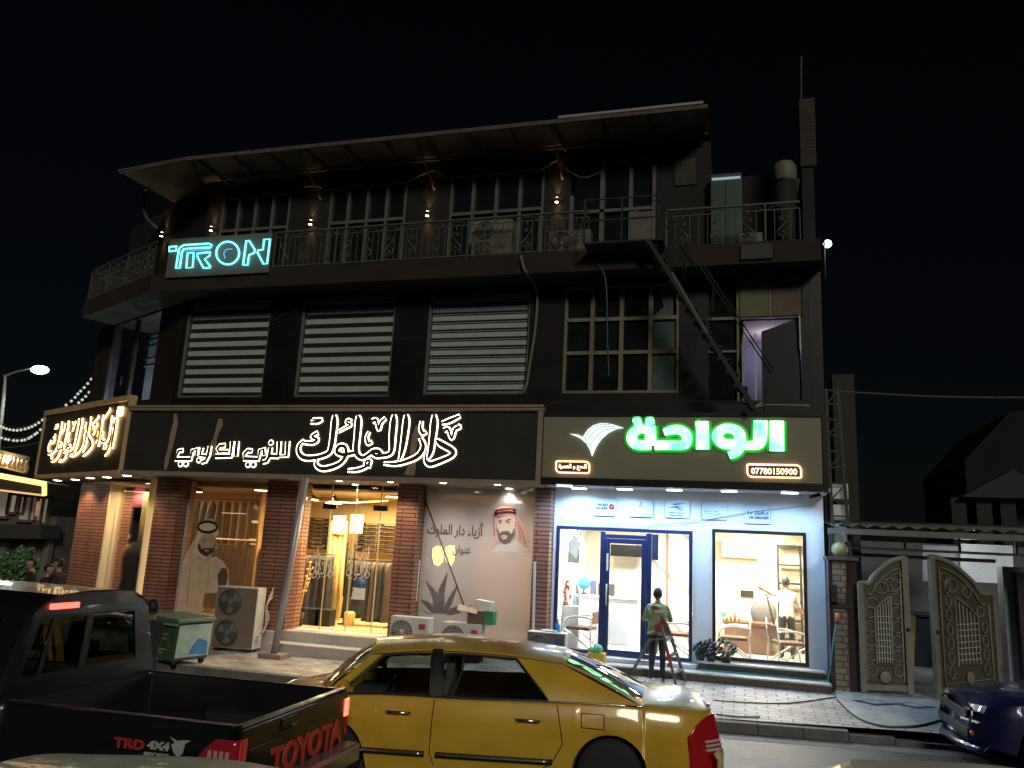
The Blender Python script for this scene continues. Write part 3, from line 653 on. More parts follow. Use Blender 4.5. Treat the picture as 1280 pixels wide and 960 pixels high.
def plate(nm, x0, y0, x1, y1, lab):
    a, b = at(x0, y0, 15.9), at(x1, y1, 15.9); c = (a + b) / 2; hw, hh = (b.x - a.x) / 2, (a.z - b.z) / 2
    P = empty(nm, (c.x, 15.9, c.z), 0, lab, 'sign')
    def rr(k): 
        r = hh * .75; o = []
        for cx, cz, a0, rr_ in ((hw - r, hh - r, 0, r), (-hw + .03, hh - .03, 90, .03), (-hw + r, -hh + r, 180, r), (hw - .03, -hh + .03, 270, .03)):
            for j in range(5): an = math.radians(a0 + j * 22.5); o.append((k * (cx + rr_ * math.cos(an)), k * (cz + rr_ * math.sin(an))))
        return o
    m = MB(); m.prism(rr(1), (0, 0, 0), XX, UP, (0, .018, 0)); m.build('backing', plate_m, P)
    m = MB(); m.tube([(x, -.012, z) for x, z in rr(1)], .017, 8, closed=True); m.build('neon_border', rose, P)
    return P, hw, hh
P, hw, hh = plate('phone_plate', 934, 580.5, 1001.5, 597.5, 'orange outlined plate with a phone number at the right end of the beige sign')
lettering('07780150900', .2, (0, -.008, -.005), (1, 0, 0), (0, 0, 1), rose_txt, P, width=hw * 1.72, height=hh * 1.05, bold=.006, name='number')
P, hw, hh = plate('service_plate', 695.5, 576.5, 736.5, 591.5, 'small orange outlined Arabic plate under the white wing on the beige sign')
lettering(arabic([0xFEDF, 0xFEE0, 0xFEA4, 0xFE9E, 0x20, 0xFEED, 0x20, 0xFE8D, 0xFEDF, 0xFECC, 0xFEE4, 0xFEAE, 0xFE93]), .2, (0, -.008, 0), (1, 0, 0), (0, 0, 1), rose_txt, P, width=hw * 1.7, height=hh * 1.15, bold=.008, name='lettering')

# ---- the neon board on the balcony
T = empty('neon_sign', (0, 0, 0), 0, 'grey board with cyan neon letters fixed to the balcony railing', 'sign')
TY = 16.08
c4 = [at(207, 298, TY), at(341, 292, TY), at(338, 340, TY), at(204, 349, TY)]
c4 = [Vector((-14.12, TY, 9.96)), Vector((-11.12, TY, 9.96)), Vector((-11.12, TY, 8.92)), Vector((-14.12, TY, 8.92))]
m = MB(); m.box((-14.12, TY, 8.92), (-11.12, TY + .06, 9.96)); m.build('board', M('grey_board_face', (.13, .12, .10), .6, vary=.1), T)
pt_ = lambda x, y: at(195 + x / 8.258, 280 + y / 8.258, TY - .035)
neon = M('cyan_neon', (.3, .8, .8), .5, emit=(.18, .86, .92), es=1.9); neon_dim = M('blue_neon', (.2, .4, .7), .5, emit=(.12, .3, .62), es=.7)
loops = [[(137,236),(213,230),(207,275),(137,283)],[(205,458),(245,456),(268,290),(285,262),(330,254),(565,241),(575,218),(548,202),(290,217),(252,238),(235,270)],
 [(325,302),(390,296),(378,448),(312,454)],[(425,304),(562,290),(552,330),(502,362),(562,440),(555,452),(490,455),(430,345)],
 [(932,172),(962,172),(1020,265),(1015,298),(962,320),(945,424),(898,425)],[(1115,160),(1178,155),(1146,410),(1108,412),(1046,292),(1056,270),(1104,264)]]
m = MB()
for lp in loops: m.tube([pt_(*q) for q in lp], .024, 8, closed=True)
m.tube([pt_(740 + 118 * math.cos(a * math.pi / 16), 300 + 118 * math.sin(a * math.pi / 16)) for a in range(32)], .024, 8, closed=True)
m.build('neon_letters', neon, T)
m = MB(); m.tube(smooth_path([pt_(*q) for q in ((785,260),(730,265),(702,305),(715,355))], 4), .018, 8); m.tube([pt_(300, 285), pt_(560, 262)], .014, 8); m.build('inner_neon', neon_dim, T)
light('neon_glow', 'AREA', (-12.6, TY - .25, 9.5), 3, (.2, .9, 1), T, (0, 1, 0), size=(2.4, .6))

# ---- airline plaques on the white wall
navy = M('print_navy', (.03, .06, .30), .5); redp = M('print_red', (.55, .03, .06), .5); grey_p = M('print_grey', (.30, .36, .42), .5); tealp = M('print_teal', (.03, .13, .24), .5); gold_p = M('print_gold', (.35, .25, .10), .5); rosep = M('print_rose', (.50, .30, .30), .5)
acr = M('clear_acrylic', (.66, .72, .76), .12, vary=.03); edge_m = M('acrylic_edge', (.25, .38, .45), .3)
def dashes(P, mt, rows, h):     # print too small to read
    m = MB()
    for x, z, wd in rows: m.box((x, -.005, z - h / 2), (x + wd, -.0005, z + h / 2))
    m.build('small_print', mt, P)
PL = [(755, 633.5, 'white plaque with navy lettering and a red disc, leftmost airline plaque'), (801, 635, 'white plaque with a pale rose emblem over serif lettering'), (846.5, 636, 'white plaque with a dark flying bird emblem'), (893, 638, 'white plaque with very faint grey lettering'), (946.5, 643, 'white plaque with Arabic lettering over navy capitals, rightmost airline plaque')]
for i, (px, py, lab) in enumerate(PL):
    c = at(px, py, 16.97); P = empty('airline_plaque', c, 0, lab, 'plaque', 'airline plaques over the office door')
    hw, hh = .255, .185
    def rr(w_, h_, r=.04): return [(sx * (w_ - r) + r * math.cos(math.radians(a0 + j * 30)), sz * (h_ - r) + r * math.sin(math.radians(a0 + j * 30))) for sx, sz, a0 in ((1, 1, 0), (-1, 1, 90), (-1, -1, 180), (1, -1, 270)) for j in range(4)]
    m = MB(); m.prism(rr(hw, hh), (0, 0, 0), XX, UP, (0, .012, 0)); m.build('plate', acr, P)
    m = MB(); m.tube([(x, -.001, z) for x, z in rr(hw, hh)], .0045, 6, closed=True); m.build('edge', edge_m, P)
    F = lambda t, s, x, z, mt, wd=None, ht=None, b=0.0: lettering(t, s, (x, -.003, z), (1, 0, 0), (0, 0, 1), mt, P, .002, b, width=wd, height=ht)
    if i == 0:
        F('TURKISH', .07, -.07, .04, navy, .30, .055, .003); F('AIRLINES', .07, -.07, -.03, navy, .30, .055, .003)
        m = MB(); m.cyl((.165, -.001, .005), (.165, -.008, .005), .06); m.build('disc', redp, P); m = MB(); m.tube(smooth_path([(.14, -.011, -.02), (.165, -.011, .0), (.18, -.011, .035)], 4), [.006] * 9, 6); m.build('disc_mark', whitewall, P)
    elif i == 1:
        F('Emirates', .1, 0, -.10, rosep, .38, .095); m = MB()
        for a in ([(-.02, .10), (.03, .12), (.03, .06), (-.04, .05)], [(-.05, .02), (.0, .05), (.05, .0), (-.02, -.02)], [(.0, .14), (.0, .03)]): m.tube([(x, -.004, z) for x, z in a], .008, 6)
        m.build('emblem', rosep, P)
    elif i == 2:
        m = MB()
        for pl in ([(-.12, .09), (.0, .115), (.17, .12), (.03, .085), (-.05, .07)], [(-.19, .02), (-.06, .05), (.10, .07), (.0, .035), (.16, .03), (.02, .0), (-.06, .02)], [(-.02, -.005), (.10, -.01), (.16, -.02), (.06, -.035)]): m.prism(pl, (0, 0, 0), XX, UP, (0, -.006, 0))
        m.build('bird_emblem', tealp, P); dashes(P, tealp, [(-.17, -.085, .16), (.01, -.085, .12), (.15, -.088, .03), (-.13, -.14, .09), (-.02, -.142, .14)], .022)
    elif i == 3:
        dashes(P, grey_p, [(-.2, -.02, .10), (-.09, -.02, .02), (-.06, -.02, .025), (-.02, -.025, .1), (-.2, -.075, .11), (-.075, -.075, .02), (-.045, -.075, .02), (-.01, -.078, .14)], .02); m = MB(); m.prism([(.14, .06), (.20, .06), (.17, .09)], (0, 0, 0), XX, UP, (0, -.004, 0)); m.build('emblem', grey_p, P)
    else:
        lettering(arabic([0xFE8D, 0xFEF3, 0xFEAE, 0x20, 0xFE8D, 0xFEDF, 0xFEC4, 0xFEF4, 0xFEAE, 0xFE8D, 0xFEE5]), .08, (.08, -.003, .03), (1, 0, 0), (0, 0, 1), navy, P, .002, .003, width=.27, height=.10)
        F('UR AIRLINES', .07, .03, -.065, navy, .38, .055, .003); m = MB()
        for q in ([(-.21, .07), (-.17, .06), (-.15, -.02), (-.18, .0)], [(-.14, .02), (-.09, .06), (-.07, .05), (-.13, -.02)]): m.prism(q, (0, 0, 0), XX, UP, (0, -.005, 0))
        m.build('emblem', gold_p, P)
# ================================================================== FITTINGS ON THE BUILDING
lamp_w = M('lamp_lens_warm', (.9, .9, .8), .4, emit=(1.0, .88, .70), es=14)
lamp_c = M('lamp_lens_cool', (.9, .9, .9), .4, emit=(.78, .88, 1.0), es=18)
lamp_off = M('lamp_lens_off', (.4, .4, .38), .4)
ringm = M('lamp_ring', (.55, .53, .5), .4)
def downlight(px, py, z, lens, e, col, label, group, r=.075, spot=125, square=False):
    c = atz(px, py, z); D = empty('downlight', (c.x, c.y, z), 0, label, 'ceiling light', group)
    m = MB()
    if square: m.box((-.17, -.1, -.03), (.17, .1, 0))
    else: m.lathe((0, 0, -.012), [(r + .03, 0), (r + .028, .012)], 20)
    m.build('ring', ringm, D)
    m = MB()
    if square: m.box((-.145, -.08, -.042), (.145, .08, -.0305))
    else: m.lathe((0, 0, -.022), [(r * .7, 0), (r, .009)], 20)
    m.build('lens', lens, D)
    if e: light('lamp_light', 'SPOT', (0, 0, -.07), e, col, D, (0, .06, -1), .06, 165 if square else spot, .5)
WC, CC = (1.0, .80, .55), (.36, .64, 1.0)
rows = [(384,604.5),(424,600.5),(444,605),(488,601.8),(505,606.5),(554,603),(622,605.2),(636,610)]
for i, (x, y) in enumerate(rows):
    downlight(x, y, SOF, lamp_w, 60, WC, ['lit round downlight above the left edge of the glass entrance', 'lit front row downlight above the shop entrance under the kaf of the sign', 'lit rear row downlight above the middle of the glass entrance', 'lit front row downlight above the right entrance door', 'lit downlight just left of the right entrance pillar, rear row', 'lit downlight above the left part of the frosted window', 'lit downlight above the poster face, front row', 'lit downlight above the poster face, rear row'][i], 'downlights in the clothes shop soffit')
for i, (x, y) in enumerate([(270,601.5),(322,603),(566,609)]):
    downlight(x, y, SOF, lamp_off, 0, WC, ['unlit downlight over the poster of the man in white robes', 'unlit downlight beside the brick pillar left of the entrance', 'unlit downlight in the rear row over the frosted window'][i], 'unlit downlights in the soffit', r=.06)
for i, (x, y) in enumerate([(72,600),(94,599),(113,597),(134,596),(159,594)]):
    downlight(x, y, SOF - .004, lamp_w, 70, (1.0, .66, .34), ['lit downlight at the outer left end of the corner sign', 'second lit downlight from the outer end under the corner sign', 'lit downlight over the left part of the orange brick pillar', 'lit downlight over the right part of the orange brick pillar', 'lit downlight at the bend between the two black signs'][i], 'downlights under the corner sign', r=.11)
for i, (x, y) in enumerate([(706,605.2),(724,608.6),(781,609.5),(843,610.5),(911.5,612),(987,614)]):
    downlight(x, y, 3.935, lamp_c, 104, CC, ['square white lamp at the left end of the office soffit, front row', 'square white lamp at the left end of the office soffit, rear row', 'square white lamp above the pale rose plaque', 'square white lamp above the bird emblem plaque', 'square white lamp above the left side of the office window', 'square white lamp at the right end of the office soffit'][i], 'office soffit lamps', square=True)
# security camera at the right end of the soffit
c = at(1018, 618, 16.25); Cm = empty('security_camera', c, 0, 'small dark security camera under the right end of the white soffit', 'camera')
m = MB(); m.cyl((.1, 0, .0), (-.1, -.06, -.06), .035); m.build('housing', darkmetal, Cm)
m = MB(); m.tube([(.04, 0, .0), (.1, .03, .08), (.1, .03, .15)], .012); m.build('bracket', alu_white, Cm)
c = at(660, 612, 16.3); Cm = empty('security_camera', c, 0, 'white security camera under the right end of the black sign', 'camera')
m = MB(); m.cyl((.1, 0, .02), (-.1, -.06, -.03), .035); m.build('housing', alu_white, Cm)
m = MB(); m.tube([(.04, 0, .0), (.06, .03, .08), (.06, .03, .11)], .012); m.build('bracket', alu_white, Cm)

# ---- up and down wall lamps on the top floor
glow = M('bare_lamp_glow', (1, .8, .5), .4, emit=(1.0, .68, .36), es=22)
WL = [(202,293,'wall lamp at the far left on the angled corner of the top floor'), (264,286,'wall lamp just above the neon board'), (388,278,'wall lamp right of the first window row above the neon board'), (534,267,'wall lamp between the two middle top floor windows'), (696,250,'wall lamp left of the balcony door, rightmost wall lamp')]
for i, (px, py, lab) in enumerate(WL):
    if i == 0: c = atp(px, py, W0 + CN * .12 + Vector((.1, .35, 0)), CN); n = CN
    else: c = at(px, py, FT - .10); n = NF
    L = empty('wall_lamp', c, 0, 'lit ' + lab, 'wall lamp', 'wall lamps along the top floor')
    m = MB(); m.cyl((0, 0, -.05), (0, 0, .05), .05); m.obox(-n * .06, n.cross(UP) * .03, n * .045, UP * .03); m.build('housing', darkmetal, L)
    for s in (1, -1):
        m = MB(); m.cyl((0, 0, s * .052), (0, 0, s * .058), .04); m.build('lens', glow, L)
        light('lamp_light', 'SPOT', n * -.02 + UP * s * .075, 17 if s > 0 else 12, (1.0, .50, .20), L, -n * .18 + UP * s, .012, 50, .9)
# ---- railings with scroll work
railm = M('old_white_railing', (.095, .09, .077), .55, vary=.35, vscale=6)  # white paint darkened, standing in for weak light at balcony height
def scroll(mb, o, u, h, k=1):
    """an S scroll with rosette, standing at o, h high"""
    o = Vector(o); pts = []
    for t in range(13):
        a = math.pi * 1.45 * (1 - t / 12); r = .018 + .055 * t / 12; pts.append((r * math.cos(a) * 1.0, h * .70 + r * math.sin(a) * 1.25))
    low = [(-x, h - z) for x, z in reversed(pts)]
    P = [o + u * (x * k * 1.5) + UP * z for x, z in pts + low]
    mb.tube(P, .0115, 6)
    for zz, rr in ((h * .70, .03), (h * .30, .03)): mb.ball(o + UP * zz, rr, 8)
    mb.tube([o + u * (.11 * math.cos(a * math.pi / 8)) + UP * (h * .3 + .11 * math.sin(a * math.pi / 8)) for a in range(9, 24)], .009, 6)
    mb.tube([o + UP * .0, o + UP * (h * .14)], .012, 6); mb.tube([o + UP * (h * .84), o + UP * h], .012, 6)
def railing(pts, z0, h, label, step=.56, scrolls=True):
    R = empty('railing', pts[0] if False else (0, 0, 0), 0, label, 'railing', 'balcony railings')
    m = MB()
    for a, b in zip(pts, pts[1:]):
        m.bar(a + UP * (z0 + h), b + UP * (z0 + h), .055, .04); m.bar(a + UP * (z0 + .06), b + UP * (z0 + .06), .035, .03); m.bar(a + UP * (z0 + h - .14), b + UP * (z0 + h - .14), .02, .02)
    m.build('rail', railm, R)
    for a, b in zip(pts, pts[1:]):
        d = b - a; L = d.length; u = d.normalized(); n = max(1, round(L / step))
        bm = MB(); arc = MB()
        for i in range(n + 1):
            p = a + d * (i / n)
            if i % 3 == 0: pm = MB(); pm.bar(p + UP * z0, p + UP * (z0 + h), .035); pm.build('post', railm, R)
            else:
                bm.bar(p + UP * (z0 + .06), p + UP * (z0 + h - .14), .016)
            if i < n:
                for f in ((.27, .73) if scrolls else (.25, .5, .75)): bm.bar(p + u * (L / n * f) + UP * (z0 + .06), p + u * (L / n * f) + UP * (z0 + h - .14), .014)
                arc.tube([p + u * (L / n * (.5 + .42 * math.cos(q * math.pi / 8))) + UP * (z0 + h - .13 + .09 * math.sin(q * math.pi / 8)) for q in range(9)], .009, 5)
                if scrolls:
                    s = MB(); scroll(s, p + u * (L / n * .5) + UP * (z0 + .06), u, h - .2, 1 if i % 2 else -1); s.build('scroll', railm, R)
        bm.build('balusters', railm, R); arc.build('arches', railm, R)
    return R
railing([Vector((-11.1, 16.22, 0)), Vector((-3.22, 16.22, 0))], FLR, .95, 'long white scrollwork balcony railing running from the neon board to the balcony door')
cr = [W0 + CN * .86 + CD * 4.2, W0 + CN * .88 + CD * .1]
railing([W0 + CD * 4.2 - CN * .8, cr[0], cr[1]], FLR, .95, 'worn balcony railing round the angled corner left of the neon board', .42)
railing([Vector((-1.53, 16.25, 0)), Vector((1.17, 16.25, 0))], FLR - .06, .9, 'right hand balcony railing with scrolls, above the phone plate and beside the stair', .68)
# leaning rods behind the corner railing
m = MB(); p = cr[0] - CN * .3; m.bar(p + UP * (FLR + .01) - CD * .3, p + UP * (FLR + .75) - CD * 1.7, .05); m.bar(p + UP * (FLR + .02) - CD * 1.8, p + UP * (FLR + .8) - CD * .4, .05)
tag(m.build('old_trestle', rust), 'rusty crossed trestle bars leaning behind the corner balcony railing', 'trestle')
# ---- steep outside stair
ST = empty('fire_stair', (-1.55, 15.85, 9.0), 0, 'steep dark steel stair slanting down from the balcony to the green sign', 'stair')
top, bot = Vector((-1.85, 16.1, 9.0)), Vector((.22, 16.1, 5.45)); o = Vector((-1.55, 15.85, 9.0))
for y, nm in ((15.62, 1), (16.06, 0)):
    m = MB(); m.bar(Vector((top.x, y, top.z)) - o, Vector((bot.x, y, bot.z)) - o, .05, .17, up=(0, 1, 0)) if False else m.bar(Vector((top.x, y, top.z)) - o, Vector((bot.x, y, bot.z)) - o, .03, .085); m.build('stringer', M('stair_black', (.014, .013, .012), .6, vary=.4), ST)
m = MB(); m.bar(Vector((top.x + .5, 15.60, top.z - .75)) - o, Vector((-.65, 15.60, top.z - 2.05)) - o, .01, .05); m.build('edge_strip', alu_dimmed, ST)
for i in range(13):
    f = (i + .5) / 13; c = top.lerp(bot, f) - o
    m = MB(); m.box((c.x - .12, 15.645 - o.y, c.z), (c.x + .12, 16.035 - o.y, c.z + .025)); m.build('tread', darkmetal, ST)
for y in (15.6, 16.08):
    m = MB(); a, b = Vector((top.x + .25, y, top.z + .85)) - o, Vector((bot.x + .35, y, bot.z + .75)) - o
    m.tube([a - Vector((.5, 0, 0)), a, b], .013, 6)
    for f in (.02, .25, .5, .75, .97):
        q = a.lerp(b, f); m.tube([q, Vector((q.x - .1, y - o.y, q.z - .85))], .010, 6)
    m.build('handrail', M('stair_black'), ST)
m = MB(); m.box((-3.2 - o.x, 15.62 - o.y, -.02), (-1.54 - o.x, 16.14 - o.y, .02)); m.build('landing', M('stair_black'), ST)
m = MB()
for x in (-3.2, -2.4, -1.62): m.bar(Vector((x, 15.64, 9.04)) - o, Vector((x, 15.64, 10.0)) - o, .035)
for z in (9.5, 9.98): m.bar(Vector((-3.2, 15.64, z)) - o, Vector((-1.62, 15.64, z)) - o, .03)
m.build('landing_rail', M('stair_black'), ST)


# ---- air conditioners
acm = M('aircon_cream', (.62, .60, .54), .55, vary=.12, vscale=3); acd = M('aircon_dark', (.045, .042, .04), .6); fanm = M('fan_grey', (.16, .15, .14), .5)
redb = M('badge_red', (.45, .03, .05), .5); blueb = M('badge_blue', (.04, .08, .25), .5)
def aircon(loc, rz, wd, h, dp, fans, label, group, body=acm, badge=None, fan_x=.32, front=None):
    A = empty('air_conditioner', loc, rz, label, 'air conditioner', group)
    m = MB(); m.box((-wd / 2, -dp / 2, .05), (wd / 2, dp / 2, .05 + h)); m.build('casing', body, A, bevel=.012)
    if front: m = MB(); m.box((-wd / 2 + .015, -dp / 2 - .012, .07), (wd / 2 - .015, -dp / 2 - .001, .03 + h)); m.build('front_panel', front, A)
    for s in (-1, 1):
        m = MB(); m.box((s * wd * .35 - .05, -dp / 2 - .02, 0), (s * wd * .35 + .05, dp / 2 + .02, .05)); m.build('foot', darkmetal, A)
    yf = -dp / 2 - (.013 if front else .001)
    for k in range(fans):
        cz = .05 + h * (k + .5) / fans; r = min(h / fans * .43, wd * .30); cx = -wd / 2 + wd * fan_x
        m = MB(); m.lathe((cx, yf - .004, cz), [(r, 0), (r, .006)], 28, (0, 1, 0)); fo = m.build('fan_opening', acd, A)
        m = MB()
        for j in range(3):
            a0 = j * 2.094 + .4; m.prism([(r * .2 * math.cos(a0), r * .2 * math.sin(a0)), (r * .8 * math.cos(a0 - .25), r * .8 * math.sin(a0 - .25)), (r * .86 * math.cos(a0 + .3), r * .86 * math.sin(a0 + .3)), (r * .7 * math.cos(a0 + .75), r * .7 * math.sin(a0 + .75))], (cx, yf - .006, cz), XX, UP, (0, -.006, 0))
        m.build('fan_blades', fanm, fo)
        m = MB()
        for q in (.25, .45, .65, .85, 1.0): m.tube([(cx + r * q * math.cos(a * math.pi / 14), yf - .02, cz + r * q * math.sin(a * math.pi / 14)) for a in range(28)], .004 if q < 1 else .009, 5, closed=True)
        for j in range(20): a = j * math.pi / 10; m.tube([(cx + r * .25 * math.cos(a), yf - .02, cz + r * .25 * math.sin(a)), (cx + r * math.cos(a + .35), yf - .02, cz + r * math.sin(a + .35))], .0035, 5)
        m.lathe((cx, yf - .026, cz), [(r * .18, 0), (r * .2, .01)], 16, (0, 1, 0)); m.build('fan_grille', body if not front else fanm, A)
    if badge: m = MB(); m.box((wd * .5 - .21, yf - .005, .05 + h * .62), (wd * .5 - .07, yf - .0005, .05 + h * .80)); m.build('badge', badge, A)
    m = MB()
    for j in range(9): m.box((wd / 2 + .0005, -dp / 2 + .05, .12 + j * h / 10), (wd / 2 + .008, dp / 2 - .04, .12 + j * h / 10 + h / 22))
    m.build('side_louvres', body, A)
    return A
def ground(px, py, z=.27):
    p = atz(px, py, z); return Vector((p.x, p.y, side_z(p.y, p.x)))
A = aircon((-10.78, 16.02, side_z(16.0, -10.8) + .02), math.radians(7), .98, 1.30, .40, 2, 'tall double fan outdoor unit standing beside the poster of the man in white', 'outdoor units on the pavement', front=M('aircon_brown_front', (.20, .15, .115), .55, vary=.15), fan_x=.36)  # darker front colour stands in for shade; shop light reaches only its side
m = MB()
for k in range(3): m.tube(smooth_path([(.5, .12, .35), (.58 + .03 * k, .14, .5 + .1 * k), (.56, .12, .95), (.6, .3, 1.15 + .1 * k)], 4), .014, 6)
m.box((.49, -.1, .2), (.56, 0, .34)); m.build('pipes', M('pipe_wrap', (.5, .46, .38), .8), A)
aircon((-6.75, 16.28, .42), math.radians(1), .86, .62, .32, 1, 'left one of the two cream outdoor units below the frosted window, open radial fan grille', 'outdoor units on the pavement', badge=redb)
aircon((-5.60, 16.28, .40), math.radians(1), .86, .60, .32, 1, 'cream outdoor unit with the cardboard boxes on its top', 'outdoor units on the pavement', badge=redb)
aircon((-3.78, 16.2, .40), math.radians(1), .78, .56, .3, 1, 'dusty dark fronted outdoor unit below the left edge of the office door glass', 'outdoor units on the pavement', badge=blueb, front=M('aircon_dim_front', (.13, .12, .11), .6, vary=.2))
for i, x in enumerate((-6.75, -5.6, -3.78)):
    m = MB(); m.box((x - .42, 16.15, side_z(16.2, x) - .02), (x + .42, 16.42, .398)); tag(m.build('concrete_block', oldconc), ['concrete block under the left cream outdoor unit', 'concrete block under the outdoor unit that carries boxes', 'concrete block under the dusty outdoor unit by the office'][i], 'block', 'blocks under the outdoor units')
dimac = M('aircon_grimy', (.17, .165, .13), .6, vary=.25, vscale=3)  # cream casing darkened to imitate the weaker light on the balcony
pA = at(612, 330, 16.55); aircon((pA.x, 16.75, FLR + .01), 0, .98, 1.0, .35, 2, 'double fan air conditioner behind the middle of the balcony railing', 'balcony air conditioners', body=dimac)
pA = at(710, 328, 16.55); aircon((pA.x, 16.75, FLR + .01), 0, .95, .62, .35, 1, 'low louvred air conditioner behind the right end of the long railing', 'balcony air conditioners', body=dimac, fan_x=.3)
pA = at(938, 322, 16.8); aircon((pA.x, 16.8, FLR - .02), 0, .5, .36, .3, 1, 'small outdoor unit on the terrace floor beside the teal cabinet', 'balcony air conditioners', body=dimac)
# teal wardrobe cabinet and tank on the terrace
m = MB(); a, b = at(888, 218, 17.0), at(928, 310, 17.0)
Cb = empty('tall_cabinet', ((a.x + b.x) / 2, 17.2, FLR), 0, 'tall teal sheet metal cabinet standing on the right hand terrace', 'cabinet')
hw = (b.x - a.x) / 2; m.box((-hw, -.2, .02), (hw, .25, a.z - FLR)); m.build('cabinet_body', M('teal_sheet', (.035, .075, .063), .5, vary=.15), Cb, bevel=.02)
m = MB(); m.box((-hw + .03, -.235, a.z - FLR - .16), (hw - .03, -.2, a.z - FLR - .11)); m.build('light_strip', M('pale_strip', (.6, .75, .8), .3, emit=(.6, .85, 1), es=.28), Cb)
m = MB(); m.box((-.012, -.21, .05), (.012, -.199, a.z - FLR - .2)); m.build('door_gap', darkmetal, Cb)
c = at(981, 228, 17.2); Tk = empty('water_tank', (c.x, 17.2, FLR), 0, 'pale round water tank on a dark stand at the right end of the terrace', 'tank')
zt = at(981, 205, 17.2).z - FLR; zb = at(981, 229, 17.2).z - FLR
m = MB(); m.lathe((0, 0, zb), [(.22, 0), (.25, .05), (.25, zt - zb - .1), (.2, zt - zb), (.08, zt - zb + .02)], 20); m.build('tank_body', M('tank_white', (.16, .165, .12), .6, vary=.15), Tk)
m = MB(); m.lathe((0, 0, 0), [(.2, 0), (.2, zb - .003)], 14); m.build('stand', M('stand_olive', (.015, .016, .013), .8), Tk)
# round lamp on the side wall
c = at(1030.5, 305, 16.95); L = empty('bulkhead_lamp', c, 0, 'bright round white lamp on the right side wall of the building', 'wall lamp')
m = MB(); m.ball((.06, 0, 0), .085, 14); m.build('globe', M('bulkhead_glow', (.9, .9, 1), .4, emit=(.82, .88, 1), es=5), L)
m = MB(); m.lathe((-.02, 0, 0), [(.07, 0), (.06, .06)], 14, (1, 0, 0)); m.tube([(0, 0, -.08), (0, .0, -.8)], .012); m.build('bracket', alu_dimmed, L)
light('lamp_light', 'POINT', (.2, 0, 0), 3, (.8, .88, 1), L, radius=.07)
# flexible conduit down the wall, cables
cond = [at(651, 320, 16.12), at(656, 338, 16.1), at(667, 352, 16.5), at(671.5, 372, 16.85), at(669, 410, 16.88), at(663, 450, 16.88), at(657, 485, 16.88), at(650, 493, 16.9)]
m = MB(); m.tube(smooth_path(cond, 5), .034, 8); tag(m.build('conduit', M('conduit_cream', (.17, .16, .13), .6, vary=.2)), 'cream flexible conduit hanging from the balcony beside the brightest blind', 'conduit')
m = MB(); m.tube(smooth_path([at(700, 649, 16.95), at(760, 655.5, 16.95), at(820, 656, 16.95), at(880, 650, 16.95), at(940, 640, 16.95), at(1000, 632.5, 16.95), at(1016, 622, 16.4)], 5), .007, 5); tag(m.build('cable', M('thin_cable', (.18, .2, .22), .6)), 'thin cable sagging across the white wall below the airline plaques', 'cable')
m = MB(); m.tube(smooth_path([at(690, 503, 16.2), at(760, 507, 16.2), at(850, 501, 16.2), at(940, 504, 16.2), at(1012, 500, 16.2)], 5), .01, 5)
tag(m.build('cable', M('black_cable', (.03, .03, .03), .6)), 'dark cable lying along the top of the beige green lettered sign', 'cable')
m = MB(); m.tube(smooth_path([at(928, 501, 15.98), at(942, 507, 15.98), at(953, 503, 15.98), at(940, 511, 15.98), at(958, 506, 15.98), at(1012, 507, 15.98)], 5), .014, 6); tag(m.build('cable', M('bright_cable', (.35, .4, .3), .5)), 'tangled pale cable above the right part of the beige sign', 'cable')

gar = [(380,234),(396,233),(412,238),(450,233),(500,229),(520,222),(536,215),(546,214),(562,222),(600,219),(650,214),(676,212),(697,201),(708,212),(730,222),(752,214)]
m = MB(); m.tube(smooth_path([at(x, y, 17.22) for x, y in gar], 4), .014, 5); tag(m.build('cable', M('grey_cable', (.20, .19, .17), .6)), 'pale cable drooping from lamp to lamp above the top floor windows', 'cable')
m = MB(); m.tube(smooth_path([at(x, y, 16.9) for x, y in ((338,402),(372,388),(420,377),(500,376),(530,378),(600,366),(655,361))], 4), .012, 5); tag(m.build('cable', M('black_cable')), 'dark cable running across the tops of the striped blinds', 'cable')
m = MB(); m.tube(smooth_path([at(x, y, 16.13) for x, y in ((735,322),(756,345),(759,420),(761,470))], 4), .02, 5); tag(m.build('cable', M('black_cable')), 'dark cable hanging down in front of the gridded first floor window', 'cable')
# ================================================================== INSIDE THE AIRLINE OFFICE
cream = M('cream_wall', (.86, .76, .56), .7, vary=.06, vscale=1)
whitef = M('white_gloss', (.78, .78, .78), .3, vary=.04)
FLO = .57
m = MB(); m.box((-3.9, 17.2, .48), (1.5, 20.6, FLO)); m.build('office_floor', M('white_floor_tile', (.66, .65, .62), .2, vary=.08), B)
m = MB(); m.box((-3.9, 17.21, 3.38), (1.5, 20.6, 3.44)); m.build('office_ceiling', whitewall, B)
m = MB(); m.box((-.75, 20.5, FLO), (1.5, 20.6, 3.38)); m.box((1.44, 17.21, FLO), (1.5, 20.5, 3.38)); m.box((-3.9, 20.5, FLO), (-2.6, 20.6, 3.38)); m.build('office_wall', cream, B)
m = MB(); m.box((-3.9, 17.21, FLO), (-3.84, 20.5, 3.38)); m.box((-.82, 18.6, FLO), (-.76, 20.5, 3.38)); m.build('office_wall', whitewall, B)
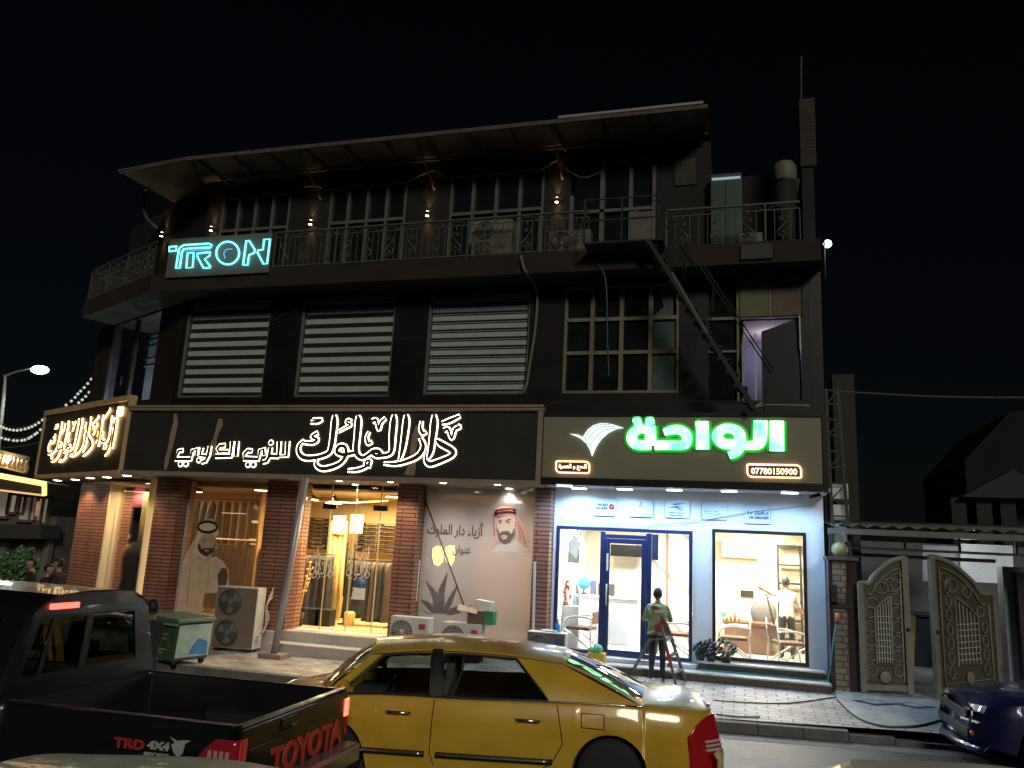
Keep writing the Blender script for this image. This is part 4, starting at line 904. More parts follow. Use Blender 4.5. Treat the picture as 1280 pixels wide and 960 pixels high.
# veined marble panels on the rear wall
mv = M('veined_marble', (.72, .70, .67), .2); _t = mv.node_tree; _b = _t.nodes['Principled BSDF']; _w = _t.nodes.new('ShaderNodeTexWave'); _w.inputs['Scale'].default_value = .42; _w.inputs['Distortion'].default_value = 7; _w.inputs['Detail'].default_value = 4; _w.bands_direction = 'DIAGONAL'
_c = _t.nodes.new('ShaderNodeTexCoord'); _t.links.new(_c.outputs['Object'], _w.inputs[0]); _r = _t.nodes.new('ShaderNodeValToRGB'); _r.color_ramp.elements[0].position = .0; _r.color_ramp.elements[1].position = .10
_r.color_ramp.elements[0].color = (.33, .30, .28, 1); _r.color_ramp.elements[1].color = (.74, .72, .68, 1); _t.links.new(_w.outputs[0], _r.inputs[0]); _t.links.new(_r.outputs[0], _b.inputs['Base Color'])
m = MB(); m.box((-2.6, 20.48, FLO), (-.82, 20.6, 3.38)); m.build('marble_wall', mv, B)
m = MB(); m.box((-1.06, 18.55, FLO), (-.95, 18.62, 3.1)); m.box((-1.85, 20.42, FLO), (-1.8, 20.47, 3.2)); m.build('wall_trim', M('brown_strip', (.30, .17, .10), .5), B)
led = M('led_panel', (1, 1, 1), .4, emit=(1.0, .90, .72), es=6.5)
for i, (x, y) in enumerate(((-2.9, 18.3), (-1.6, 18.6), (.35, 18.2), (.35, 19.5))):
    P = empty('ceiling_panel', (x, y, 3.375), 0, ['lit ceiling panel inside the office above the white counter', 'lit ceiling panel inside the office behind the door', 'lit ceiling panel inside the office near the right window', 'lit ceiling panel deep inside the office above the desk'][i], 'ceiling light', 'ceiling panels in the office')
    m = MB(); m.box((-.32, -.32, -.02), (.32, .32, 0)); m.build('frame', whitef, P)
    m = MB(); m.box((-.29, -.29, -.03), (.29, .29, -.021)); m.build('diffuser', led, P)
    light('panel_light', 'AREA', (0, 0, -.06), 175, (1.0, .87, .68) if i > 1 else (1, .92, .78), P, (0, 0, -1), size=(.55, .55))
def inpx(px, py, Y): return at(px, py, Y)
# counter with an arched grey front panel
a = inpx(722, 743, 18.9); b = inpx(797, 743, 18.9)
Ct = empty('reception_counter', ((a.x + b.x) / 2, 18.9, FLO), 0, 'white reception counter with a grey quarter arch on its front behind the glass door', 'counter')
hw = (b.x - a.x) / 2; hh = a.z - FLO
m = MB(); m.box((-hw, 0, 0), (hw, .6, hh - .04)); m.build('counter_body', whitef, Ct); m = MB(); m.box((-hw - .03, -.04, hh - .04), (hw + .03, .64, hh)); m.build('counter_top', whitewall, Ct)
m = MB(); m.prism([(0, .02)] + [(.75 * math.cos(q * math.pi / 16), .02 + .78 * math.sin(q * math.pi / 16)) for q in range(9)], (-.25, -.004, 0), XX, UP, (0, -.02, 0)); m.build('arch_panel', M('grey_blue_panel', (.42, .45, .54), .5), Ct)
c = inpx(785, 689, 19.9); m = MB(); m.box((c.x - .42, 19.85, c.z - .13), (c.x + .42, 20.05, c.z + .15)); tag(m.build('wall_screen', M('screen_black', (.01, .01, .012), .25)), 'black box unit high on the wall behind the office door', 'screen')
c = inpx(815, 684, 18.2); m = MB(); m.box((c.x - .14, 18.2, c.z - .28), (c.x + .14, 18.23, c.z + .28)); tag(m.build('hanging_poster', M('poster_navy', (.03, .07, .25), .4, vary=.3)), 'small navy poster hanging just right of the office door', 'poster')
# wall map picture with pale splash
c = inpx(717, 688, 18.2); P = empty('wall_picture', c, 0, 'grey picture with a pale ragged splash on the office left wall', 'picture')
m = MB(); m.box((-.12, -.01, -.28), (.14, .01, .2)); m.build('board', M('picture_grey', (.25, .24, .24), .6, vary=.5, vscale=8), P)
m = MB(); m.prism([(-.10, .2), (0, .36), (.08, .3), (.12, .05), (.08, -.2), (-.02, -.1), (-.12, -.02)], (0, -.014, 0), XX, UP, (0, -.008, 0)); m.build('splash', M('splash_pale', (.5, .62, .68), .6, vary=.25, vscale=9), P)
c = inpx(724, 664, 18.1); m = MB(); m.tube([(c.x - .04, 18.1, c.z + .12), (c.x - .04, 18.1, c.z - .05), (c.x, 18.1, c.z - .14), (c.x + .04, 18.1, c.z - .05), (c.x + .04, 18.1, c.z + .12)], .01, closed=True); tag(m.build('hanging_hoop', rust), 'thin brown hoop hanging above the grey picture', 'ornament')
# pedestal, shelf, globe, figurine
c = inpx(711, 766, 17.9); m = MB(); m.box((c.x - .25, 17.75, FLO), (c.x + .25, 18.1, c.z + .16)); Pd = m.build('pedestal', M('grey_white_panel', (.55, .56, .6), .5), None, .01); tag(Pd, 'pale grey pedestal box behind the left office glass', 'pedestal'); pz = c.z + .16; px_ = c.x
Fg = empty('ornament_tree', (px_ - .08, 17.9, pz), 0, 'small reddish brown ornament standing on the grey pedestal', 'ornament')
m = MB(); m.lathe((0, 0, 0), [(.09, 0), (.07, .03), (.03, .06), (.02, .5)], 10); m.build('stem', rust, Fg)
m = MB(); rd = random.Random(3)
for k in range(26): z = rd.uniform(.05, .55); r = .11 * (1 - z * 1.2) + .02; an = rd.uniform(0, 6.28); m.ball((r * math.cos(an), r * math.sin(an), z), rd.uniform(.02, .045), 7)
m.build('beads', M('terracotta_beads', (.40, .13, .07), .5, vary=.4, vscale=12), Fg)
m = MB()
for dx, h in ((.10, .3), (.16, .22), (.2, .34)): m.prism([(-.03, 0), (.03, 0), (.015, h), (-.01, h * .8)], (px_ + dx, 17.95, pz + .003), XX, UP, (0, .02, 0))
tag(m.build('glass_ornament', M('blue_white_glass', (.55, .75, .85), .15)), 'pale blue spiky glass ornament on the grey pedestal', 'ornament')
c = inpx(727, 731, 18.9); Gl = empty('desk_globe', (c.x, 19.2, hh + FLO), 0, 'bright blue globe standing at the left end of the white counter', 'globe')
m = MB(); m.lathe((0, 0, 0), [(.09, 0), (.08, .02), (.015, .04), (.012, .12)], 12); m.build('foot', darkmetal, Gl); m = MB(); m.ball((0, 0, .26), .15, 18); m.build('sphere', M('globe_blue', (.08, .42, .62), .3, vary=.5, vscale=7), Gl)
c = inpx(757, 735, 18.9); m = MB(); m.box((c.x - .22, 19.15, hh + FLO), (c.x + .16, 19.3, hh + FLO + .27)); tag(m.build('cash_box', M('box_dark', (.05, .05, .055), .4), None, .01), 'small dark machine on the white counter left of the door centre', 'machine')
for px, lab in ((738, 'narrow navy file box on the counter beside the blue globe'),): c = inpx(px, 732, 18.9); m = MB(); m.box((c.x - .06, 19.2, hh + FLO), (c.x + .06, 19.4, hh + FLO + .32)); tag(m.build('file_box', M('file_navy', (.1, .12, .22), .5)), lab, 'box')
# visitor chairs
chrome = M('chrome_tube', (.75, .74, .72), .22, metal=.6); seatb = M('brown_leather', (.11, .055, .04), .5, vary=.2)
def make_chair():
    Ch = empty('visitor_chair', (0, 0, 0), 0, 'x', 'chair', 'visitor chairs in the office')
    for s in (-1, 1):
        m = MB(); y = s * .28
        m.tube(smooth_path([(-.32, y, .02), (.1, y, .30), (.30, y, .42), (.25, y, .62), (.0, y, .68), (-.28, y, .66), (-.32, y, .60)], 4), .022, 8)
        m.tube([(.30, y, .42), (.38, y, .02)], .02, 8); m.tube([(-.32, y, .02), (-.3, y, .4), (-.33, y, .9)], .018, 8); m.build('side_frame', chrome, Ch)
    m = MB(); m.box((-.26, -.25, .40), (.27, .25, .47)); m.build('seat', seatb, Ch, .02)
    m = MB(); m.obox((-.31, 0, .66), (.025, 0, .006), (0, .24, 0), (-.02, 0, .13)); m.build('backrest', seatb, Ch, .02)
    return Ch
c0 = make_chair()
CH = [((918, 800), 18.0, 180, 'brown visitor chair at the left of the right hand office window'), ((985, 806), 17.75, 20, 'brown visitor chair in front of the man inside the right hand office window'), ((846, 790), 17.9, 180, 'brown visitor chair behind the glass right of the office door'), ((727, 790), 17.65, 170, 'visitor chair behind the glass left of the office door')]
for i, ((px, py), y, rz, lab) in enumerate(CH):
    c = c0 if i == 0 else copy_tree(c0); p = at(px, py, y); c.location = (p.x, y, FLO); c.rotation_euler = (0, 0, math.radians(rz)); c['label'] = lab
# desk with monitor chair, cyan ornament
a, b = inpx(903, 776, 19.3), inpx(968, 780, 19.3)
D = empty('office_desk', ((a.x + b.x) / 2, 19.3, FLO), 0, 'brown wooden desk with panelled front in the right hand office window', 'desk'); hw = (b.x - a.x) / 2; hz = a.z - FLO
wood = M('desk_wood', (.16, .08, .045), .45, vary=.3, vscale=4)
m = MB(); m.box((-hw, -.03, hz - .05), (hw, .7, hz)); m.build('desk_top', wood, D); m = MB(); m.box((-hw + .04, .01, 0), (hw - .04, .6, hz - .051)); m.build('desk_front', M('desk_wood_pale', (.19, .11, .075), .5, vary=.2), D)
m = MB()
for k in range(8): x = hw * .25 + k * .065; m.box((x, -.005, hz * .55), (x + .04, .009, hz * .85))
m.build('slat_panel', M('desk_slats', (.12, .08, .06), .6), D)
c = inpx(955, 772, 19.75); O = empty('office_chair', (c.x, 20.1, FLO), 0, 'grey padded office chair behind the brown desk', 'chair')
m = MB(); m.ball((0, 0, .85), .30, 14, (1, .35, 1.1)); m.build('backrest', M('grey_pad', (.16, .16, .17), .7), O); m = MB(); m.cyl((0, 0, .05), (0, 0, .42), .03); m.lathe((0, 0, .42), [(.24, 0), (.25, .08)], 14); m.lathe((0, 0, 0), [(.26, 0), (.05, .06)], 5); m.build('seat', acd, O)
c = inpx(901, 770, 19.3); m = MB(); m.ball((-.0, 19.45, hz + FLO + .18), .085, 12); m.v = [(x + c.x + .05, y, z) for x, y, z in m.v]; m.cyl((c.x + .05, 19.45, hz + FLO), (c.x + .05, 19.45, hz + FLO + .12), .03); tag(m.build('desk_ornament', M('aqua_glass', (.25, .75, .7), .2)), 'aqua ball ornament at the left end of the brown desk', 'ornament')
c = inpx(914, 772, 19.3); m = MB()
for k in range(4): m.lathe((c.x + k * .09 - .1, 19.5, hz + FLO), [(.025, 0), (.028, .06 + .05 * (k % 3)), (.01, .1 + .05 * (k % 3))], 8)
tag(m.build('desk_set', M('brass_set', (.4, .28, .12), .4)), 'small brass desk set standing on the brown desk', 'desk set')
c = inpx(934, 742, 20.48); m = MB(); m.box((c.x - .15, 20.46, c.z - .075), (c.x + .15, 20.495, c.z + .075)); tag(m.build('wall_switch_box', darkmetal), 'small dark rectangular socket plate on the cream office wall', 'socket')
a, b = inpx(902, 674, 20.2), inpx(948, 698, 20.2); P = empty('light_board', ((a.x + b.x) / 2, 20.3, (a.z + b.z) / 2), 0, 'beige wall panel with three bright vertical light strips high in the right office window', 'light panel')  # glowing strips stand in for reflections of the office LED lamps
hw, h2 = (b.x - a.x) / 2, (a.z - b.z) / 2; m = MB(); m.box((-hw, 0, -h2), (hw, .1, h2)); m.build('panel', M('beige_wall_panel', (.55, .45, .32), .6), P)
for k in range(3): x = -hw + hw * (.3 + .52 * k); m = MB(); m.box((x - .05, -.02, (-h2 * .7 if k != 1 else .0)), (x + .05, -.001, h2 * .95)); m.build('light_strip', M('strip_white', (1, 1, 1), .4, emit=(1, .97, .92), es=4), P)
# tall black ladder shelf
a, b = inpx(973, 686, 19.9), inpx(1003, 740, 19.9); L = empty('ladder_shelf', ((a.x + b.x) / 2, 20.2, FLO), 0, 'tall black ladder shelf behind the man inside the office', 'shelf'); hw = (b.x - a.x) / 2; ht = a.z - FLO + .1
for s in (-1, 1): m = MB(); m.bar((s * hw, 0, 0), (s * hw, .1, ht), .055); m.build('side_rail', darkmetal, L)
for k in range(6): z = ht - .02 - k * .42; m = MB(); m.box((-hw, 0, z - .045), (hw, .2, z)); m.build('rung', darkmetal, L)
m = MB(); m.box((-hw - .05, -.02, ht), (hw + .08, .22, ht + .22)); sb = tag(m.build('storage_box', M('box_beige', (.42, .34, .22), .7, vary=.2)), 'beige box lying on top of the black ladder shelf', 'box'); sb.location = L.location

# ================================================================== INSIDE THE CLOTHES SHOP
warmw = M('warm_wall', (.62, .47, .26), .7, vary=.1, vscale=1)
FLS = .57
m = MB(); m.box((-16.5, 17.3, .45), (-4.1, 20.6, FLS - .004)); m.build('shop_floor', M('shop_floor_tile', (.5, .42, .3), .25, vary=.1), B)
m = MB(); m.box((-16.5, 17.31, 3.75), (-4.1, 20.6, 3.8)); m.build('shop_ceiling', M('shop_ceiling_cream', (.55, .43, .25), .7), B)
m = MB(); m.box((-16.5, 20.5, FLS), (-4.1, 20.6, 3.75)); m.box((-4.16, 17.3, FLS), (-4.1, 20.5, 3.75)); m.build('shop_wall', warmw, B)
m = MB(); m.box((-7.05, 17.35, FLS), (-6.99, 20.49, 3.74)); m.build('shop_partition', M('mauve_partition', (.45, .40, .38), .7, vary=.2), B)
m = MB(); m.box((-12.2, 18.5, FLS), (-12.15, 20.49, 3.74)); m.build('shop_partition', warmw, B)
spr = M('pendant_bulb', (1, .9, .7), .4, emit=(1, .82, .5), es=14)
def pendant(px, py, y, lab, e=130):
    c = at(px, py, y); P = empty('pendant_lamp', (c.x, y, c.z), 0, lab, 'pendant lamp', 'pendant lamps in the clothes shop')
    m = MB(); m.lathe((0, 0, 0), [(.24, 0), (.22, .02), (.06, .15), (.04, .2)], 20); m.build('lamp_shade', M('shade_black', (.04, .035, .03), .4), P)
    m = MB(); m.lathe((0, 0, -.012), [(.2, 0), (.2, .011)], 20); m.build('diffuser', spr, P)
    m = MB(); m.cyl((0, 0, .2), (0, 0, max(.22, 3.74 - c.z)), .008); m.build('cord', darkmetal, P)
    light('lamp_light', 'SPOT', (0, 0, -.04), e, (1.0, .70, .34), P, (0, 0, -1), .15, 150, .6)
pendant(387, 624, 18.2, 'pendant lamp at the left inside the glass entrance'); pendant(417, 629, 18.9, 'lower pendant lamp near the middle of the glass entrance'); pendant(467, 615.5, 17.8, 'pendant lamp right of the middle inside the entrance, front one'); pendant(492, 621, 18.4, 'pendant lamp at the right pillar inside the entrance')
pendant(243, 614.5, 18.0, 'pendant lamp behind the head of the man in white poster', 60); pendant(328, 613, 17.9, 'pendant lamp at the right edge of the dark display window', 60)
pendant(626, 621, 18.3, 'lamp behind the frosted window above the checked headscarf', 160); pendant(643, 627, 18.9, 'lamp deeper behind the frosted window by the pillar', 130)
light('shop_fill', 'AREA', (-5.6, 18.9, 3.6), 150, (1, .86, .72), B, (0, 0, -1), size=(1.6, 1.6))
light('shop_fill', 'AREA', (-8.8, 18.6, 3.6), 520, (1, .72, .36), B, (0, 0, -1), size=(2.6, 1.6))
light('shop_fill', 'AREA', (-15.2, 18.6, 3.6), 200, (1, .70, .38), B, (0, 0, -1), size=(1.6, 1.6))
m = MB(); m.tube([at(392, 626, 18.3), at(440, 629, 18.3), at(485, 626, 18.3)], .02); tag(m.build('lamp_track', M('brass_track', (.45, .32, .14), .4)), 'brass lamp track running across the inside of the glass entrance', 'lamp track')
# wall shelves with folded garments
shelfm = M('shelf_wood', (.20, .12, .055), .5, vary=.2); dk = M('garment_black', (.018, .017, .02), .85, vary=.4); dk2 = M('garment_charcoal', (.04, .038, .042), .85, vary=.4); box_m = M('garment_box', (.6, .42, .14), .6)
fold = MB(); fold.box((-.15, -.14, 0), (.15, .12, .055)); fold.tube([(-.15, -.14, .03), (.15, -.14, .03)], .034, 8); f0 = None
def shelf_unit(px0, py0, px1, py1, y, rows, cols, lab):
    global f0
    a, b = at(px0, py0, y), at(px1, py1, y); wd, h = b.x - a.x, a.z - b.z
    S_ = empty('wall_shelf', ((a.x + b.x) / 2, y, b.z), 0, lab, 'shelf', 'garment shelves in the clothes shop')
    for s in (-1, 0, 1): m = MB(); m.box((s * wd / 2 - .015, 0, 0), (s * wd / 2 + .015, .4, h)); m.build('upright', shelfm, S_)
    for r in range(rows + 1):
        z = h * r / rows; m = MB(); m.box((-wd / 2, 0.002, z - .012), (wd / 2, .398, z + .012)); m.build('shelf_board', shelfm, S_)
        if r == rows: break
        for k in range(cols):
            x = -wd / 2 + wd * (k + .5) / cols; sx = wd / cols * .92 / .3
            if f0 is None: g = fold.build('folded_garment', [dk]); f0 = g
            else: g = f0.copy(); COL.objects.link(g)
            sz = (h / rows - .05) / .075 * random.uniform(.85, 1.1)
            g.location = (S_.location.x + x, y + .15, S_.location.z + z + .013); g.scale = (sx, 1, sz); g.rotation_euler = (0, 0, random.uniform(-.05, .05))
            tag(g, 'dark folded garment on the shelves inside the clothes shop', 'garment', 'folded garments on the shop shelves')
shelf_unit(383, 647, 421, 688, 19.9, 8, 3, 'shelf of dark folded garments left of the central column inside the entrance')
shelf_unit(449, 653, 492, 692, 19.9, 7, 4, 'shelf of dark folded garments right of the central column inside the entrance')
# central lit column with curtain panels, paper lamps
m = MB(); a, b = at(417, 640, 19.4), at(434, 640, 19.4)
for k in range(7):
    x = a.x + (b.x - a.x) * k / 6; m.tube([(x, 19.4 + .04 * (k % 2), FLS), (x, 19.4 + .04 * (k % 2), 3.1)], .05, 8)
tag(m.build('gold_curtain', M('gold_cloth', (.62, .44, .18), .7, vary=.25, vscale=5)), 'golden curtain hanging in the middle behind the entrance doors', 'curtain')
for i, (px, py) in enumerate(((424, 656), (446, 655))):
    c = at(px, py, 19.3); m = MB(); m.box((c.x - .18, 19.28, c.z - .24), (c.x + .18, 19.3, c.z + .24)); tag(m.build('lit_picture', M('lit_paper', (.9, .75, .45), .5, emit=(1, .78, .42), es=.12, vary=.2)), ['lit cream panel on the wall above the golden curtain', 'lit cream panel on the wall beside the right garment shelf'][i], 'light panel')
# racks of hanging robes
rob = None
def robe_mesh(mb, h=1.35, w=.46, d=.1):
    n = 12; prof = [(.0, .07), (.04, .32), (.16, .44), (.45, .40), (.8, .46), (1.0, .55)]
    rings = []
    for f, ww in prof:
        rings.append([(d * (1 + f) * .5 * math.sin(2 * math.pi * k / n), ww * w * math.cos(2 * math.pi * k / n) * (1 + .12 * math.sin(5 * k)), -f * h) for k in range(n)])
    vs = [v for r in rings for v in r]; fs = [(i * n + k, (i + 1) * n + k, (i + 1) * n + (k + 1) % n, i * n + (k + 1) % n) for i in range(len(prof) - 1) for k in range(n)]
    mb.smooth = True; mb.add(vs, fs + [tuple(range(n))]); mb.smooth = False; return mb
robes = [robe_mesh(MB()).build('hanging_robe', mt) for mt in (dk, dk2, M('garment_brown', (.09, .06, .045), .85, vary=.3))]
used_r = [False] * 3
def rack(px0, px1, py, y, lab, n, glab, facing=False):
    a, b = at(px0, py, y), at(px1, py, y); z = (a.z + b.z) / 2
    R = empty('clothes_rack', ((a.x + b.x) / 2, y, FLS), 0, lab, 'clothes rack', 'clothes racks in the shop'); hw = (b.x - a.x) / 2; h = z - FLS
    m = MB(); m.tube([(-hw - .05, 0, h), (hw + .05, 0, h)], .016); m.build('hanging_rail', darkmetal, R)
    for s in (-1, 1): m = MB(); m.tube([(s * (hw + .03), 0, h), (s * (hw + .03), 0, .0)], .016); m.bar((s * (hw + .03), -.25, .02), (s * (hw + .03), .25, .02), .03); m.build('upright', darkmetal, R)
    for k in range(n):
        i = random.choice((0, 0, 0, 1, 1, 2)); src = robes[i]
        g = src if not used_r[i] else src.copy()
        if used_r[i]: COL.objects.link(g)
        used_r[i] = True
        g.location = (a.x + (b.x - a.x) * (k + .5) / n, y, z - .05); g.scale = (1, 1, random.uniform(.92, 1.05) * (h - .15) / 1.4); g.rotation_euler = (0, 0, random.uniform(-.35, .35) + (math.pi / 2 if facing else 0))
        tag(g, glab, 'robe', 'robes on the shop racks')
rack(367, 417, 692, 18.6, 'clothes rack of dark robes behind the left glass door', 13, 'dark robe on the packed rack behind the left entrance glass')
rack(437, 490, 700, 18.6, 'clothes rack of dark robes behind the right glass door', 14, 'dark robe on the packed rack behind the right entrance glass')
rack(268, 335, 682, 18.7, 'clothes rack of dark robes behind the display window with the man poster', 12, 'dark robe on the rack behind the poster window')
rack(222, 322, 624, 19.6, 'high rail of dark robes at the top of the poster window', 10, 'dark robe on the high rail of the poster window')
for i, (px, py, wd) in enumerate(((388, 776, .5), (404, 778, .4))):
    c = at(px, py + 8, 17.9); m = MB(); m.box((c.x - wd / 2, 17.8, FLS), (c.x + wd / 2, 18.1, FLS + .38)); tag(m.build('shoe_box', M('box_black', (.015, .014, .014), .5), None, .01), ['black box on the shop floor behind the left entrance glass', 'black box on the shop floor beside the left entrance door'][i], 'box')
c = at(437, 770, 18.3); m = MB(); m.lathe((c.x, 18.3, FLS), [(.12, 0), (.14, .3), (.1, .34)], 14); tag(m.build('gold_pot', M('gold_pot', (.7, .48, .14), .35)), 'golden pot on the shop floor behind the right entrance door', 'pot')
Pl = empty('gold_plant', Vector((at(378, 735, 17.5).x, 17.5, FLS)), 0, 'golden decorative twig plant behind the left entrance glass', 'plant')
m = MB(); m.cyl((0, 0, 0), (0, 0, .3), .08, .11); m.build('pot', dk, Pl); rd = random.Random(5); m = MB()
for k in range(8):
    an = rd.uniform(0, 6.28); q = [Vector((0, 0, .3)), Vector((.06 * math.cos(an), .06 * math.sin(an), .8)), Vector((.2 * math.cos(an), .2 * math.sin(an), rd.uniform(1.0, 1.5)))]; m.tube(smooth_path(q, 3), .008, 5)
    for j in range(5): p = q[1].lerp(q[2], j / 4); m.ball(p + Vector((rd.uniform(-.05, .05), rd.uniform(-.05, .05), 0)), .028, 6)
m.build('twigs', M('gold_leafing', (.75, .55, .18), .4, metal=.4), Pl)
# stickers on the entrance doors
stw = M('sticker_white', (.8, .74, .62), .6)
for i, (cx, cy) in enumerate(((403, 706), (448.5, 707))):
    c = at(cx, cy, 16.995); P = empty('door_sticker', c, 0, ['white Arabic calligraphy sticker on the left entrance door', 'white Arabic calligraphy sticker on the right entrance door'][i], 'sticker', 'calligraphy stickers on the entrance doors')
    f1 = lambda x, y: Vector(((x - 570) / 1130 * .62, -.004, -(y - 300) / 400 * .42 - .12)); f2 = lambda x, y: Vector(((x - 250) / 500 * .5, -.004, -(y - 180) / 400 * .4 + .26))
    strokes('lower_word', ROYAL, f1, .0009, NF, stw, P, flat=.3, k=3, wmul=1.0); strokes('upper_word', CLOTHES, f2, .0010, NF, stw, P, flat=.3, k=3)
c = at(450.5, 729, 16.99); m = MB(); m.cyl((c.x, 16.99, c.z), (c.x, 16.998, c.z), .115, n=24); tag(m.build('round_sticker', M('sticker_blue', (.06, .17, .42), .5, vary=.3, vscale=20)), 'round blue sticker on the right entrance door above the white paper', 'sticker')
c = at(447.5, 742, 16.99); Pp = empty('paper_notice', c, 0, 'white paper notice on the right entrance door', 'notice'); m = MB(); m.box((-.17, 0, -.13), (.17, .006, .13)); m.build('sheet', M('paper_white', (.8, .76, .68), .7), Pp); m = MB(); m.box((-.08, -.002, -.015), (.08, -.0005, -.005)); m.build('small_print', grey_p, Pp)
# ---- poster of the man in white robes (flat print on the glass)
def flat(name, mb, pts, pm, y, mat, parent, th=.002):
    mb = MB(); mb.prism([(pm(x, y_).x, pm(x, y_).z) for x, y_ in pts], (0, y, 0), XX, UP, (0, th, 0)); return mb.build(name, mat, parent)
pp = lambda x, y: at(190 + x / 5.05, 600 + y / 5.05, 16.985)
P1 = empty('window_poster', (0, 0, 0), 0, 'print of a bearded man in white headscarf and robe on the dark display window', 'poster')
robm = M('print_robe', (.64, .47, .32), .7, vary=.2, vscale=2); scm = M('print_scarf', (.68, .52, .37), .7, vary=.15); skm = M('print_skin', (.5, .31, .2), .7, vary=.15, vscale=6); bdm = M('print_beard', (.05, .035, .03), .7); shm = M('print_fold', (.45, .35, .25), .7); blm = M('print_black', (.015, .013, .012), .6)
flat('robe', 0, [(75,880),(85,800),(130,790),(172,560),(230,485),(290,470),(330,505),(400,482),(450,515),(482,570),(482,710),(330,715),(300,890)], pp, 16.990, robm, P1)
flat('headscarf', 0, [(190,520),(232,440),(288,335),(298,275),(330,250),(385,248),(414,290),(422,340),(398,365),(402,420),(372,472),(330,505),(285,470),(240,505),(205,540)], pp, 16.987, scm, P1)
flat('face', 0, [(292,400),(312,348),(360,332),(396,350),(400,410),(386,450),(345,480),(308,460),(290,430)], pp, 16.984, skm, P1)
flat('beard', 0, [(290,405),(300,400),(312,436),(336,430),(362,428),(388,430),(396,395),(400,415),(387,455),(345,486),(306,464),(288,432)], pp, 16.981, bdm, P1)
flat('mouth', 0, [(328,446),(345,440),(366,446),(346,454)], pp, 16.979, skm, P1)
flat('brow', 0, [(316,372),(336,364),(350,370),(336,370)], pp, 16.981, bdm, P1); flat('brow', 0, [(366,368),(384,362),(394,368),(382,368)], pp, 16.981, bdm, P1)
flat('eye', 0, [(322,382),(336,378),(346,383),(334,387)], pp, 16.981, bdm, P1); flat('eye', 0, [(368,381),(382,377),(390,381),(380,385)], pp, 16.981, bdm, P1)
flat('nose', 0, [(356,380),(364,415),(350,422),(346,416)], pp, 16.981, shm, P1)
flat('arm_shadow', 0, [(415,640),(412,600),(440,555),(470,560),(478,600),(470,660),(440,682),(418,672)], pp, 16.987, M('print_shadow', (.10, .06, .04), .7), P1)
flat('placket', 0, [(300,520),(306,520),(304,700),(298,700)], pp, 16.987, shm, P1); flat('collar', 0, [(290,475),(330,510),(322,520),(284,490)], pp, 16.983, shm, P1); flat('collar', 0, [(372,475),(335,510),(342,520),(380,488)], pp, 16.983, shm, P1)
for fold_ in ([(180,560),(186,560),(150,800),(140,800)], [(240,520),(246,520),(226,790),(214,795)], [(360,520),(366,522),(352,690),(344,690)], [(400,500),(408,505),(412,560),(404,560)], [(420,690),(430,690),(420,712),(408,712)], [(252,430),(262,415),(238,500),(226,508)], [(275,350),(284,345),(268,420),(258,430)], [(395,370),(404,380),(410,430),(398,440)]):
    flat('robe_fold', 0, fold_, pp, 16.984, shm, P1)
m = MB(); m.tube([Vector((pp(352 + 60 * math.cos(a * math.pi / 12), 296 + 34 * math.sin(a * math.pi / 12)).x, 16.978, pp(352 + 60 * math.cos(a * math.pi / 12), 296 + 34 * math.sin(a * math.pi / 12)).z)) for a in range(24)], .032, 8, closed=True, flat=(YY, .2)); m.build('head_cord', blm, P1)
# shelf strips lit behind that window
m = MB()
for (x0, y0, x1, y1) in ((630, 255, 720, 275), (405, 365, 610, 383), (615, 370, 705, 388), (620, 400, 705, 412), (440, 205, 590, 215)):
    a, b = at(190 + x0 / 5.05, 600 + y0 / 5.05, 19.2), at(190 + x1 / 5.05, 600 + y1 / 5.05, 19.2); m.box((a.x, 19.2, b.z), (b.x, 19.25, a.z))
tag(m.build('lit_shelf', M('shelf_led', (.8, .6, .3), .5, emit=(1, .74, .36), es=1.3)), 'lit shelf edges glowing deep behind the dark display window', 'shelf')
c = at(190 + 640 / 5.05, 600 + 205 / 5.05, 18.0); m = MB(); m.ball((c.x, 18.0, c.z), .16, 14, (1, .8, 1.3)); tag(m.build('speaker_ball', blm), 'black rounded speaker hanging at the right of the display window', 'speaker')
# ---- frosted window print: portrait in a checked scarf, lettering, agave leaves
pq = lambda x, y: at(520 + x / 8, 610 + y / 8, 16.985)
P2 = empty('window_print', (0, 0, 0), 0, 'print of a bearded man in a red checked headscarf on the frosted window', 'poster')
redck = M('print_check', (.50, .16, .17), .7); _t = redck.node_tree; _b = _t.nodes['Principled BSDF']; _k = _t.nodes.new('ShaderNodeTexChecker'); _k.inputs['Scale'].default_value = 42; _k.inputs[1].default_value = (.46, .20, .21, 1); _k.inputs[2].default_value = (.62, .48, .48, 1); _c = _t.nodes.new('ShaderNodeTexCoord'); _t.links.new(_c.outputs['Object'], _k.inputs[0]); _t.links.new(_k.outputs[0], _b.inputs['Base Color'])
flat('shirt', 0, [(760,640),(785,585),(830,560),(900,575),(1000,535),(1060,560),(1135,640)], pq, 16.992, M('print_shirt', (.60, .55, .56), .7), P2)
flat('headscarf', 0, [(768,440),(772,255),(800,205),(862,180),(960,188),(1004,230),(1030,300),(1110,420),(1135,612),(1070,575),(1005,480),(1000,330),(950,290),(880,278),(820,300),(800,330),(800,480),(832,560),(782,585)], pq, 16.989, redck, P2)
flat('face', 0, [(808,320),(860,288),(950,282),(990,320),(985,430),(950,510),(890,545),(840,515),(812,440)], pq, 16.986, M('print_pale_skin', (.62, .48, .42), .7), P2)
flat('beard', 0, [(806,410),(818,405),(838,455),(862,432),(925,430),(955,462),(982,400),(990,420),(986,480),(940,545),(880,562),(832,530)], pq, 16.983, M('print_beard2', (.13, .10, .095), .7), P2)
flat('mouth', 0, [(845,480),(875,470),(915,478),(905,510),(870,515)], pq, 16.980, M('print_pale_skin'), P2); flat('mouth', 0, [(858,488),(876,482),(896,488),(876,495)], pq, 16.977, redp, P2)
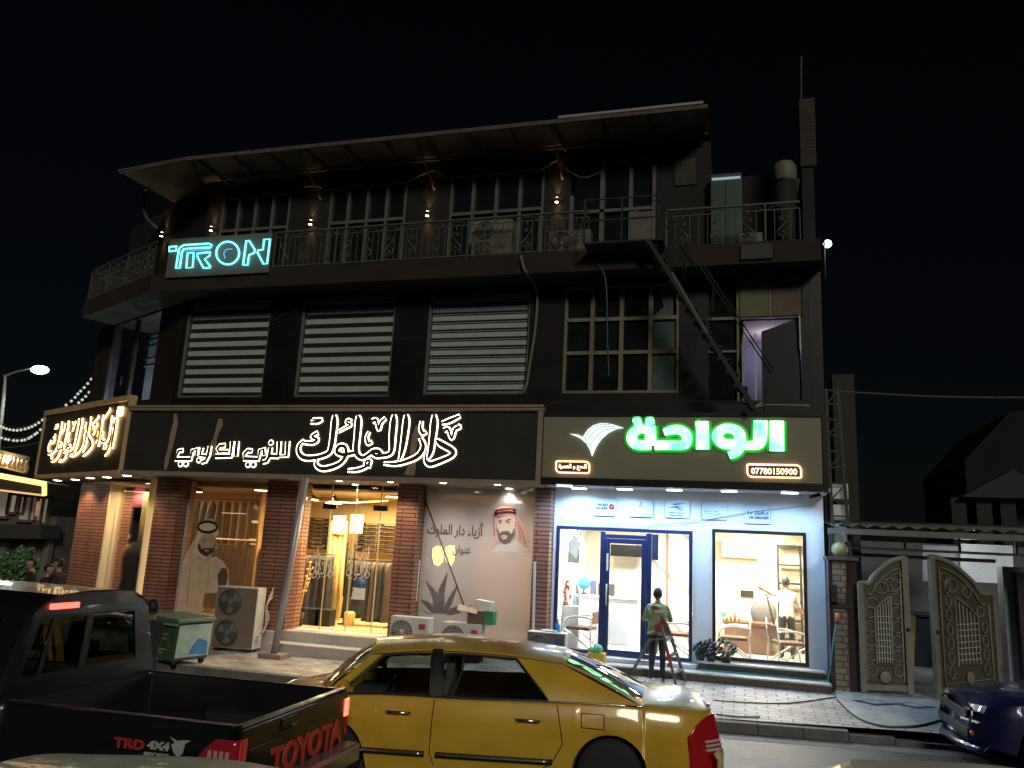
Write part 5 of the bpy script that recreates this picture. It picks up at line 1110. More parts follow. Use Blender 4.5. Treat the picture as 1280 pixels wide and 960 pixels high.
flat('brow', 0, [(820,325),(856,318),(862,326),(822,334)], pq, 16.983, bdm, P2); flat('brow', 0, [(892,322),(945,305),(950,315),(898,332)], pq, 16.983, bdm, P2)
flat('eye', 0, [(826,345),(845,338),(858,346),(842,352)], pq, 16.983, bdm, P2); flat('eye', 0, [(902,343),(925,335),(942,342),(922,350)], pq, 16.983, bdm, P2)
for fold_ in ([(775,300),(783,298),(790,470),(780,480)], [(1010,330),(1018,335),(1050,500),(1040,505)], [(1030,360),(1040,370),(1100,560),(1088,560)], [(990,250),(1000,262),(1010,320),(1000,318)], [(800,290),(860,272),(862,278),(806,300)]):
    flat('scarf_fold', 0, fold_, pq, 16.986, M('print_fold_red', (.34, .10, .11), .7), P2)
m = MB()
for dy in (0, 26): m.tube([Vector((pq(x, y + dy).x, 16.982, pq(x, y + dy).z)) for x, y in ((792, 248), (815, 222), (870, 208), (950, 204), (1000, 222))], .028, 6, flat=(YY, .2))
m.build('head_cord', M('print_maroon', (.14, .04, .045), .6), P2)
dkp = M('print_dark', (.05, .035, .03), .7)
c = (at(535, 665, 16.985) + at(604, 660, 16.985)) / 2; L1 = empty('window_lettering', c, 0, 'upper line of dark Arabic lettering on the frosted window', 'lettering', 'lettering on the frosted window')
lettering(arabic([0xFE83, 0xFEAF, 0xFEF3, 0xFE8E, 0xFE80, 0x20, 0xFEA9, 0xFE8D, 0xFEAD, 0x20, 0xFE8D, 0xFEDF, 0xFEE4, 0xFEE0, 0xFEEE, 0xFED9]), .3, (0, 0, 0), (1, 0, .0), (0, 0, 1), dkp, L1, .002, .006, width=1.32, height=.36)
c = at(577, 688, 16.985); L2 = empty('window_lettering', c, 0, 'lower thinner line of dark Arabic lettering on the frosted window beside two yellow patches', 'lettering', 'lettering on the frosted window')
lettering(arabic([0xFECB, 0xFEE8, 0xFEEE, 0xFE8D, 0xFEE5]), .3, (0, 0, 0), (1, 0, 0), (0, 0, 1), dkp, L2, .002, .003, width=.42, height=.24)
yp = M('yellow_patch', (.75, .6, .18), .6, emit=(1, .82, .38), es=.95)  # glowing colour stands in for shop light seen through gaps in the film
for i, pts in enumerate(([(165,600),(205,578),(265,582),(278,640),(272,740),(225,782),(180,765),(160,690)], [(290,590),(330,574),(388,576),(390,650),(380,730),(350,780),(300,735),(285,690)])):
    o_ = flat('lit_patch', 0, pts, pq, 16.99, yp, None); tag(o_, ['rounded yellow lit patch at the left on the frosted window', 'yellow lit patch in the middle of the frosted window, right of the round one'][i], 'patch', 'yellow patches on the frosted window')
pl_ = lambda x, y: at(340 + x / 3.2, 700 + y / 3.2, 16.985)
AG = empty('leaf_print', (0, 0, 0), 0, 'grey printed agave leaves at the foot of the frosted window', 'poster'); agm = M('print_leaf', (.16, .14, .15), .7, vary=.3)
for i, pts in enumerate(([(650,215),(640,150),(612,80),(660,130),(680,210)], [(660,215),(665,120),(705,40),(690,130),(690,215)], [(640,215),(610,180),(580,150),(630,170),(670,212)], [(680,215),(700,160),(745,95),(725,160),(700,215)], [(690,215),(720,190),(775,178),(730,205),(705,222)], [(640,218),(600,200),(575,188),(620,215)], [(690,218),(730,195),(760,210),(720,222)])): flat('leaf', 0, pts, pl_, 16.992 - i * .0015, agm, AG, .001)
m = MB(); m.bar(at(527, 614, 16.93), at(531, 634, 16.93), .05, .02, up=YY); m.tube([at(528, 616, 16.93), at(552, 680, 16.93), at(583, 765, 16.9)], .018, 6); tag(m.build('leaning_strip', M('wood_strip', (.13, .09, .06), .7, vary=.2)), 'thin dark strip leaning diagonally across the frosted window', 'strip')
m = MB(); m.bar(at(524, 700, 16.88), at(517, 778, 16.88), .05); tag(m.build('white_pipe', M('pipe_white', (.55, .53, .5), .5)), 'white pipe standing at the left edge of the frosted window', 'pipe', 'white pipes by the frosted window')
m = MB(); m.bar(at(668.5, 702, 16.55), at(666.5, 790, 16.55), .05); tag(m.build('white_pipe', M('pipe_white')), 'white pipe standing before the right end pillar of the frosted window', 'pipe', 'white pipes by the frosted window')
# ---- corner window: lantern and mannequin
c = atp(172.5, 622, W0 - CN * .7, CN); L = empty('paper_lantern', c, 0, 'pink half ball lamp hanging in the corner window', 'lamp')
m = MB(); m.ball((0, 0, 0), .27, 18); m.build('globe', M('pink_globe', (.75, .22, .28), .4, emit=(1, .22, .28), es=.5), L); m = MB(); m.cyl((0, 0, .26), (0, 0, 3.74 - c.z), .01); m.build('cord', darkmetal, L)
c = atp(152, 700, W0 - CN * .6, CN); Mn = empty('mannequin', (c.x, c.y, FLS), .4, 'mannequin in a yellow robe standing in the corner window', 'mannequin')
m = MB(); m.smooth = True; m.lathe((0, 0, .12), [(.26, 0), (.22, .5), (.18, .9), (.24, 1.3), (.20, 1.45), (.07, 1.52), (.06, 1.6)], 16); m.build('robe', M('robe_mustard', (.55, .33, .08), .8, vary=.4, vscale=5), Mn); m = MB(); m.ball((0, 0, 1.82), .12, 14, (.85, 1, 1.2)); m.build('head', M('mannequin_cream', (.6, .5, .38), .5), Mn); m = MB(); m.cyl((0, 0, 0), (0, 0, .14), .2); m.build('base', dk, Mn)
c = atp(183, 690, W0 - CN * .5, CN); m = MB()
for k in range(9): q = c + CD * (k * .12 - .5); m.tube([(q.x, q.y, 1.0), (q.x, q.y, 3.7)], .07, 8)
tag(m.build('window_curtain', M('beige_net', (.40, .33, .22), .8, vary=.35, vscale=3)), 'beige curtain hanging at the right of the corner window', 'curtain')
c = atp(163, 705, W0 - CN * .35, CN); m = MB(); m.smooth = True; m.lathe((c.x, c.y, FLS + .1), [(.25, 0), (.2, .7), (.24, 1.2), (.09, 1.6)], 14); tag(m.build('dark_robe_stand', dk2), 'dark robe on a stand in the middle of the corner window', 'robe')
# ================================================================== ON THE PAVEMENT
# slim steel post before the shop
b_ = ground(342, 823, .10); t_ = at(381, 607, b_.y)
Po = empty('steel_post', b_, 0, 'slim grey steel post on a stone foot between the brick pillar and the glass entrance', 'post')
m = MB(); m.tube([(0, 0, .10), (t_.x - b_.x, 0, SOF - b_.z - .01)], .075, 12); m.build('shaft', M('post_grey', (.40, .40, .43), .4, metal=.4, vary=.2), Po)
m = MB(); m.box((-.27, -.2, -.02), (.27, .2, .10)); m.build('foot', M('foot_stone', (.26, .2, .17), .8, vary=.3, bump=.3), Po, .015)
# green rubbish container
gb = M('bin_green', (.045, .085, .04), .55, vary=.45, vscale=4); gl = M('bin_pale', (.42, .58, .48), .5, vary=.25, vscale=5); gd = M('bin_lid', (.06, .13, .09), .5, vary=.25)
c = atz(222, 836, .12); Bn = empty('waste_container', (c.x - .5, c.y + .5, side_z(c.y + .5, -10)), math.radians(-10), 'green waste container with a pale sticker covered side beside the pickup cab', 'container')
m = MB(); m.cur = 0; m.prism([(-.72, .12), (.60, .12), (.66, .98), (-.78, .98)], (0, -.45, 0), XX, UP, (0, .9, 0)); m.build('container_body', gb, Bn, .03)
m = MB(); m.prism([(-.42, .2), (.42, .2), (.42, .94), (-.42, .94)], (.612, 0, 0), YY, Vector((.068, 0, 1)), (.012, 0, 0)); m.build('side_sticker', gl, Bn)
m = MB(); m.prism([(-.1, .26), (.38, .22), (.36, .52), (.12, .62), (-.02, .46)], (.626, 0, 0), YY, Vector((.068, 0, 1)), (.006, 0, 0)); m.build('blue_print', M('print_blue', (.06, .25, .55), .5, vary=.3), Bn)
m = MB()
for z, w_ in ((.70, .5), (.60, .42), (.36, .5), (.28, .3)): m.box((-w_, -.465, z), (w_ * .7, -.448, z + .035))
m.build('worn_marking', M('marking_olive', (.22, .28, .14), .7, vary=.4), Bn)
m = MB(); m.prism([(-.84, .985), (.74, .985), (.70, 1.09), (-.6, 1.13), (-.8, 1.06)], (0, -.5, 0), XX, UP, (0, 1.0, 0)); m.build('container_lid', gd, Bn, .03)
m = MB(); m.box((-.82, -.53, .93), (.70, -.47, .985)); m.build('rim', M('bin_rim', (.22, .27, .22), .5), Bn, .01)
for x in (-.6, .5):
    for y in (-.36, .36): m = MB(); m.cyl((x, y - .03, .08), (x, y + .03, .08), .08); m.build('wheel', blm, Bn)
Bn.scale = (.72, .95, .80)
# cardboard and green cartons on the outdoor unit
c = at(598, 766, 16.28); bz = .40 + .05 + .60
BX = empty('carton', (c.x, 16.28, bz), .08, 'brown open cardboard carton with its flaps up on the outdoor unit', 'box', 'cartons on the outdoor unit')
m = MB(); m.box((-.2, -.13, 0), (.16, .13, .24)); m.build('carton_body', M('carton_dark', (.16, .09, .055), .8, vary=.25), BX)
m = MB(); m.obox((-.2, -.14, .285), (.21, 0, -.03), (0, .06, .05), (0, -.004, .004)); m.obox((-.25, 0, .3), (.08, 0, .05), (0, .12, 0), (.002, 0, .004)); m.build('flap', M('carton_tan', (.52, .38, .23), .8, vary=.2), BX)
m = MB(); m.box((.0, -.12, 0), (.19, .12, .27)); gx = tag(m.build('carton', M('carton_green', (.05, .24, .09), .6, vary=.3), None, .006), 'small green carton right of the brown one on the outdoor unit', 'box', 'cartons on the outdoor unit'); gx.location = (c.x + .175, 16.26, bz)
m = MB(); m.obox((0, 0, .1), (.17, 0, -.02), (0, .11, 0), (0.02, 0, .09)); wx = tag(m.build('carton', M('carton_white', (.70, .66, .58), .7, vary=.15), None, .006), 'white carton lying on top of the brown and green cartons', 'box', 'cartons on the outdoor unit'); wx.location = (c.x + .12, 16.28, bz + .28)
# bottle, sheets on the dusty unit
c = at(697, 775, 16.2); m = MB(); m.lathe((c.x, 16.22, 1.01), [(.045, 0), (.05, .02), (.05, .14), (.02, .19), (.02, .24), (.015, .25)], 12); tag(m.build('spray_bottle', M('blue_liquid', (.03, .22, .62), .2)), 'small blue spray bottle on the dusty outdoor unit by the office', 'bottle')
c = at(683, 781, 16.2); m = MB(); m.smooth = True
for k in range(4): m.ball((c.x - .05 + .08 * k, 16.2, 1.03), .05, 8, (1.4, 1, .5))
tag(m.build('crumpled_bag', M('bag_white', (.7, .72, .74), .6)), 'crumpled white bag on the dusty outdoor unit', 'bag')
# plastic flower pot with light green bag by the office door
c = at(745, 813, 16.35); m = MB(); m.box((c.x - .17, 16.3, .478), (c.x + .17, 16.6, .66)); tag(m.build('yellow_crate', M('crate_yellow', (.60, .36, .05), .5), None, .01), 'small yellow crate before the office door behind the taxi', 'crate')
m = MB(); rd = random.Random(9)
for k in range(7): m.ball((c.x - .02 + rd.uniform(-.1, .1), 16.45 + rd.uniform(-.08, .08), .70 + rd.uniform(0, .08)), .075, 8)
tag(m.build('green_bag', M('bag_green', (.12, .55, .28), .4, vary=.3)), 'bright green plastic bag in the yellow crate', 'bag')
# planter of shrubs on the window step
leafm = M('leaf_dark', (.035, .085, .04), .55, vary=.5, vscale=9); leafm2 = M('leaf_bluegreen', (.03, .10, .075), .5, vary=.4, vscale=9)
def leafy(mb, c, R, n, rd, size=.07, sc=(1, 1, 1)):
    for k in range(n):
        d = Vector((rd.gauss(0, 1), rd.gauss(0, 1), rd.gauss(0, 1))).normalized(); r = R * rd.uniform(.35, 1.0) ** .6
        p = Vector(c) + Vector((d.x * r * sc[0], d.y * r * sc[1], d.z * r * sc[2])); s = size * rd.uniform(.6, 1.3)
        a = Vector((rd.gauss(0, 1), rd.gauss(0, 1), rd.gauss(0, 1))).normalized(); b = a.orthogonal().normalized(); t = a.cross(b)
        mb.add([p - b * s, p + t * s * .4 + a * s * .1, p + b * s, p - t * s * .4 + a * s * .1], [(0, 1, 2, 3)])
rd = random.Random(21)
for i, (px, py, r, lab) in enumerate(((875, 829, .13, 'small leggy plant at the left end of the window step'), (889, 822, .17, 'dark reddish plant in the middle of the window step'), (908, 825, .21, 'largest round bushy plant on the window step'))):
    c = at(px, py, 16.78); Pl = empty('potted_plant', (c.x, 16.8, .642), 0, lab, 'plant', 'plants on the window step')
    m = MB(); m.lathe((0, 0, 0), [(.07, 0), (.1, .1), (.105, .11)], 14); m.build('pot', acd, Pl)
    m = MB(); leafy(m, (0, 0, .12 + r * .7), r, 130, rd, .055); m.build('foliage', [leafm2, M('leaf_purple', (.05, .025, .04), .5, vary=.4), leafm][i], Pl)
    m = MB(); m.tube([(0, 0, .08), (.01, 0, .2)], .012, 5); m.build('stem', rust, Pl)
# teal hose along the step, hanging on the gate pillar
hz = [at(876, 843, 16.55), at(920, 846.5, 16.6), at(980, 851.5, 16.6), at(1030, 852.5, 16.55), at(1036, 846, 16.2), at(1042, 800, 16.3), at(1046, 775, 16.42)]
for p in hz[:4]: p.z = .495
m = MB(); m.tube(smooth_path(hz, 5), .015, 6); tag(m.build('garden_hose', M('hose_teal', (.02, .17, .17), .4)), 'teal garden hose lying along the office step and up beside the stone pillar', 'hose')
c = at(1047, 772, 16.40); m = MB(); m.cyl((c.x, 16.35, c.z - .06), (c.x, 16.35, c.z + .08), .05, .035); tag(m.build('hose_nozzle', M('nozzle_red', (.60, .12, .05), .4)), 'small red hose nozzle on the stone gate pillar', 'nozzle')
# black cables on the paving
def gline(pts, r, nm, mat, lab, cat, lift=.02):
    P = []
    for x, y in pts:
        p = atz(x, y, .26)
        for _ in range(4): p = atz(x, y, side_z(p.y) + lift)
        P.append(p)
    m = MB(); m.tube(smooth_path(P, 5), r, 6); return tag(m.build(nm, mat), lab, cat)
gline([(892, 875), (930, 878), (985, 879), (1040, 872), (1085, 866)], .012, 'ground_cable', M('black_cable'), 'black cable lying across the pavers in front of the office step', 'cable')
gline([(895, 893), (925, 896), (950, 896)], .013, 'ground_cable', M('black_cable'), 'short black cable lying near the kerb behind the taxi', 'cable')

# ================================================================== GATE AND CANOPY AT THE RIGHT
stonem = brickmat('carved_stone', (.30, .25, .18), (.22, .18, .13), (.10, .08, .06), .23, .11, .012, 'xz', 1.0, .8, offset=.3)
tilem = M('maroon_tile', (.045, .022, .025), .35, vary=.3, vscale=3)
gz0 = side_z(16.6)
def gate_pillar(px0, px1, ytop, Y, lab, split=True, dp=.5):
    a, b = at(px0, 800, Y), at(px1, 800, Y); t = at(px0, ytop, Y); G_ = empty('gate_pillar', ((a.x + b.x) / 2, Y, side_z(Y)), 0, lab, 'gate pillar'); hw = (b.x - a.x) / 2; h = t.z - side_z(Y)
    m = MB(); m.box((-hw, 0, -.05), (hw, dp, h)); m.build('shaft', tilem, G_)
    if split: m = MB(); m.box((-hw * .72, -.03, 0), (hw * .22, -.001, h - .03)); m.build('stone_facing', stonem, G_)
    m = MB(); m.box((-hw - .04, -.06, h), (hw + .04, dp + .04, h + .07)); m.build('cap', M('cap_stone', (.12, .10, .09), .6, vary=.3), G_, .01)
    return G_, hw, h
GP, ghw, gh = gate_pillar(1038, 1074, 700, 16.45, 'carved stone gate pillar with dark tile edges right of the white office')
# meter box as a dark zigzag bracket, globe lamp
c = at(1050, 745, 16.40); m = MB(); m.box((c.x - .14, 16.38, c.z - .16), (c.x - .05, 16.42, c.z + .2)); m.box((c.x - .14, 16.38, c.z - .22), (c.x + .22, 16.42, c.z - .12)); m.box((c.x + .12, 16.38, c.z - .12), (c.x + .2, 16.42, c.z + .12)); tag(m.build('meter_bracket', darkmetal), 'black angular metal bracket fixed on the stone gate pillar', 'bracket')
c = at(1050, 687, 16.6); GL = empty('globe_lamp', (c.x, 16.65, at(1050, 700, 16.5).z + .07), 0, 'unlit pale globe lamp standing on the stone gate pillar', 'lamp')
hz_ = c.z - GL.location.z; m = MB(); m.ball((0, 0, hz_), .15, 18); m.build('globe', M('globe_cream', (.34, .33, .17), .35, vary=.1), GL); m = MB(); m.lathe((0, 0, 0), [(.09, 0), (.08, .04), (.04, max(.05, hz_ - .15))], 12); m.build('base', darkmetal, GL)
m = MB(); m.tube(smooth_path([at(1044, 655, 16.6), at(1052, 662, 16.6), at(1056, 675, 16.6), at(1052, 680, 16.6)], 4), .01, 5); tag(m.build('cable', M('bright_cable')), 'loose pale cable hanging over the globe lamp', 'cable')
# gate leaves
gatem = M('gate_khaki', (.22, .21, .155), .5, vary=.25, vscale=4); gsheet = M('gate_sheet', (.085, .08, .05), .6, vary=.25, vscale=3); gorn = M('gate_ornament', (.25, .24, .19), .5, vary=.2)
def gate_leaf(hinge, free, h_hinge, h_free, lab):
    """hinge, free: ground points; arched head rising to the free edge"""
    u = (free - hinge); W = u.length; u.normalize(); nn = Vector((u.y, -u.x, 0))
    if nn.y > 0: nn = -nn
    L = empty('gate_leaf', hinge, 0, lab, 'gate', 'leaves of the ornate metal gate')
    def top(f):
        if f < .18: return h_hinge + .02 * math.sin(f / .18 * math.pi)
        g = (f - .18) / .82
        return h_hinge + (h_free - h_hinge) * (math.sin(g * math.pi / 2) ** .85 if g > .12 else .25 * (g / .12) ** 2 * 1.0) if g > .12 else h_hinge + (h_free - h_hinge) * .16 * (g / .12)
    N = 24; P2 = lambda f, z: u * (W * f) + UP * z
    poly = [(W * (.03 + .94 * i / N), top(i / N) - .06) for i in range(N + 1)]
    m = MB(); m.prism([(W * .03, .10)] + [(W * .97, .10)] + poly[::-1], nn * -.01, u, UP, nn * -.015); m.build('backing_sheet', gsheet, L)
    m = MB(); m.bar(P2(.02, .03), P2(.02, top(0)), .09, .07, up=nn); m.bar(P2(.965, .03), P2(.965, top(1)), .11, .08, up=nn); m.bar(P2(.06, .12), P2(.92, .12), .10, .06, up=nn)
    m.tube([P2(i / N, top(i / N) - .03) for i in range(N + 1)], .05, 6, flat=(nn, .6)); m.build('outer_frame', gatem, L)
    def inset(k0, f0, f1, zb): return [P2(f0, zb)] + [P2(f0 + (f1 - f0) * i / 14, top(.05 + .9 * i / 14) - k0) for i in range(15)] + [P2(f1, zb)]
    m = MB(); m.tube([p + nn * .012 for p in inset(.22, .10, .86, .24)], .016, 6, closed=True); m.build('inner_moulding', gorn, L)
    p1 = [P2(.30, .52)] + [P2(.30 + .34 * i / 10, top(.3 + .35 * i / 10) - .62) for i in range(11)] + [P2(.64, .52)]
    m = MB(); m.tube([p + nn * .014 for p in p1], .022, 6, closed=True); m.build('panel_moulding', gorn, L)
    m = MB()
    for i in range(1, 6):
        f = .30 + .34 * i / 6; m.bar(P2(f, .55) + nn * .016, P2(f, top(f) - .66) + nn * .016, .016, .012, up=nn)
    z = .62
    while z < top(.3) - .7: m.bar(P2(.30, z) + nn * .018, P2(.64, z) + nn * .018, .016, .012, up=nn); z += .105
    m.build('lattice', M('lattice_pale', (.46, .46, .41), .5), L)
    for f in (.20, .75):
        m = MB(); z = .42
        while z < top(f) - .45:
            m.tube([P2(f, z) + nn * .015 + u * (.085 * math.cos(a * math.pi / 6)) + UP * (.10 * math.sin(a * math.pi / 6)) for a in range(12)], .011, 5, closed=True); z += .25
        m.build('ring_column', gorn, L)
    m = MB()
    for f, dz, r in ((.25, .42, .11), (.45, .36, .13), (.68, .44, .15), (.80, .36, .10)):
        m.tube([P2(f, top(f) - dz) + nn * .015 + u * (r * math.cos(a * math.pi / 8)) + UP * (r * .8 * math.sin(a * math.pi / 8)) for a in range(16)], .012, 5, closed=True)
    m.build('scroll_rings', gorn, L)
    m = MB(); m.lathe(P2(.47, .30) + nn * .012, [(.12, 0), (.09, .02), (.03, .03)], 16, nn); m.build('rosette', gorn, L)
    m = MB(); m.lathe(P2(.965, 1.15) + nn * .045, [(.03, 0), (.035, .03), (.02, .045)], 10, nn); m.build('gate_handle', darkmetal, L)
    return L
def gp(px, py): p = atz(px, py, .30); p = atz(px, py, side_z(p.y) + .04); return Vector((p.x, p.y, side_z(p.y) + .04))
h1, f1_ = gp(1079, 864), gp(1140, 866)
zt = lambda px, py, p: at(px, py, p.y).z - p.z
gate_leaf(h1, f1_, zt(1078, 728, h1), zt(1134, 696, f1_), 'left ornate khaki metal gate leaf with an arched top, beside the stone pillar')
f2_, h2 = gp(1170, 871), gp(1250, 856)
gate_leaf(h2, f2_, zt(1247, 741, h2), zt(1162, 694, f2_), 'right ornate khaki metal gate leaf with square lattice, behind the blue car')
a = at(1252, 700, 18.6); m = MB(); m.box((a.x, 18.6, .3), (a.x + .38, 19.0, at(1252, 708, 18.6).z)); tag(m.build('gate_post', M('pale_post', (.33, .32, .30), .7, vary=.2)), 'pale plain post at the right hinge of the gate', 'post')
a = at(1268, 700, 18.4); m = MB(); m.box((a.x, 18.35, .3), (a.x + 3, 18.9, at(1268, 715, 18.4).z)); tag(m.build('boundary_wall', tilem), 'dark maroon tiled wall at the right edge beyond the gate', 'wall')
# yard behind the gate
m = MB(); m.add([(1.7, 17.3, side_z(17.3) + .03), (14, 17.3, side_z(17.3) + .03), (14, 34, .5), (1.7, 34, .5)], [(0, 1, 2, 3)]); tag(m.build('yard_floor', M('yard_tile', (.38, .37, .35), .5, vary=.2, vscale=5)), kind='structure')
m = MB(); m.box((2.0, 24.5, .3), (8, 24.8, 3.3)); tag(m.build('yard_wall', M('yard_plaster', (.15, .165, .19), .8, vary=.2)), 'pale blue grey plaster wall at the back of the yard behind the gate', 'wall')
c = at(1153, 822, 21.0); Bb = empty('wheelie_bin', (c.x - .05, 21.0, .42), 0, 'dark purple grey bin in the yard between the gate leaves', 'bin')
m = MB(); m.prism([(-.32, 0), (.32, 0), (.38, 1.1), (-.38, 1.1)], (0, 0, 0), XX, UP, (0, .6, 0)); m.build('bin_body', M('bin_purple', (.05, .045, .07), .5), Bb, .03); m = MB(); m.box((-.41, -.05, 1.103), (.41, .65, 1.19)); m.build('bin_lid', M('bin_purple'), Bb, .02)
c = at(1138, 822, 20.5); m = MB(); m.obox((c.x, 20.5, 1.0), (.1, 0, -.05), (0, .02, 0), (.05, 0, .6)); tag(m.build('leaning_board', M('board_yellow', (.35, .27, .10), .7, vary=.3)), 'narrow yellowish board leaning in the yard beside the dark bin', 'board')
# pergola canopy of steel tubes with corrugated roof
CP = empty('gate_canopy', (2.1, 17, 3.2), 0, 'steel canopy with corrugated sheet roof spanning over the gate', 'canopy'); o = CP.location
tube_m = M('canopy_steel', (.035, .038, .036), .5, vary=.2); zr = 3.36
m = MB(); n = 64
prof = [(1.55 + i * 4.6 / n, .03 * math.cos(i * 2 * math.pi / 4)) for i in range(n + 1)]
m.smooth = True
for i in range(n):
    (xa, za), (xb, zb) = prof[i], prof[i + 1]; m.add([(xa - o.x, 16.7 - o.y, zr + za - o.z), (xb - o.x, 16.7 - o.y, zr + zb - o.z), (xb - o.x, 22 - o.y, zr + .35 + zb - o.z), (xa - o.x, 22 - o.y, zr + .35 + za - o.z)], [(0, 1, 2, 3)])
m.build('roof_sheet', M('corrugated_sheet', (.24, .24, .21), .5, metal=.3, vary=.3), CP, solid=.01)
m = MB(); m.box((1.57 - o.x, 16.72 - o.y, zr - .17 - o.z), (6.2 - o.x, 16.8 - o.y, zr - .06 - o.z)); m.build('front_beam', M('beam_grey', (.16, .16, .14), .5, vary=.2), CP)
m = MB()
for y, z in ((17.7, 3.26), (19.3, 3.30), (21.2, 3.42)): m.bar(Vector((1.6, y, z)) - o, Vector((6.0, y, z)) - o, .07, .06)
for x in (1.66, 2.6, 3.55, 4.5, 5.4): m.bar(Vector((x, 16.8, 3.24)) - o, Vector((x, 21.5, 3.46)) - o, .06, .05)
m.build('roof_frame', tube_m, CP)
m = MB()
for x in (2.05, 3.0, 3.95, 4.9): m.bar(Vector((x, 17.2, 2.95)) - o, Vector((x, 17.2, 3.26)) - o, .04)
m.bar(Vector((1.95, 17.2, 2.95)) - o, Vector((5.3, 17.2, 2.95)) - o, .05); m.bar(Vector((1.95, 17.45, 2.82)) - o, Vector((4.6, 17.45, 2.82)) - o, .05, .07); m.build('brace_frame', alu_dimmed, CP)
m = MB(); m.bar(Vector((1.62, 16.74, .3)) - o, Vector((1.62, 16.74, zr - .17)) - o, .07); m.bar(Vector((5.35, 17.2, .3)) - o, Vector((5.35, 17.2, 3.3)) - o, .07); m.build('canopy_post', tube_m, CP)
for i, (x, y, z) in enumerate(((4.6, 21.3, 2.75), (5.25, 20.6, 2.8))):
    m = MB(); m.obox((x, y, z), (.5, -.1, 0), (0, .01, 0), (.02, 0, .42)); tag(m.build('white_board', M('board_white', (.62, .62, .60), .6, vary=.15)), ['white rectangular board hanging under the canopy, left one', 'white board with faint lines hanging under the canopy, right one'][i], 'board', 'boards under the gate canopy')
light('yard_light', 'POINT', (4.6, 19.6, 3.0), 36, (.85, .95, 1), CP.children[0] if False else None, radius=.12)
# tall lattice ladder mast beside the office
LM = empty('ladder_mast', (1.72, 16.95, .3), 0, 'dark lattice ladder mast standing between the office and the gate', 'mast')
for dx in (0, .36):
    m = MB(); m.bar((dx - .0, 0, 0), (dx * .6 - .08, .05, 5.8), .06); m.build('mast_leg', tube_m, LM)
m = MB(); z = 2.6; k = 0
while z < 5.6:
    f = z / 5.8; a_, b_2 = Vector((-.08 * f, .02, z)), Vector((.36 + (-.224) * f, .02, z)); m = MB(); m.bar(a_, b_2, .035)
    if k % 2: m.bar(a_, b_2 + UP * .3, .025)
    m.build('rung', tube_m, LM); z += .32; k += 1
m = MB(); 
for k in range(3): m.box((-.02, .12, 2.75 + k * .42), (.28, .14, 3.05 + k * .42))
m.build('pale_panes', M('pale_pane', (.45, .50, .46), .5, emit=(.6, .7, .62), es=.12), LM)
# dim neighbours on the right
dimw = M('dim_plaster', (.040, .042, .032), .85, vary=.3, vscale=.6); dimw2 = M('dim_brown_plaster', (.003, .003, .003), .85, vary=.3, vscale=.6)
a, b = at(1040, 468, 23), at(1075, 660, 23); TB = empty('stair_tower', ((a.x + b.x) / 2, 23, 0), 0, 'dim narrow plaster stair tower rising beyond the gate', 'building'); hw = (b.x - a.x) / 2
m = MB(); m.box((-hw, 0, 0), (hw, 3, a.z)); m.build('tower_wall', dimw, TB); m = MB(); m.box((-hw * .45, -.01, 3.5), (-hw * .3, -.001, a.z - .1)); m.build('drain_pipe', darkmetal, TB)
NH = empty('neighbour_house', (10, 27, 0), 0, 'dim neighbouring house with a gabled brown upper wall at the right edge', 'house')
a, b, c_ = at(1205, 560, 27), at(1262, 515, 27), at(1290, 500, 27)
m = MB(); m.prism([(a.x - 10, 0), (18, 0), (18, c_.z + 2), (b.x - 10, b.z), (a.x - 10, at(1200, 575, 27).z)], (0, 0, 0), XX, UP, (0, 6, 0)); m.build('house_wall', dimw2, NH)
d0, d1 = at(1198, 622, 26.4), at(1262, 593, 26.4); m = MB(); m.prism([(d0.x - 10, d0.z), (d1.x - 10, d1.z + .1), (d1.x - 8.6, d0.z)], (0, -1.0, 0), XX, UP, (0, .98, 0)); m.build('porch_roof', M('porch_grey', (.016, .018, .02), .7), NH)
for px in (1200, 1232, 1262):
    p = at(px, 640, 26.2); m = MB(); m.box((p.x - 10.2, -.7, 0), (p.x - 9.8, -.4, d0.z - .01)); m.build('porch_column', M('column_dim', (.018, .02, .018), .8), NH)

# ================================================================== FAR LEFT: STREET CORNER
FX = -33.0
LB = empty('lit_building', (0, 0, 0), 0, 'low building with golden cornice light strips and balustrade far down the left street', 'building')
DL = 30.0
dkw = M('left_building_dark', (.14, .11, .10), .7, vary=.3); gold = M('gold_strip', (1, .7, .3), .5, emit=(1, .60, .18), es=2.0); goldd = M('gold_strip_dim', (1, .7, .3), .5, emit=(1, .6, .25), es=.7)
y0 = DL
def lb(px, py): return at(px, py, DL)
a, b = lb(-60, 590), lb(68, 660)
m = MB(); q0, q1 = lb(-60, 600), lb(66, 640); m.prism([(q0.x, lb(-60, 640).z), (q1.x, lb(66, 645).z), (q1.x, lb(66, 700).z - 3), (q0.x, -1)], (0, DL + .3, 0), XX, UP, (0, 6, 0)); m.build('wall', dkw, LB)
def strip(px0, py0, px1, py1, h, dep, mat, nm, dy=0.0):
    p, q = lb(px0, py0), lb(px1, py1); m = MB(); m.prism([(p.x, p.z), (q.x, q.z), (q.x, q.z + h), (p.x, p.z + h)], (0, DL - dep + dy, 0), XX, UP, (0, dep, 0)); return m.build(nm, mat, LB)
m = MB(); p, q, r, s = lb(-60, 580), lb(84, 607), lb(84, 622), lb(-60, 605); m.prism([(p.x, p.z), (q.x, q.z), (r.x, r.z), (s.x, s.z)], (0, DL - 1.2, 0), XX, UP, (0, 1.6, 0)); m.build('roof_fascia', M('fascia_brown', (.03, .024, .02), .6), LB)
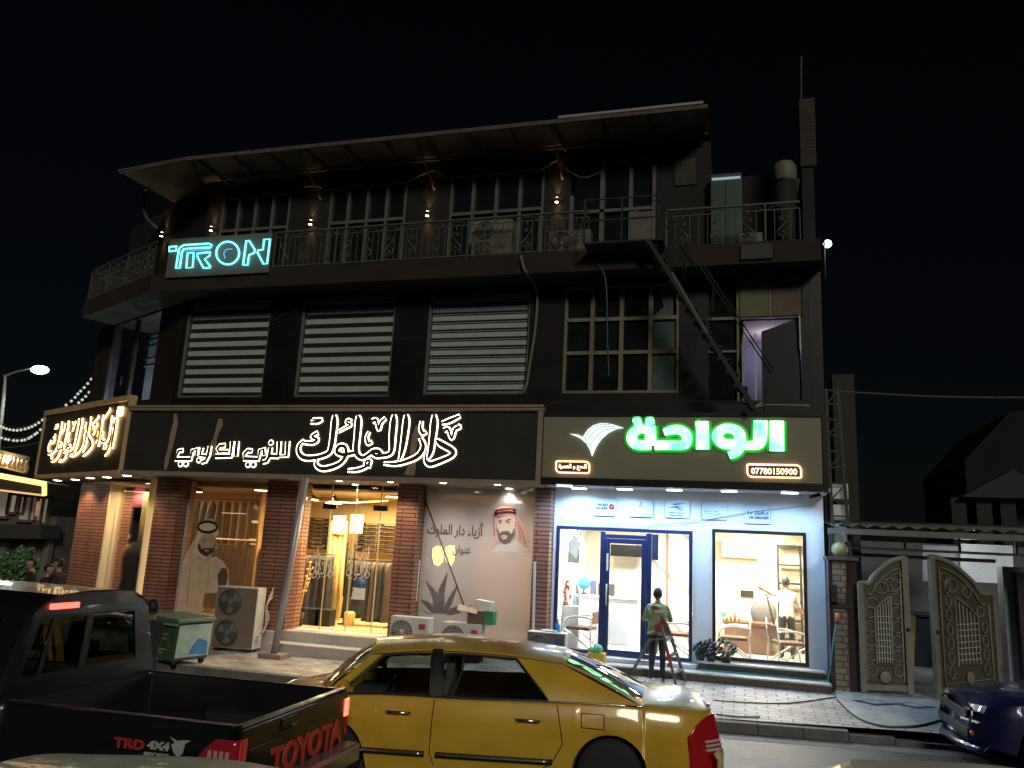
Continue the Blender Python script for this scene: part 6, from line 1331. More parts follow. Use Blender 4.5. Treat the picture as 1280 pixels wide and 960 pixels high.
p, q = lb(-60, 582), lb(84, 608); m = MB(); m.bar((p.x, DL - 1.28, p.z), (q.x, DL - 1.28, q.z), .22); m.bar((q.x, DL - 1.28, q.z), (r.x, DL - 1.28, r.z), .14); m.build('cornice_light', gold, LB)
m = MB(); m.bar((s.x, DL - 1.28, s.z), (r.x, DL - 1.28, r.z), .08); m.build('cornice_light', goldd, LB)
# balustrade
m = MB(); p, q = lb(-60, 565), lb(52, 593)
for k in range(26): f = k / 25; x = p.x + (q.x - p.x) * f; z = p.z + (q.z - p.z) * f; m.lathe((x, DL - .9, z), [(.08, 0), (.13, .2), (.06, .45), (.09, .6)], 8)
m.bar((p.x, DL - .9, p.z + .65), (q.x, DL - .9, q.z + .65), .22, .14); m.bar((p.x, DL - .9, p.z), (q.x, DL - .9, q.z), .22, .1); m.build('balustrade', M('balustrade_stone', (.50, .38, .22), .7), LB)
m = MB(); p, q, r, s = lb(-60, 655), lb(70, 657), lb(68, 674), lb(-60, 672); m.prism([(p.x, p.z), (q.x, q.z), (r.x, r.z), (s.x, s.z)], (0, DL - .8, 0), XX, UP, (0, 1.1, 0)); m.build('lower_canopy', M('canopy_dark', (.05, .045, .045), .6), LB)
for (x0, y0_, x1, y1_, col, es) in ((10, 619, 24, 640, (1, .85, .7), .28), (46, 623, 53, 653, (1, .85, .7), .22), (24, 621, 46, 650, (.6, .5, .42), .12), (-20, 614, 4, 645, (1, .8, .6), .15)):
    p, q = lb(x0, y0_), lb(x1, y1_); m = MB(); m.box((p.x, DL + .2, q.z), (q.x, DL + .29, p.z)); lw = m.build('lit_window', M('lit_window_%d' % x0, (.5, .45, .4), .5, emit=col, es=es * .6, vary=.4, vscale=1.2), LB); m = MB(); cx_ = (p.x + q.x) / 2; m.box((p.x - .12, DL + .1, q.z - .12), (p.x, DL + .3, p.z + .12)); m.box((q.x, DL + .1, q.z - .12), (q.x + .12, DL + .3, p.z + .12)); m.box((p.x, DL + .1, p.z), (q.x, DL + .3, p.z + .12)); m.box((p.x, DL + .1, q.z - .12), (q.x, DL + .3, q.z)); m.box((cx_ - .04, DL + .12, q.z), (cx_ + .04, DL + .195, p.z)); m.build('window_frame', M('far_frame', (.16, .11, .08), .6), lw)
m = MB(); 
for px in (2, 36, 57): p = lb(px, 690); m.box((p.x - .15, DL, 0), (p.x + .15, DL + .25, lb(px, 672).z))
m.build('column', M('column_grey', (.16, .15, .14), .7), LB)
def orb(px, py, Y, r, col, es, lab, e=0, pole=True):
    c = at(px, py, Y); O = empty('flood_lamp', c, 0, lab, 'lamp'); m = MB(); m.ball((0, 0, 0), r, 12); m.build('globe', M('orb_%d' % px, (1, 1, 1), .4, emit=col, es=es), O)
    m = MB(); m.cyl((0, .1, -r), (0, .1, -.6 if not pole else -c.z), .05); m.build('stem', darkmetal, O)
    if e: light('lamp_light', 'POINT', (0, -.4, 0), e, col, O, radius=.2)
    return O
orb(22, 574, DL - .5, .20, (1, .78, .45), 14, 'bright warm lamp on the balustrade of the lit building at far left', 500, pole=False)
# hanging pendant under its corner
p, q = lb(62, 628), lb(59, 646); m = MB(); m.cyl((p.x, DL - .6, p.z), (q.x, DL - .6, q.z), .08); tag(m.build('hanging_lantern', M('lantern_rust', (.35, .14, .06), .5, emit=(1, .5, .3), es=.25)), 'thin reddish lantern hanging from the lit building corner', 'lantern')
orb(68, 688, 36, .42, (.62, .72, 1.0), 12, 'blue white flood lamp glaring low between the bush and the brick corner', 160)
orb(12, 684, 40, .35, (.7, .85, 1), 4, 'dimmer white lamp behind the bush at far left', 0); orb(24, 684, 40.5, .25, (.7, .85, 1), 4, 'small white lamp behind the bush beside another lamp', 0)
# bush with trunk
TR = empty('street_tree', (at(18, 740, 22).x, 22, 0), 0, 'leafy green street bush at the far left edge', 'tree'); rd = random.Random(4)
m = MB(); c = at(16, 706, 22); dz = c.z
for cx, cz, r in ((0, dz, .55), (.45, dz + .0, .42), (-.5, dz - .1, .5), (.15, dz - .45, .5), (.6, dz - .5, .38), (-.6, dz - .55, .45), (-.2, dz + .3, .35)): leafy(m, (cx, rd.uniform(-.3, .3), cz), r, 330, rd, .085)
m.build('crown', M('leaf_street', (.055, .13, .04), .55, vary=.5, vscale=4), TR)
m = MB(); m.tube([(0, 0, 0), (.02, 0, dz - .6), (.1, 0, dz)], [.09, .07, .03], 8); m.tube([(.0, 0, dz - .8), (.35, 0, dz - .2)], [.05, .02], 6); m.tube([(.0, 0, dz - .9), (-.4, .1, dz - .3)], [.05, .02], 6); m.build('trunk', M('bark', (.10, .07, .05), .9, vary=.4, bump=.5), TR)
light('bush_light', 'POINT', (at(16, 640, 20.5).x, 20.5, 4.2), 160, (.9, 1, .8), TR, radius=.3); bpy.data.objects['bush_light'].location -= TR.location
# street lamp
SP = at(2, 600, 34); SL_ = empty('street_lamp', (SP.x, 34, 0), 0, 'lit street lamp on a curved arm at the far left', 'street lamp')
tp, hd = at(5, 492, 34), at(50, 461, 34); kn = at(8, 470, 34)
m = MB(); m.tube(smooth_path([Vector((0, 0, 0)), Vector((tp.x - SP.x, 0, tp.z)), Vector((kn.x - SP.x, 0, kn.z)), Vector((hd.x - SP.x - .5, 0, hd.z + .05))], 5), [.10] * 6 + [.07] * 5 + [.05] * 5, 8); m.build('pole', M('lamp_pole', (.30, .31, .28), .5), SL_)
m = MB(); m.ball((hd.x - SP.x - .1, 0, hd.z + .06), .45, 14, (1, .5, .25)); m.build('lamp_head', M('lamp_head_grey', (.35, .36, .35), .5), SL_)
m = MB(); m.ball((hd.x - SP.x, 0, hd.z - .06), .55, 16, (1, .6, .42)); m.build('lens', M('street_lens', (1, 1, 1), .4, emit=(.88, 1, .92), es=16), SL_)
light('lamp_light', 'SPOT', (hd.x - SP.x, 0, hd.z - .25), 1500, (.88, 1, .9), SL_, (0, -.2, -1), .2, 140, .6)
# strings of bulbs
bulbm = M('bulb_white', (1, 1, .9), .4, emit=(1, .97, .85), es=.42)
def bulb_string(pts, Y, n, lab, r=.06):
    P = [at(x, y, Y) for x, y in pts]; path = smooth_path(P, 8); S_ = empty('bulb_string', path[0], 0, lab, 'string lights', 'strings of bulbs at the left'); o = path[0]
    m = MB(); m.tube([p - o for p in path], .02, 4); m.build('wire', M('black_cable'), S_)
    first = None
    for k in range(n):
        p = path[min(len(path) - 1, int(k * (len(path) - 1) / max(1, n - 1)))] - o
        if first is None: m = MB(); m.ball((0, 0, 0), r, 8); first = m.build('bulb', bulbm, S_); b_ = first
        else: b_ = first.copy(); COL.objects.link(b_); b_.parent = S_
        b_.location = p - UP * .12
bulb_string([(-10, 525), (0, 529), (10, 533), (22, 534.5), (35, 532), (46, 527), (57, 519)], 27, 17, 'upper sagging string of white bulbs left of the corner sign')
bulb_string([(-10, 538), (0, 543), (10, 546), (22, 547.5), (33, 546), (42, 541), (50, 535), (60, 523)], 27, 17, 'lower sagging string of white bulbs left of the corner sign')
bulb_string([(72, 512), (82, 504), (92, 496), (98, 489), (105, 482), (112, 474), (118, 466)], 27, 11, 'short slanting string of bulbs above the corner sign, upper one', .06)
bulb_string([(80, 512), (92, 506), (99, 500), (106, 494), (112, 487)], 27, 7, 'short slanting string of bulbs above the corner sign, lower one', .06)
# overhead wires
for i, (p0, p1, Y, sag) in enumerate((((-10, 560), (60, 550), 26, 3), ((1035, 488), (1290, 497), 20, 3))):
    pts = [at(p0[0] + (p1[0] - p0[0]) * t / 6, p0[1] + (p1[1] - p0[1]) * t / 6 + sag * math.sin(math.pi * t / 6), Y) for t in range(7)]
    m = MB(); m.tube(pts, .018, 5); tag(m.build('overhead_wire', M('wire_grey', (.12, .12, .11), .6)), ['thin overhead wire at the left beside the corner sign', 'thin overhead wire running off to the right past the stair tower'][i], 'wire')
m = MB(); m.tube([at(1001.5, 125, 17.5), at(1001.5, 70, 17.5)], .02, 5); tag(m.build('antenna', rust), 'thin antenna rod rising beside the roof chimney', 'antenna')
# ================================================================== PEOPLE
def person(loc, rz, label, H=1.72, J=None, shirt=None, trousers=None, skin=None, shoes=None, hairm=None, sleeve='short', group=None, finger_curl=.6, shirt_to=.9):
    """standing figure facing +Y before rotation; J overrides joint positions (for H = 1.72)"""
    j = {'pel': (0, 0, .93), 'spi': (0, .0, 1.12), 'che': (0, .0, 1.32), 'nec': (0, .005, 1.46), 'hed': (0, .02, 1.55)}
    for s, n in ((-1, 'l'), (1, 'r')):
        j.update({'sho' + n: (s * .175, 0, 1.385), 'elb' + n: (s * .23, -.02, 1.11), 'wri' + n: (s * .24, .06, .86), 'hip' + n: (s * .09, 0, .88), 'kne' + n: (s * .105, .015, .49), 'ank' + n: (s * .11, -.02, .085), 'toe' + n: (s * .125, .13, .035)})
    if J: j.update(J)
    k = H / 1.72; j = {a: Vector(p) * k for a, p in j.items()}
    R = {'pel': (.155, .115), 'spi': (.145, .105), 'che': (.165, .12), 'nec': (.056, .056), 'hed': (.06, .06)}
    for n in 'lr': R.update({'sho' + n: (.068, .068), 'elb' + n: (.046, .046), 'wri' + n: (.030, .030), 'hip' + n: (.098, .10), 'kne' + n: (.066, .066), 'ank' + n: (.047, .047), 'toe' + n: (.042, .03)})
    names = list(j); ix = {a: i for i, a in enumerate(names)}
    E = [('pel', 'spi'), ('spi', 'che'), ('che', 'nec'), ('nec', 'hed')]
    for n in 'lr': E += [('che', 'sho' + n), ('sho' + n, 'elb' + n), ('elb' + n, 'wri' + n), ('pel', 'hip' + n), ('hip' + n, 'kne' + n), ('kne' + n, 'ank' + n), ('ank' + n, 'toe' + n)]
    me = bpy.data.meshes.new('skeleton'); me.from_pydata([j[a] for a in names], [(ix[a], ix[b]) for a, b in E], [])
    ob = bpy.data.objects.new('skeleton', me); COL.objects.link(ob)
    md = ob.modifiers.new('skin', 'SKIN'); sv = me.skin_vertices[0].data
    for a in names: sv[ix[a]].radius = (R[a][0] * k, R[a][1] * k); sv[ix[a]].use_root = a == 'pel'
    md.use_smooth_shade = True
    ob.modifiers.new('sub', 'SUBSURF').levels = 2
    bpy.context.view_layer.update()
    bm_ = bpy.data.meshes.new_from_object(ob.evaluated_get(bpy.context.evaluated_depsgraph_get()))
    bpy.data.objects.remove(ob)
    m = MB(); m.smooth = True; m.v = [tuple(v.co) for v in bm_.vertices]; m.f = [list(p.vertices) for p in bm_.polygons]; m.sm = [True] * len(m.f)
    kind = {('pel', 'spi'): 0, ('spi', 'che'): 0, ('che', 'nec'): 0, ('nec', 'hed'): 2}
    for n in 'lr': kind.update({('che', 'sho' + n): 0, ('sho' + n, 'elb' + n): 0, ('elb' + n, 'wri' + n): 2 if sleeve == 'short' else 0, ('pel', 'hip' + n): 1, ('hip' + n, 'kne' + n): 1, ('kne' + n, 'ank' + n): 1, ('ank' + n, 'toe' + n): 3})
    def seg(p, a, b):
        d = b - a; t = max(0, min(1, (p - a).dot(d) / max(1e-9, d.dot(d)))); return (p - a - d * t).length
    for f in m.f:
        c = sum((Vector(m.v[i]) for i in f), Vector()) / len(f); e = min(E, key=lambda e: seg(c, j[e[0]], j[e[1]])); kd = kind[e]
        if kd == 0 and e == ('pel', 'spi') and c.z < shirt_to * k: kd = 1
        if kd == 1 and e[0] == 'pel' and c.z > shirt_to * k: kd = 0
        m.m.append(kd)
    bpy.data.meshes.remove(bm_)
    # head with face, nose and ears
    hc = j['hed'] + Vector((0, .012, .075)) * k; n0 = len(m.v); m.cur = 2; m.ball(hc, .105 * k, 20, (.78, .96, 1.16))
    for i in range(n0, len(m.v)):
        v = Vector(m.v[i]) - hc
        if v.y > .03 * k and abs(v.x) < .02 * k and -.035 * k < v.z < .02 * k: v.y += .02 * k
        if v.z < -.05 * k: v.x *= .86
        m.v[i] = tuple(v + hc)
    for s in (-1, 1): m.ball(hc + Vector((s * .083, -.005, .0)) * k, .026 * k, 8, (.4, .8, 1.2))
    m.cur = 4
    for s in (-1, 1): m.ball(hc + Vector((s * .033, .089, .012)) * k, .011 * k, 8)
    m.ball(hc + Vector((0, .088, -.058)) * k, .02 * k, 8, (1.2, .4, .3)); m.cur = 2
    # hands: palm, four fingers, thumb
    for n, s in (('l', -1), ('r', 1)):
        wv, el = j['wri' + n], j['elb' + n]; d = (wv - el).normalized(); side = d.cross(Vector((0, 1, 0.1))).normalized() * 1; up_ = side.cross(d).normalized(); a = d.orthogonal() if side.length < .1 else side
        pc = wv + d * .05 * k; m.tube([wv - d * .01 * k, wv + d * .03 * k, wv + d * .075 * k, wv + d * .09 * k], [.026 * k, .036 * k, .038 * k, .03 * k], 10, flat=(up_, .5))
        for q, L in zip((-1.5, -.5, .5, 1.5), (.066, .078, .074, .058)):
            b0 = wv + d * .08 * k + side * q * .018 * k; c1 = finger_curl
            m.tube([b0, b0 + d * L * .45 * k, b0 + (d * (.45 + .35 * math.cos(c1)) + up_ * .35 * math.sin(c1)) * L * k, b0 + (d * (.45 + .35 * math.cos(c1) + .2 * math.cos(2 * c1)) + up_ * (.35 * math.sin(c1) + .2 * math.sin(2 * c1))) * L * k], [.0095 * k, .009 * k, .008 * k, .006 * k], 6)
        t0 = wv + d * .025 * k - side * s * .028 * k; m.tube([t0, t0 + (d * .6 - side * s * .8) * .03 * k, t0 + (d * .9 - side * s * .5 + up_ * .4) * .055 * k], [.012 * k, .011 * k, .008 * k], 6)
    P = m.build('person', [shirt, trousers, skin, shoes, bdm]); P.location = loc; P.rotation_euler = (0, 0, rz); tag(P, label, 'person', group)
    h = MB(); n0 = len(h.v); h.ball(hc + Vector((0, -.012, .022)) * k, .112 * k, 20, (.80, .95, 1.08))
    keep = [f for f in h.f if all((Vector(h.v[i]) - hc).z > (.03 if (Vector(h.v[i]) - hc).y > .02 * k else -.055) * k for i in f)]
    h.f = keep; h.m = [0] * len(keep); h.sm = [True] * len(keep); h.build('hair', hairm, P)
    return P, j, k
skin_b = M('skin_brown', (.22, .115, .07), .5); skin_l = M('skin_tan', (.40, .24, .16), .5); hair_k = M('hair_black', (.012, .011, .011), .6); shoe_k = M('shoe_dark', (.03, .028, .028), .6)
navy_tr = M('trousers_navy', (.035, .04, .075), .8, vary=.3); blk_tr = M('trousers_black', (.02, .02, .023), .8, vary=.3)
camo = M('shirt_green', (.24, .30, .16), .8, vary=.6, vscale=9)
fp_ = ground(821, 851, .3)
P, j, k = person((fp_.x, fp_.y, side_z(fp_.y) + .004), .12, 'man in green and red jacket standing behind the step ladder, back turned', 1.66,
    {'elbr': (.27, .10, 1.13), 'wrir': (.15, .30, 1.16), 'elbl': (-.27, .06, 1.12), 'wril': (-.18, .28, 1.10)}, camo, navy_tr, skin_b, shoe_k, hair_k, 'long')
# jacket panels and hem as clothing
m = MB(); m.smooth = True
n = 22; rings = [(1.44, .16, .10), (1.38, .205, .135), (1.2, .185, .14), (1.0, .18, .145), (.86, .205, .165)]
vs = [(rx * k * math.cos(2 * math.pi * q / n), ry * k * math.sin(2 * math.pi * q / n), z * k) for z, rx, ry in rings for q in range(n)]
m.add(vs, [(i * n + q, (i + 1) * n + q, (i + 1) * n + (q + 1) % n, i * n + (q + 1) % n) for i in range(len(rings) - 1) for q in range(n)])
jk = m.build('jacket', camo, P, solid=.012)
redj = M('jacket_red', (.30, .04, .025), .8, vary=.3); whj = M('jacket_white', (.62, .55, .50), .8)
m = MB()
m.prism([(-.12, 1.30), (.02, 1.30), (.0, 1.36), (-.11, 1.37)], (0, -.158, 0), XX, UP, (0, .01, 0)); m.build('red_patch', redj, P); m = MB(); m.prism([(-.06, .90), (.16, .89), (.17, 1.06), (.08, 1.20), (.03, 1.06), (-.05, 1.02)], (0, -.162, 0), XX, UP, (0, .01, 0)); m.build('red_patch', redj, P)
m = MB(); m.prism([(-.06, 1.24), (.12, 1.25), (.10, 1.30), (-.05, 1.295)], (0, -.160, 0), XX, UP, (0, .01, 0)); m.build('white_patch', whj, P); m = MB(); m.prism([(-.2, .84), (-.05, .90), (-.04, .93), (-.18, .89)], (0, -.165, 0), XX, UP, (0, .01, 0)); m.build('white_hem', whj, P)
# step ladder
Ld = empty('step_ladder', (0, 0, 0), 0, 'small metal step ladder standing astride in front of the man in the green jacket', 'ladder'); ldm = M('ladder_steel', (.20, .19, .20), .4, metal=.5, vary=.3); ldr = M('ladder_red', (.45, .05, .05), .5)
YL = 15.65
def lf(px, py): p = atz(px, py, .29); return Vector((p.x, p.y, side_z(p.y) + .004))
tR = at(826, 776, YL); tL = at(815, 799, YL); fe = [lf(788, 846), lf(813, 848), lf(846, 859), lf(857, 853)]
pl = [at(812, 800, YL), at(822, 799, YL + .1), at(826, 781, YL - .1), at(833, 779, YL + .2)]
m = MB(); m.bar(fe[0], pl[0], .045); m.bar(fe[1], pl[1], .045); m.bar(fe[0].lerp(pl[0], .4), fe[1].lerp(pl[1], .4), .025); m.build('rear_frame', ldm, Ld)
m = MB(); m.bar(fe[2], pl[2], .045); m.bar(fe[3], pl[3], .045); m.build('front_frame', ldm, Ld)
for f in (.22, .5, .76): a_, b_2 = fe[2].lerp(pl[2], f), fe[3].lerp(pl[3], f); m = MB(); m.bar(a_, b_2 , .10, .025); m.build('tread', ldm, Ld)
m = MB(); m.bar(pl[0], fe[2].lerp(pl[2], .78), .16, .03); m.build('top_platform', ldm, Ld); m = MB(); m.bar(fe[2].lerp(pl[2], .36), fe[2].lerp(pl[2], .6), .05); m.ball(fe[2].lerp(pl[2], .36) - Vector((.03, 0, 0)), .04, 8); m.build('red_grip', ldr, Ld)
# man inside the office
q = at(984, 800, 18.75); top = at(985, 725, 18.75)
person((q.x, 18.75, FLO + .003), .05, 'man in a white t-shirt and black trousers with his back turned inside the office', top.z - FLO + .02,
    {'elbl': (-.30, .04, 1.37), 'wril': (-.50, -.02, 1.47), 'elbr': (.27, .04, 1.12), 'wrir': (.36, .12, .95)}, M('tshirt_white', (.80, .80, .80), .8), blk_tr, skin_l, shoe_k, hair_k, 'short')
# broom leaning by him
a, b = at(958, 742, 18.9), at(972, 800, 18.9); m = MB(); m.tube([a, b], .018); tag(m.build('broom_handle', blm), 'thin dark pole leaning beside the man inside the office', 'pole')
# group at the far left and a passer-by near the container
dkc = M('coat_dark', (.022, .022, .026), .85, vary=.4)
for px, py, Y, H, rz, lab in ((42, 701, 14.6, 1.72, 2.6, 'dark clothed man at the left of the small group by the street bush'), (60, 711, 14.4, 1.62, -1.2, 'shorter dark haired person in the middle of the group by the street bush'), (76, 700, 14.7, 1.74, 1.9, 'dark clothed man at the right of the group, nearest the brick corner')):
    c = at(px, py, Y); person((c.x, Y, side_z(Y, c.x) + .006), rz, lab, H, None, dkc, blk_tr, skin_l, shoe_k, hair_k, 'long', 'people standing at the left corner')
c = at(193, 752, 9.9); person((c.x, 9.9, .003), 1.4, 'dark clothed passer-by behind the pickup cab beside the green container', 1.60, {'elbr': (.25, .1, 1.12), 'wrir': (.22, .3, 1.0)}, dkc, navy_tr, skin_b, shoe_k, hair_k, 'long')
# ================================================================== VEHICLES
car_glass = glassmat('car_glass', (.62, .66, .64), .05); tyre_m = M('tyre_rubber', (.02, .02, .02), .8); rim_m = M('alloy_rim', (.45, .45, .46), .3, metal=.8); trim_k = M('trim_black', (.012, .012, .012), .4); chr_ = M('chrome_trim', (.75, .75, .74), .15, metal=1.0); int_k = M('cabin_dark', (.06, .06, .062), .8); seat_g = M('seat_grey', (.22, .21, .19), .8)
lamp_red = M('tail_red', (.38, .012, .015), .12, coat=1.0, emit=(1, .02, .02), es=.02); lamp_clear = M('lamp_clear', (.55, .56, .56), .1, coat=1.0, spec=.8)
def paint(name, col, metal=.0, rough=.38): return M(name, col, rough, metal, vary=.14, vscale=2.5, coat=.7, bump=.012, bscale=6)
def lerp_table(t, u):
    if u <= t[0][0]: return t[0][1]
    if u >= t[-1][0]: return t[-1][1]
    for i in range(len(t) - 1):
        (a, va), (b, vb) = t[i], t[i + 1]
        if u <= b:
            f = (u - a) / (b - a)
            ma = (vb - va) if i == 0 else (vb - t[i - 1][1]) / (b - t[i - 1][0]) * (b - a)
            mb = (vb - va) if i + 2 >= len(t) else (t[i + 2][1] - va) / (t[i + 2][0] - a) * (b - a)
            return (2*f**3 - 3*f*f + 1) * va + (f**3 - 2*f*f + f) * ma + (3*f*f - 2*f**3) * vb + (f**3 - f*f) * mb
def car(name, R, ang, label, mat, S):
    """local x forward from the rear bumper line, y to the left, z up; R is the rear centre on the road, ang turns the nose from -X towards -Y"""
    rz = math.pi + math.radians(ang)
    C_ = empty(name, (R[0], R[1], 0), rz, label, 'car')
    u0, u1, W = S['u0'], S['u1'], S['W']; wheels = S['wheels']; wr = S['wr']; ar = wr + .05
    belt = lambda u: lerp_table(S['belt'], u); topc = lambda u: lerp_table(S['top'], u)
    bAu, bCu, tAu, tCu = S['A'][0], S['C'][0], S['A'][1], S['C'][1]
    def hw(u):
        e = min(u - u0, u1 - u); base = W * (1 - .05 * ((u - (u0 + u1) / 2) / ((u1 - u0) / 2)) ** 2)
        return base * (1 - .24 * max(0, 1 - e / .5) ** 2.2)
    def bottom(u):
        z = .22 + .10 * max(0, 1 - min(u - u0, u1 - u) / .5)
        for wc in wheels:
            d = abs(u - wc)
            if d < ar: z = max(z, wr + math.sqrt(ar * ar - d * d))
        return z
    us = sorted({u0 + (u1 - u0) * i / 84 for i in range(85)} | {wc + s * ar * math.cos(q * math.pi / 16) for wc in wheels for s in (-1, 1) for q in range(1, 9)} | {bAu, bCu})
    NZ = 9
    def section(u):
        zb, zs = bottom(u), belt(u) - .03; zb = min(zb, zs - .08); h = hw(u); pts = []
        for i in range(NZ):
            t = i / (NZ - 1); z = zb + (zs - zb) * t; f = (z - .25) / (zs - .25)
            y = h * (.93 + .07 * math.sin(min(1, max(0, f * 1.15)) * math.pi * .62) - (.035 * max(0, f - .72) / .28))
            if abs(z - S.get('crease', .62)) < .1: y += .012
            pts.append((y, z))
        y_s = pts[-1][0]; zt = topc(u); cab = bCu - .02 <= u <= bAu + .02
        for q, zz in ((.985, zs + .025), (.93, zs + .045), (.7, None), (.35, None), (0, None)):
            z = zz if zz is not None else (zs + .045) + (zt - zs - .045) * (1 - (q / .93) ** 2.2)
            pts.append((y_s * q, z))
        return pts
    def xshift(u, z):
        s = 0
        if u - u0 < .5: f = 1 - (u - u0) / .5; s += f * (S.get('rear_tuck', .14) * max(0, z - .55) / .5 - .0)
        if u1 - u < .6: f = 1 - (u1 - u) / .6; s -= f * (S.get('nose_tuck', .12) * max(0, z - .5) / .45)
        return u + s
    m = MB(); m.smooth = True; secs = [section(u) for u in us]; npt = len(secs[0])
    vs = []
    for u, sc in zip(us, secs):
        for y, z in sc: vs.append((xshift(u, z), y, z))
        for y, z in sc[:-1]: vs.append((xshift(u, z), -y, z))
    st = 2 * npt - 1; fs = []
    for i in range(len(us) - 1):
        um = (us[i] + us[i + 1]) / 2; cab = bCu < um < bAu
        for k in range(npt - 1):
            if cab and k >= NZ + 1: continue
            a, b = i * st + k, (i + 1) * st + k; fs.append((a, a + 1, b + 1, b))
            a2 = i * st + npt + k; b2 = (i + 1) * st + npt + k
            an = a2 + 1 if k < npt - 2 else i * st + npt - 1; bn = b2 + 1 if k < npt - 2 else (i + 1) * st + npt - 1
            fs.append((a2, b2, bn, an))
    for i, rev in ((0, 0), (len(us) - 1, 1)):
        loop = [i * st + k for k in range(npt)] + [i * st + npt + k for k in range(npt - 2, -1, -1)]
        fs.append(loop[::-1] if rev else loop)
    m.add(vs, fs)
    # greenhouse: ruled side panels between belt and roof rail
    rail = lambda f: (tCu + (tAu - tCu) * f, S['rail_y'] - .04 * (2 * f - 1) ** 2, lerp_table(S['rail'], tCu + (tAu - tCu) * f))
    def bl(f): u = bCu + (bAu - bCu) * f; sc = section(u); return (u, sc[NZ][0] - .0, belt(u) - .005)
    def side(sb, stp, t, s, out=0):
        a, b = bl(sb), rail(stp); bow = .035 * math.sin(math.pi * t)
        return Vector((a[0] + (b[0] - a[0]) * t, s * (a[1] + (b[1] - a[1]) * t + bow + out), a[2] + (b[2] - a[2]) * t))
    fB = lambda u: (u - bCu) / (bAu - bCu); fT = lambda u: (u - tCu) / (tAu - tCu)
    cols = [(0, 0)]
    for w_ in S['win']: cols += [(fB(w_[0]), fT(w_[2])), (fB(w_[1]), fT(w_[3]))]
    cols.append((1, 1)); rowsT = [0, .04, .90, 1]
    glassparts = []
    for s in (1, -1):
        for ci in range(len(cols) - 1):
            for ri in range(3):
                is_w = ci % 2 == 1 and ri == 1
                tgt = MB() if is_w else m; tgt.smooth = True; n1, n2 = 5, 4; g = []
                for jx in range(n2 + 1):
                    t = rowsT[ri] + (rowsT[ri + 1] - rowsT[ri]) * jx / n2
                    for ix in range(n1 + 1):
                        f = ix / n1; g.append(side(cols[ci][0] + (cols[ci + 1][0] - cols[ci][0]) * f, cols[ci][1] + (cols[ci + 1][1] - cols[ci][1]) * f, t, s, -.012 if is_w else 0))
                ff = [(jx * (n1 + 1) + ix, jx * (n1 + 1) + ix + 1, (jx + 1) * (n1 + 1) + ix + 1, (jx + 1) * (n1 + 1) + ix) for jx in range(n2) for ix in range(n1)]
                if s > 0: ff = [q[::-1] for q in ff]
                if is_w:
                    ring_ = [g[i_] for i_ in range(n1 + 1)] + [g[q_ * (n1 + 1) + n1] for q_ in range(1, n2 + 1)] + [g[n2 * (n1 + 1) + i_] for i_ in range(n1 - 1, -1, -1)] + [g[q_ * (n1 + 1)] for q_ in range(n2 - 1, 0, -1)]
                    sm_ = MB(); sm_.tube([p_ + Vector((0, s * .010, 0)) for p_ in ring_], .016, 6, closed=True); sm_.build('window_seal', trim_k, C_)
                    tgt.add(g, ff); glassparts.append(('side_window', tgt))
                else:
                    old = m.cur; m.cur = 1 if (0 < ci < len(cols) - 2 and ci % 2 == 0 and S.get('dark_pillar', True)) else 0; m.add(g, ff); m.cur = old
    # roof, windscreen, rear window
    zr = S['roof']
    def roofp(f, q):    # f along, q across -1..1
        a = rail(f); bulge = (1 - abs(q) ** 2.2); ub = S.get('bow', .10) * (1 - q * q)
        u = a[0] + ub * (2 * f - 1)
        return Vector((u, a[1] * q, a[2] + (lerp_table(zr, a[0]) - a[2]) * bulge))
    N1, N2 = 12, 14; g = [roofp(i / N1, -1 + 2 * k / N2) for i in range(N1 + 1) for k in range(N2 + 1)]
    m.add(g, [(i * (N2 + 1) + k, (i + 1) * (N2 + 1) + k, (i + 1) * (N2 + 1) + k + 1, i * (N2 + 1) + k + 1) for i in range(N1) for k in range(N2)])
    def screen(front):
        f = 1 if front else 0; sg = 1 if front else -1
        def P(t, q):
            tp = roofp(f, q); b = bl(f); ub = b[0] + sg * S.get('base_bow', .16) * (1 - q * q); bz = b[2] + (topc(b[0]) - b[2] + .0) * (1 - abs(q) ** 2.5)
            base = Vector((ub, b[1] * q, bz)); return base.lerp(tp, t) + Vector((sg * .03, 0, .03)) * math.sin(math.pi * t) * .6
        qs = [-1, -.9, -.45, 0, .45, .9, 1]; ts = [0, .06, .35, .65, .93, 1]
        gm = MB(); gm.smooth = True
        for a in range(len(ts) - 1):
            for b in range(len(qs) - 1):
                inner = 0 < a < len(ts) - 2 and 0 < b < len(qs) - 2; tgt = gm if inner else m; n = 3; g = []
                for jx in range(n + 1):
                    for ix in range(n + 1): g.append(P(ts[a] + (ts[a + 1] - ts[a]) * jx / n, qs[b] + (qs[b + 1] - qs[b]) * ix / n))
                ff = [(jx * (n + 1) + ix, jx * (n + 1) + ix + 1, (jx + 1) * (n + 1) + ix + 1, (jx + 1) * (n + 1) + ix) for jx in range(n) for ix in range(n)]
                tgt.add(g, ff if not front else [q[::-1] for q in ff])
        glassparts.append(('windscreen' if front else 'rear_window', gm))
    screen(True); screen(False)
    m.build('body', [mat, trim_k], C_)
    for nm, g in glassparts: g.build(nm, car_glass if nm != 'rear_window' else S.get('rear_glass', car_glass), C_)
    # cabin
    m = MB(); m.box((bCu + .1, -W * .8, .35), (bAu - .1, W * .8, .42)); m.box((bAu - .55, -W * .78, .42), (bAu - .1, W * .78, S['belt'][0][1] - .12)); m.box((bCu + .05, -W * .75, .42), (bCu + .45, W * .75, belt(bCu) - .04)); m.build('cabin_floor', int_k, C_)
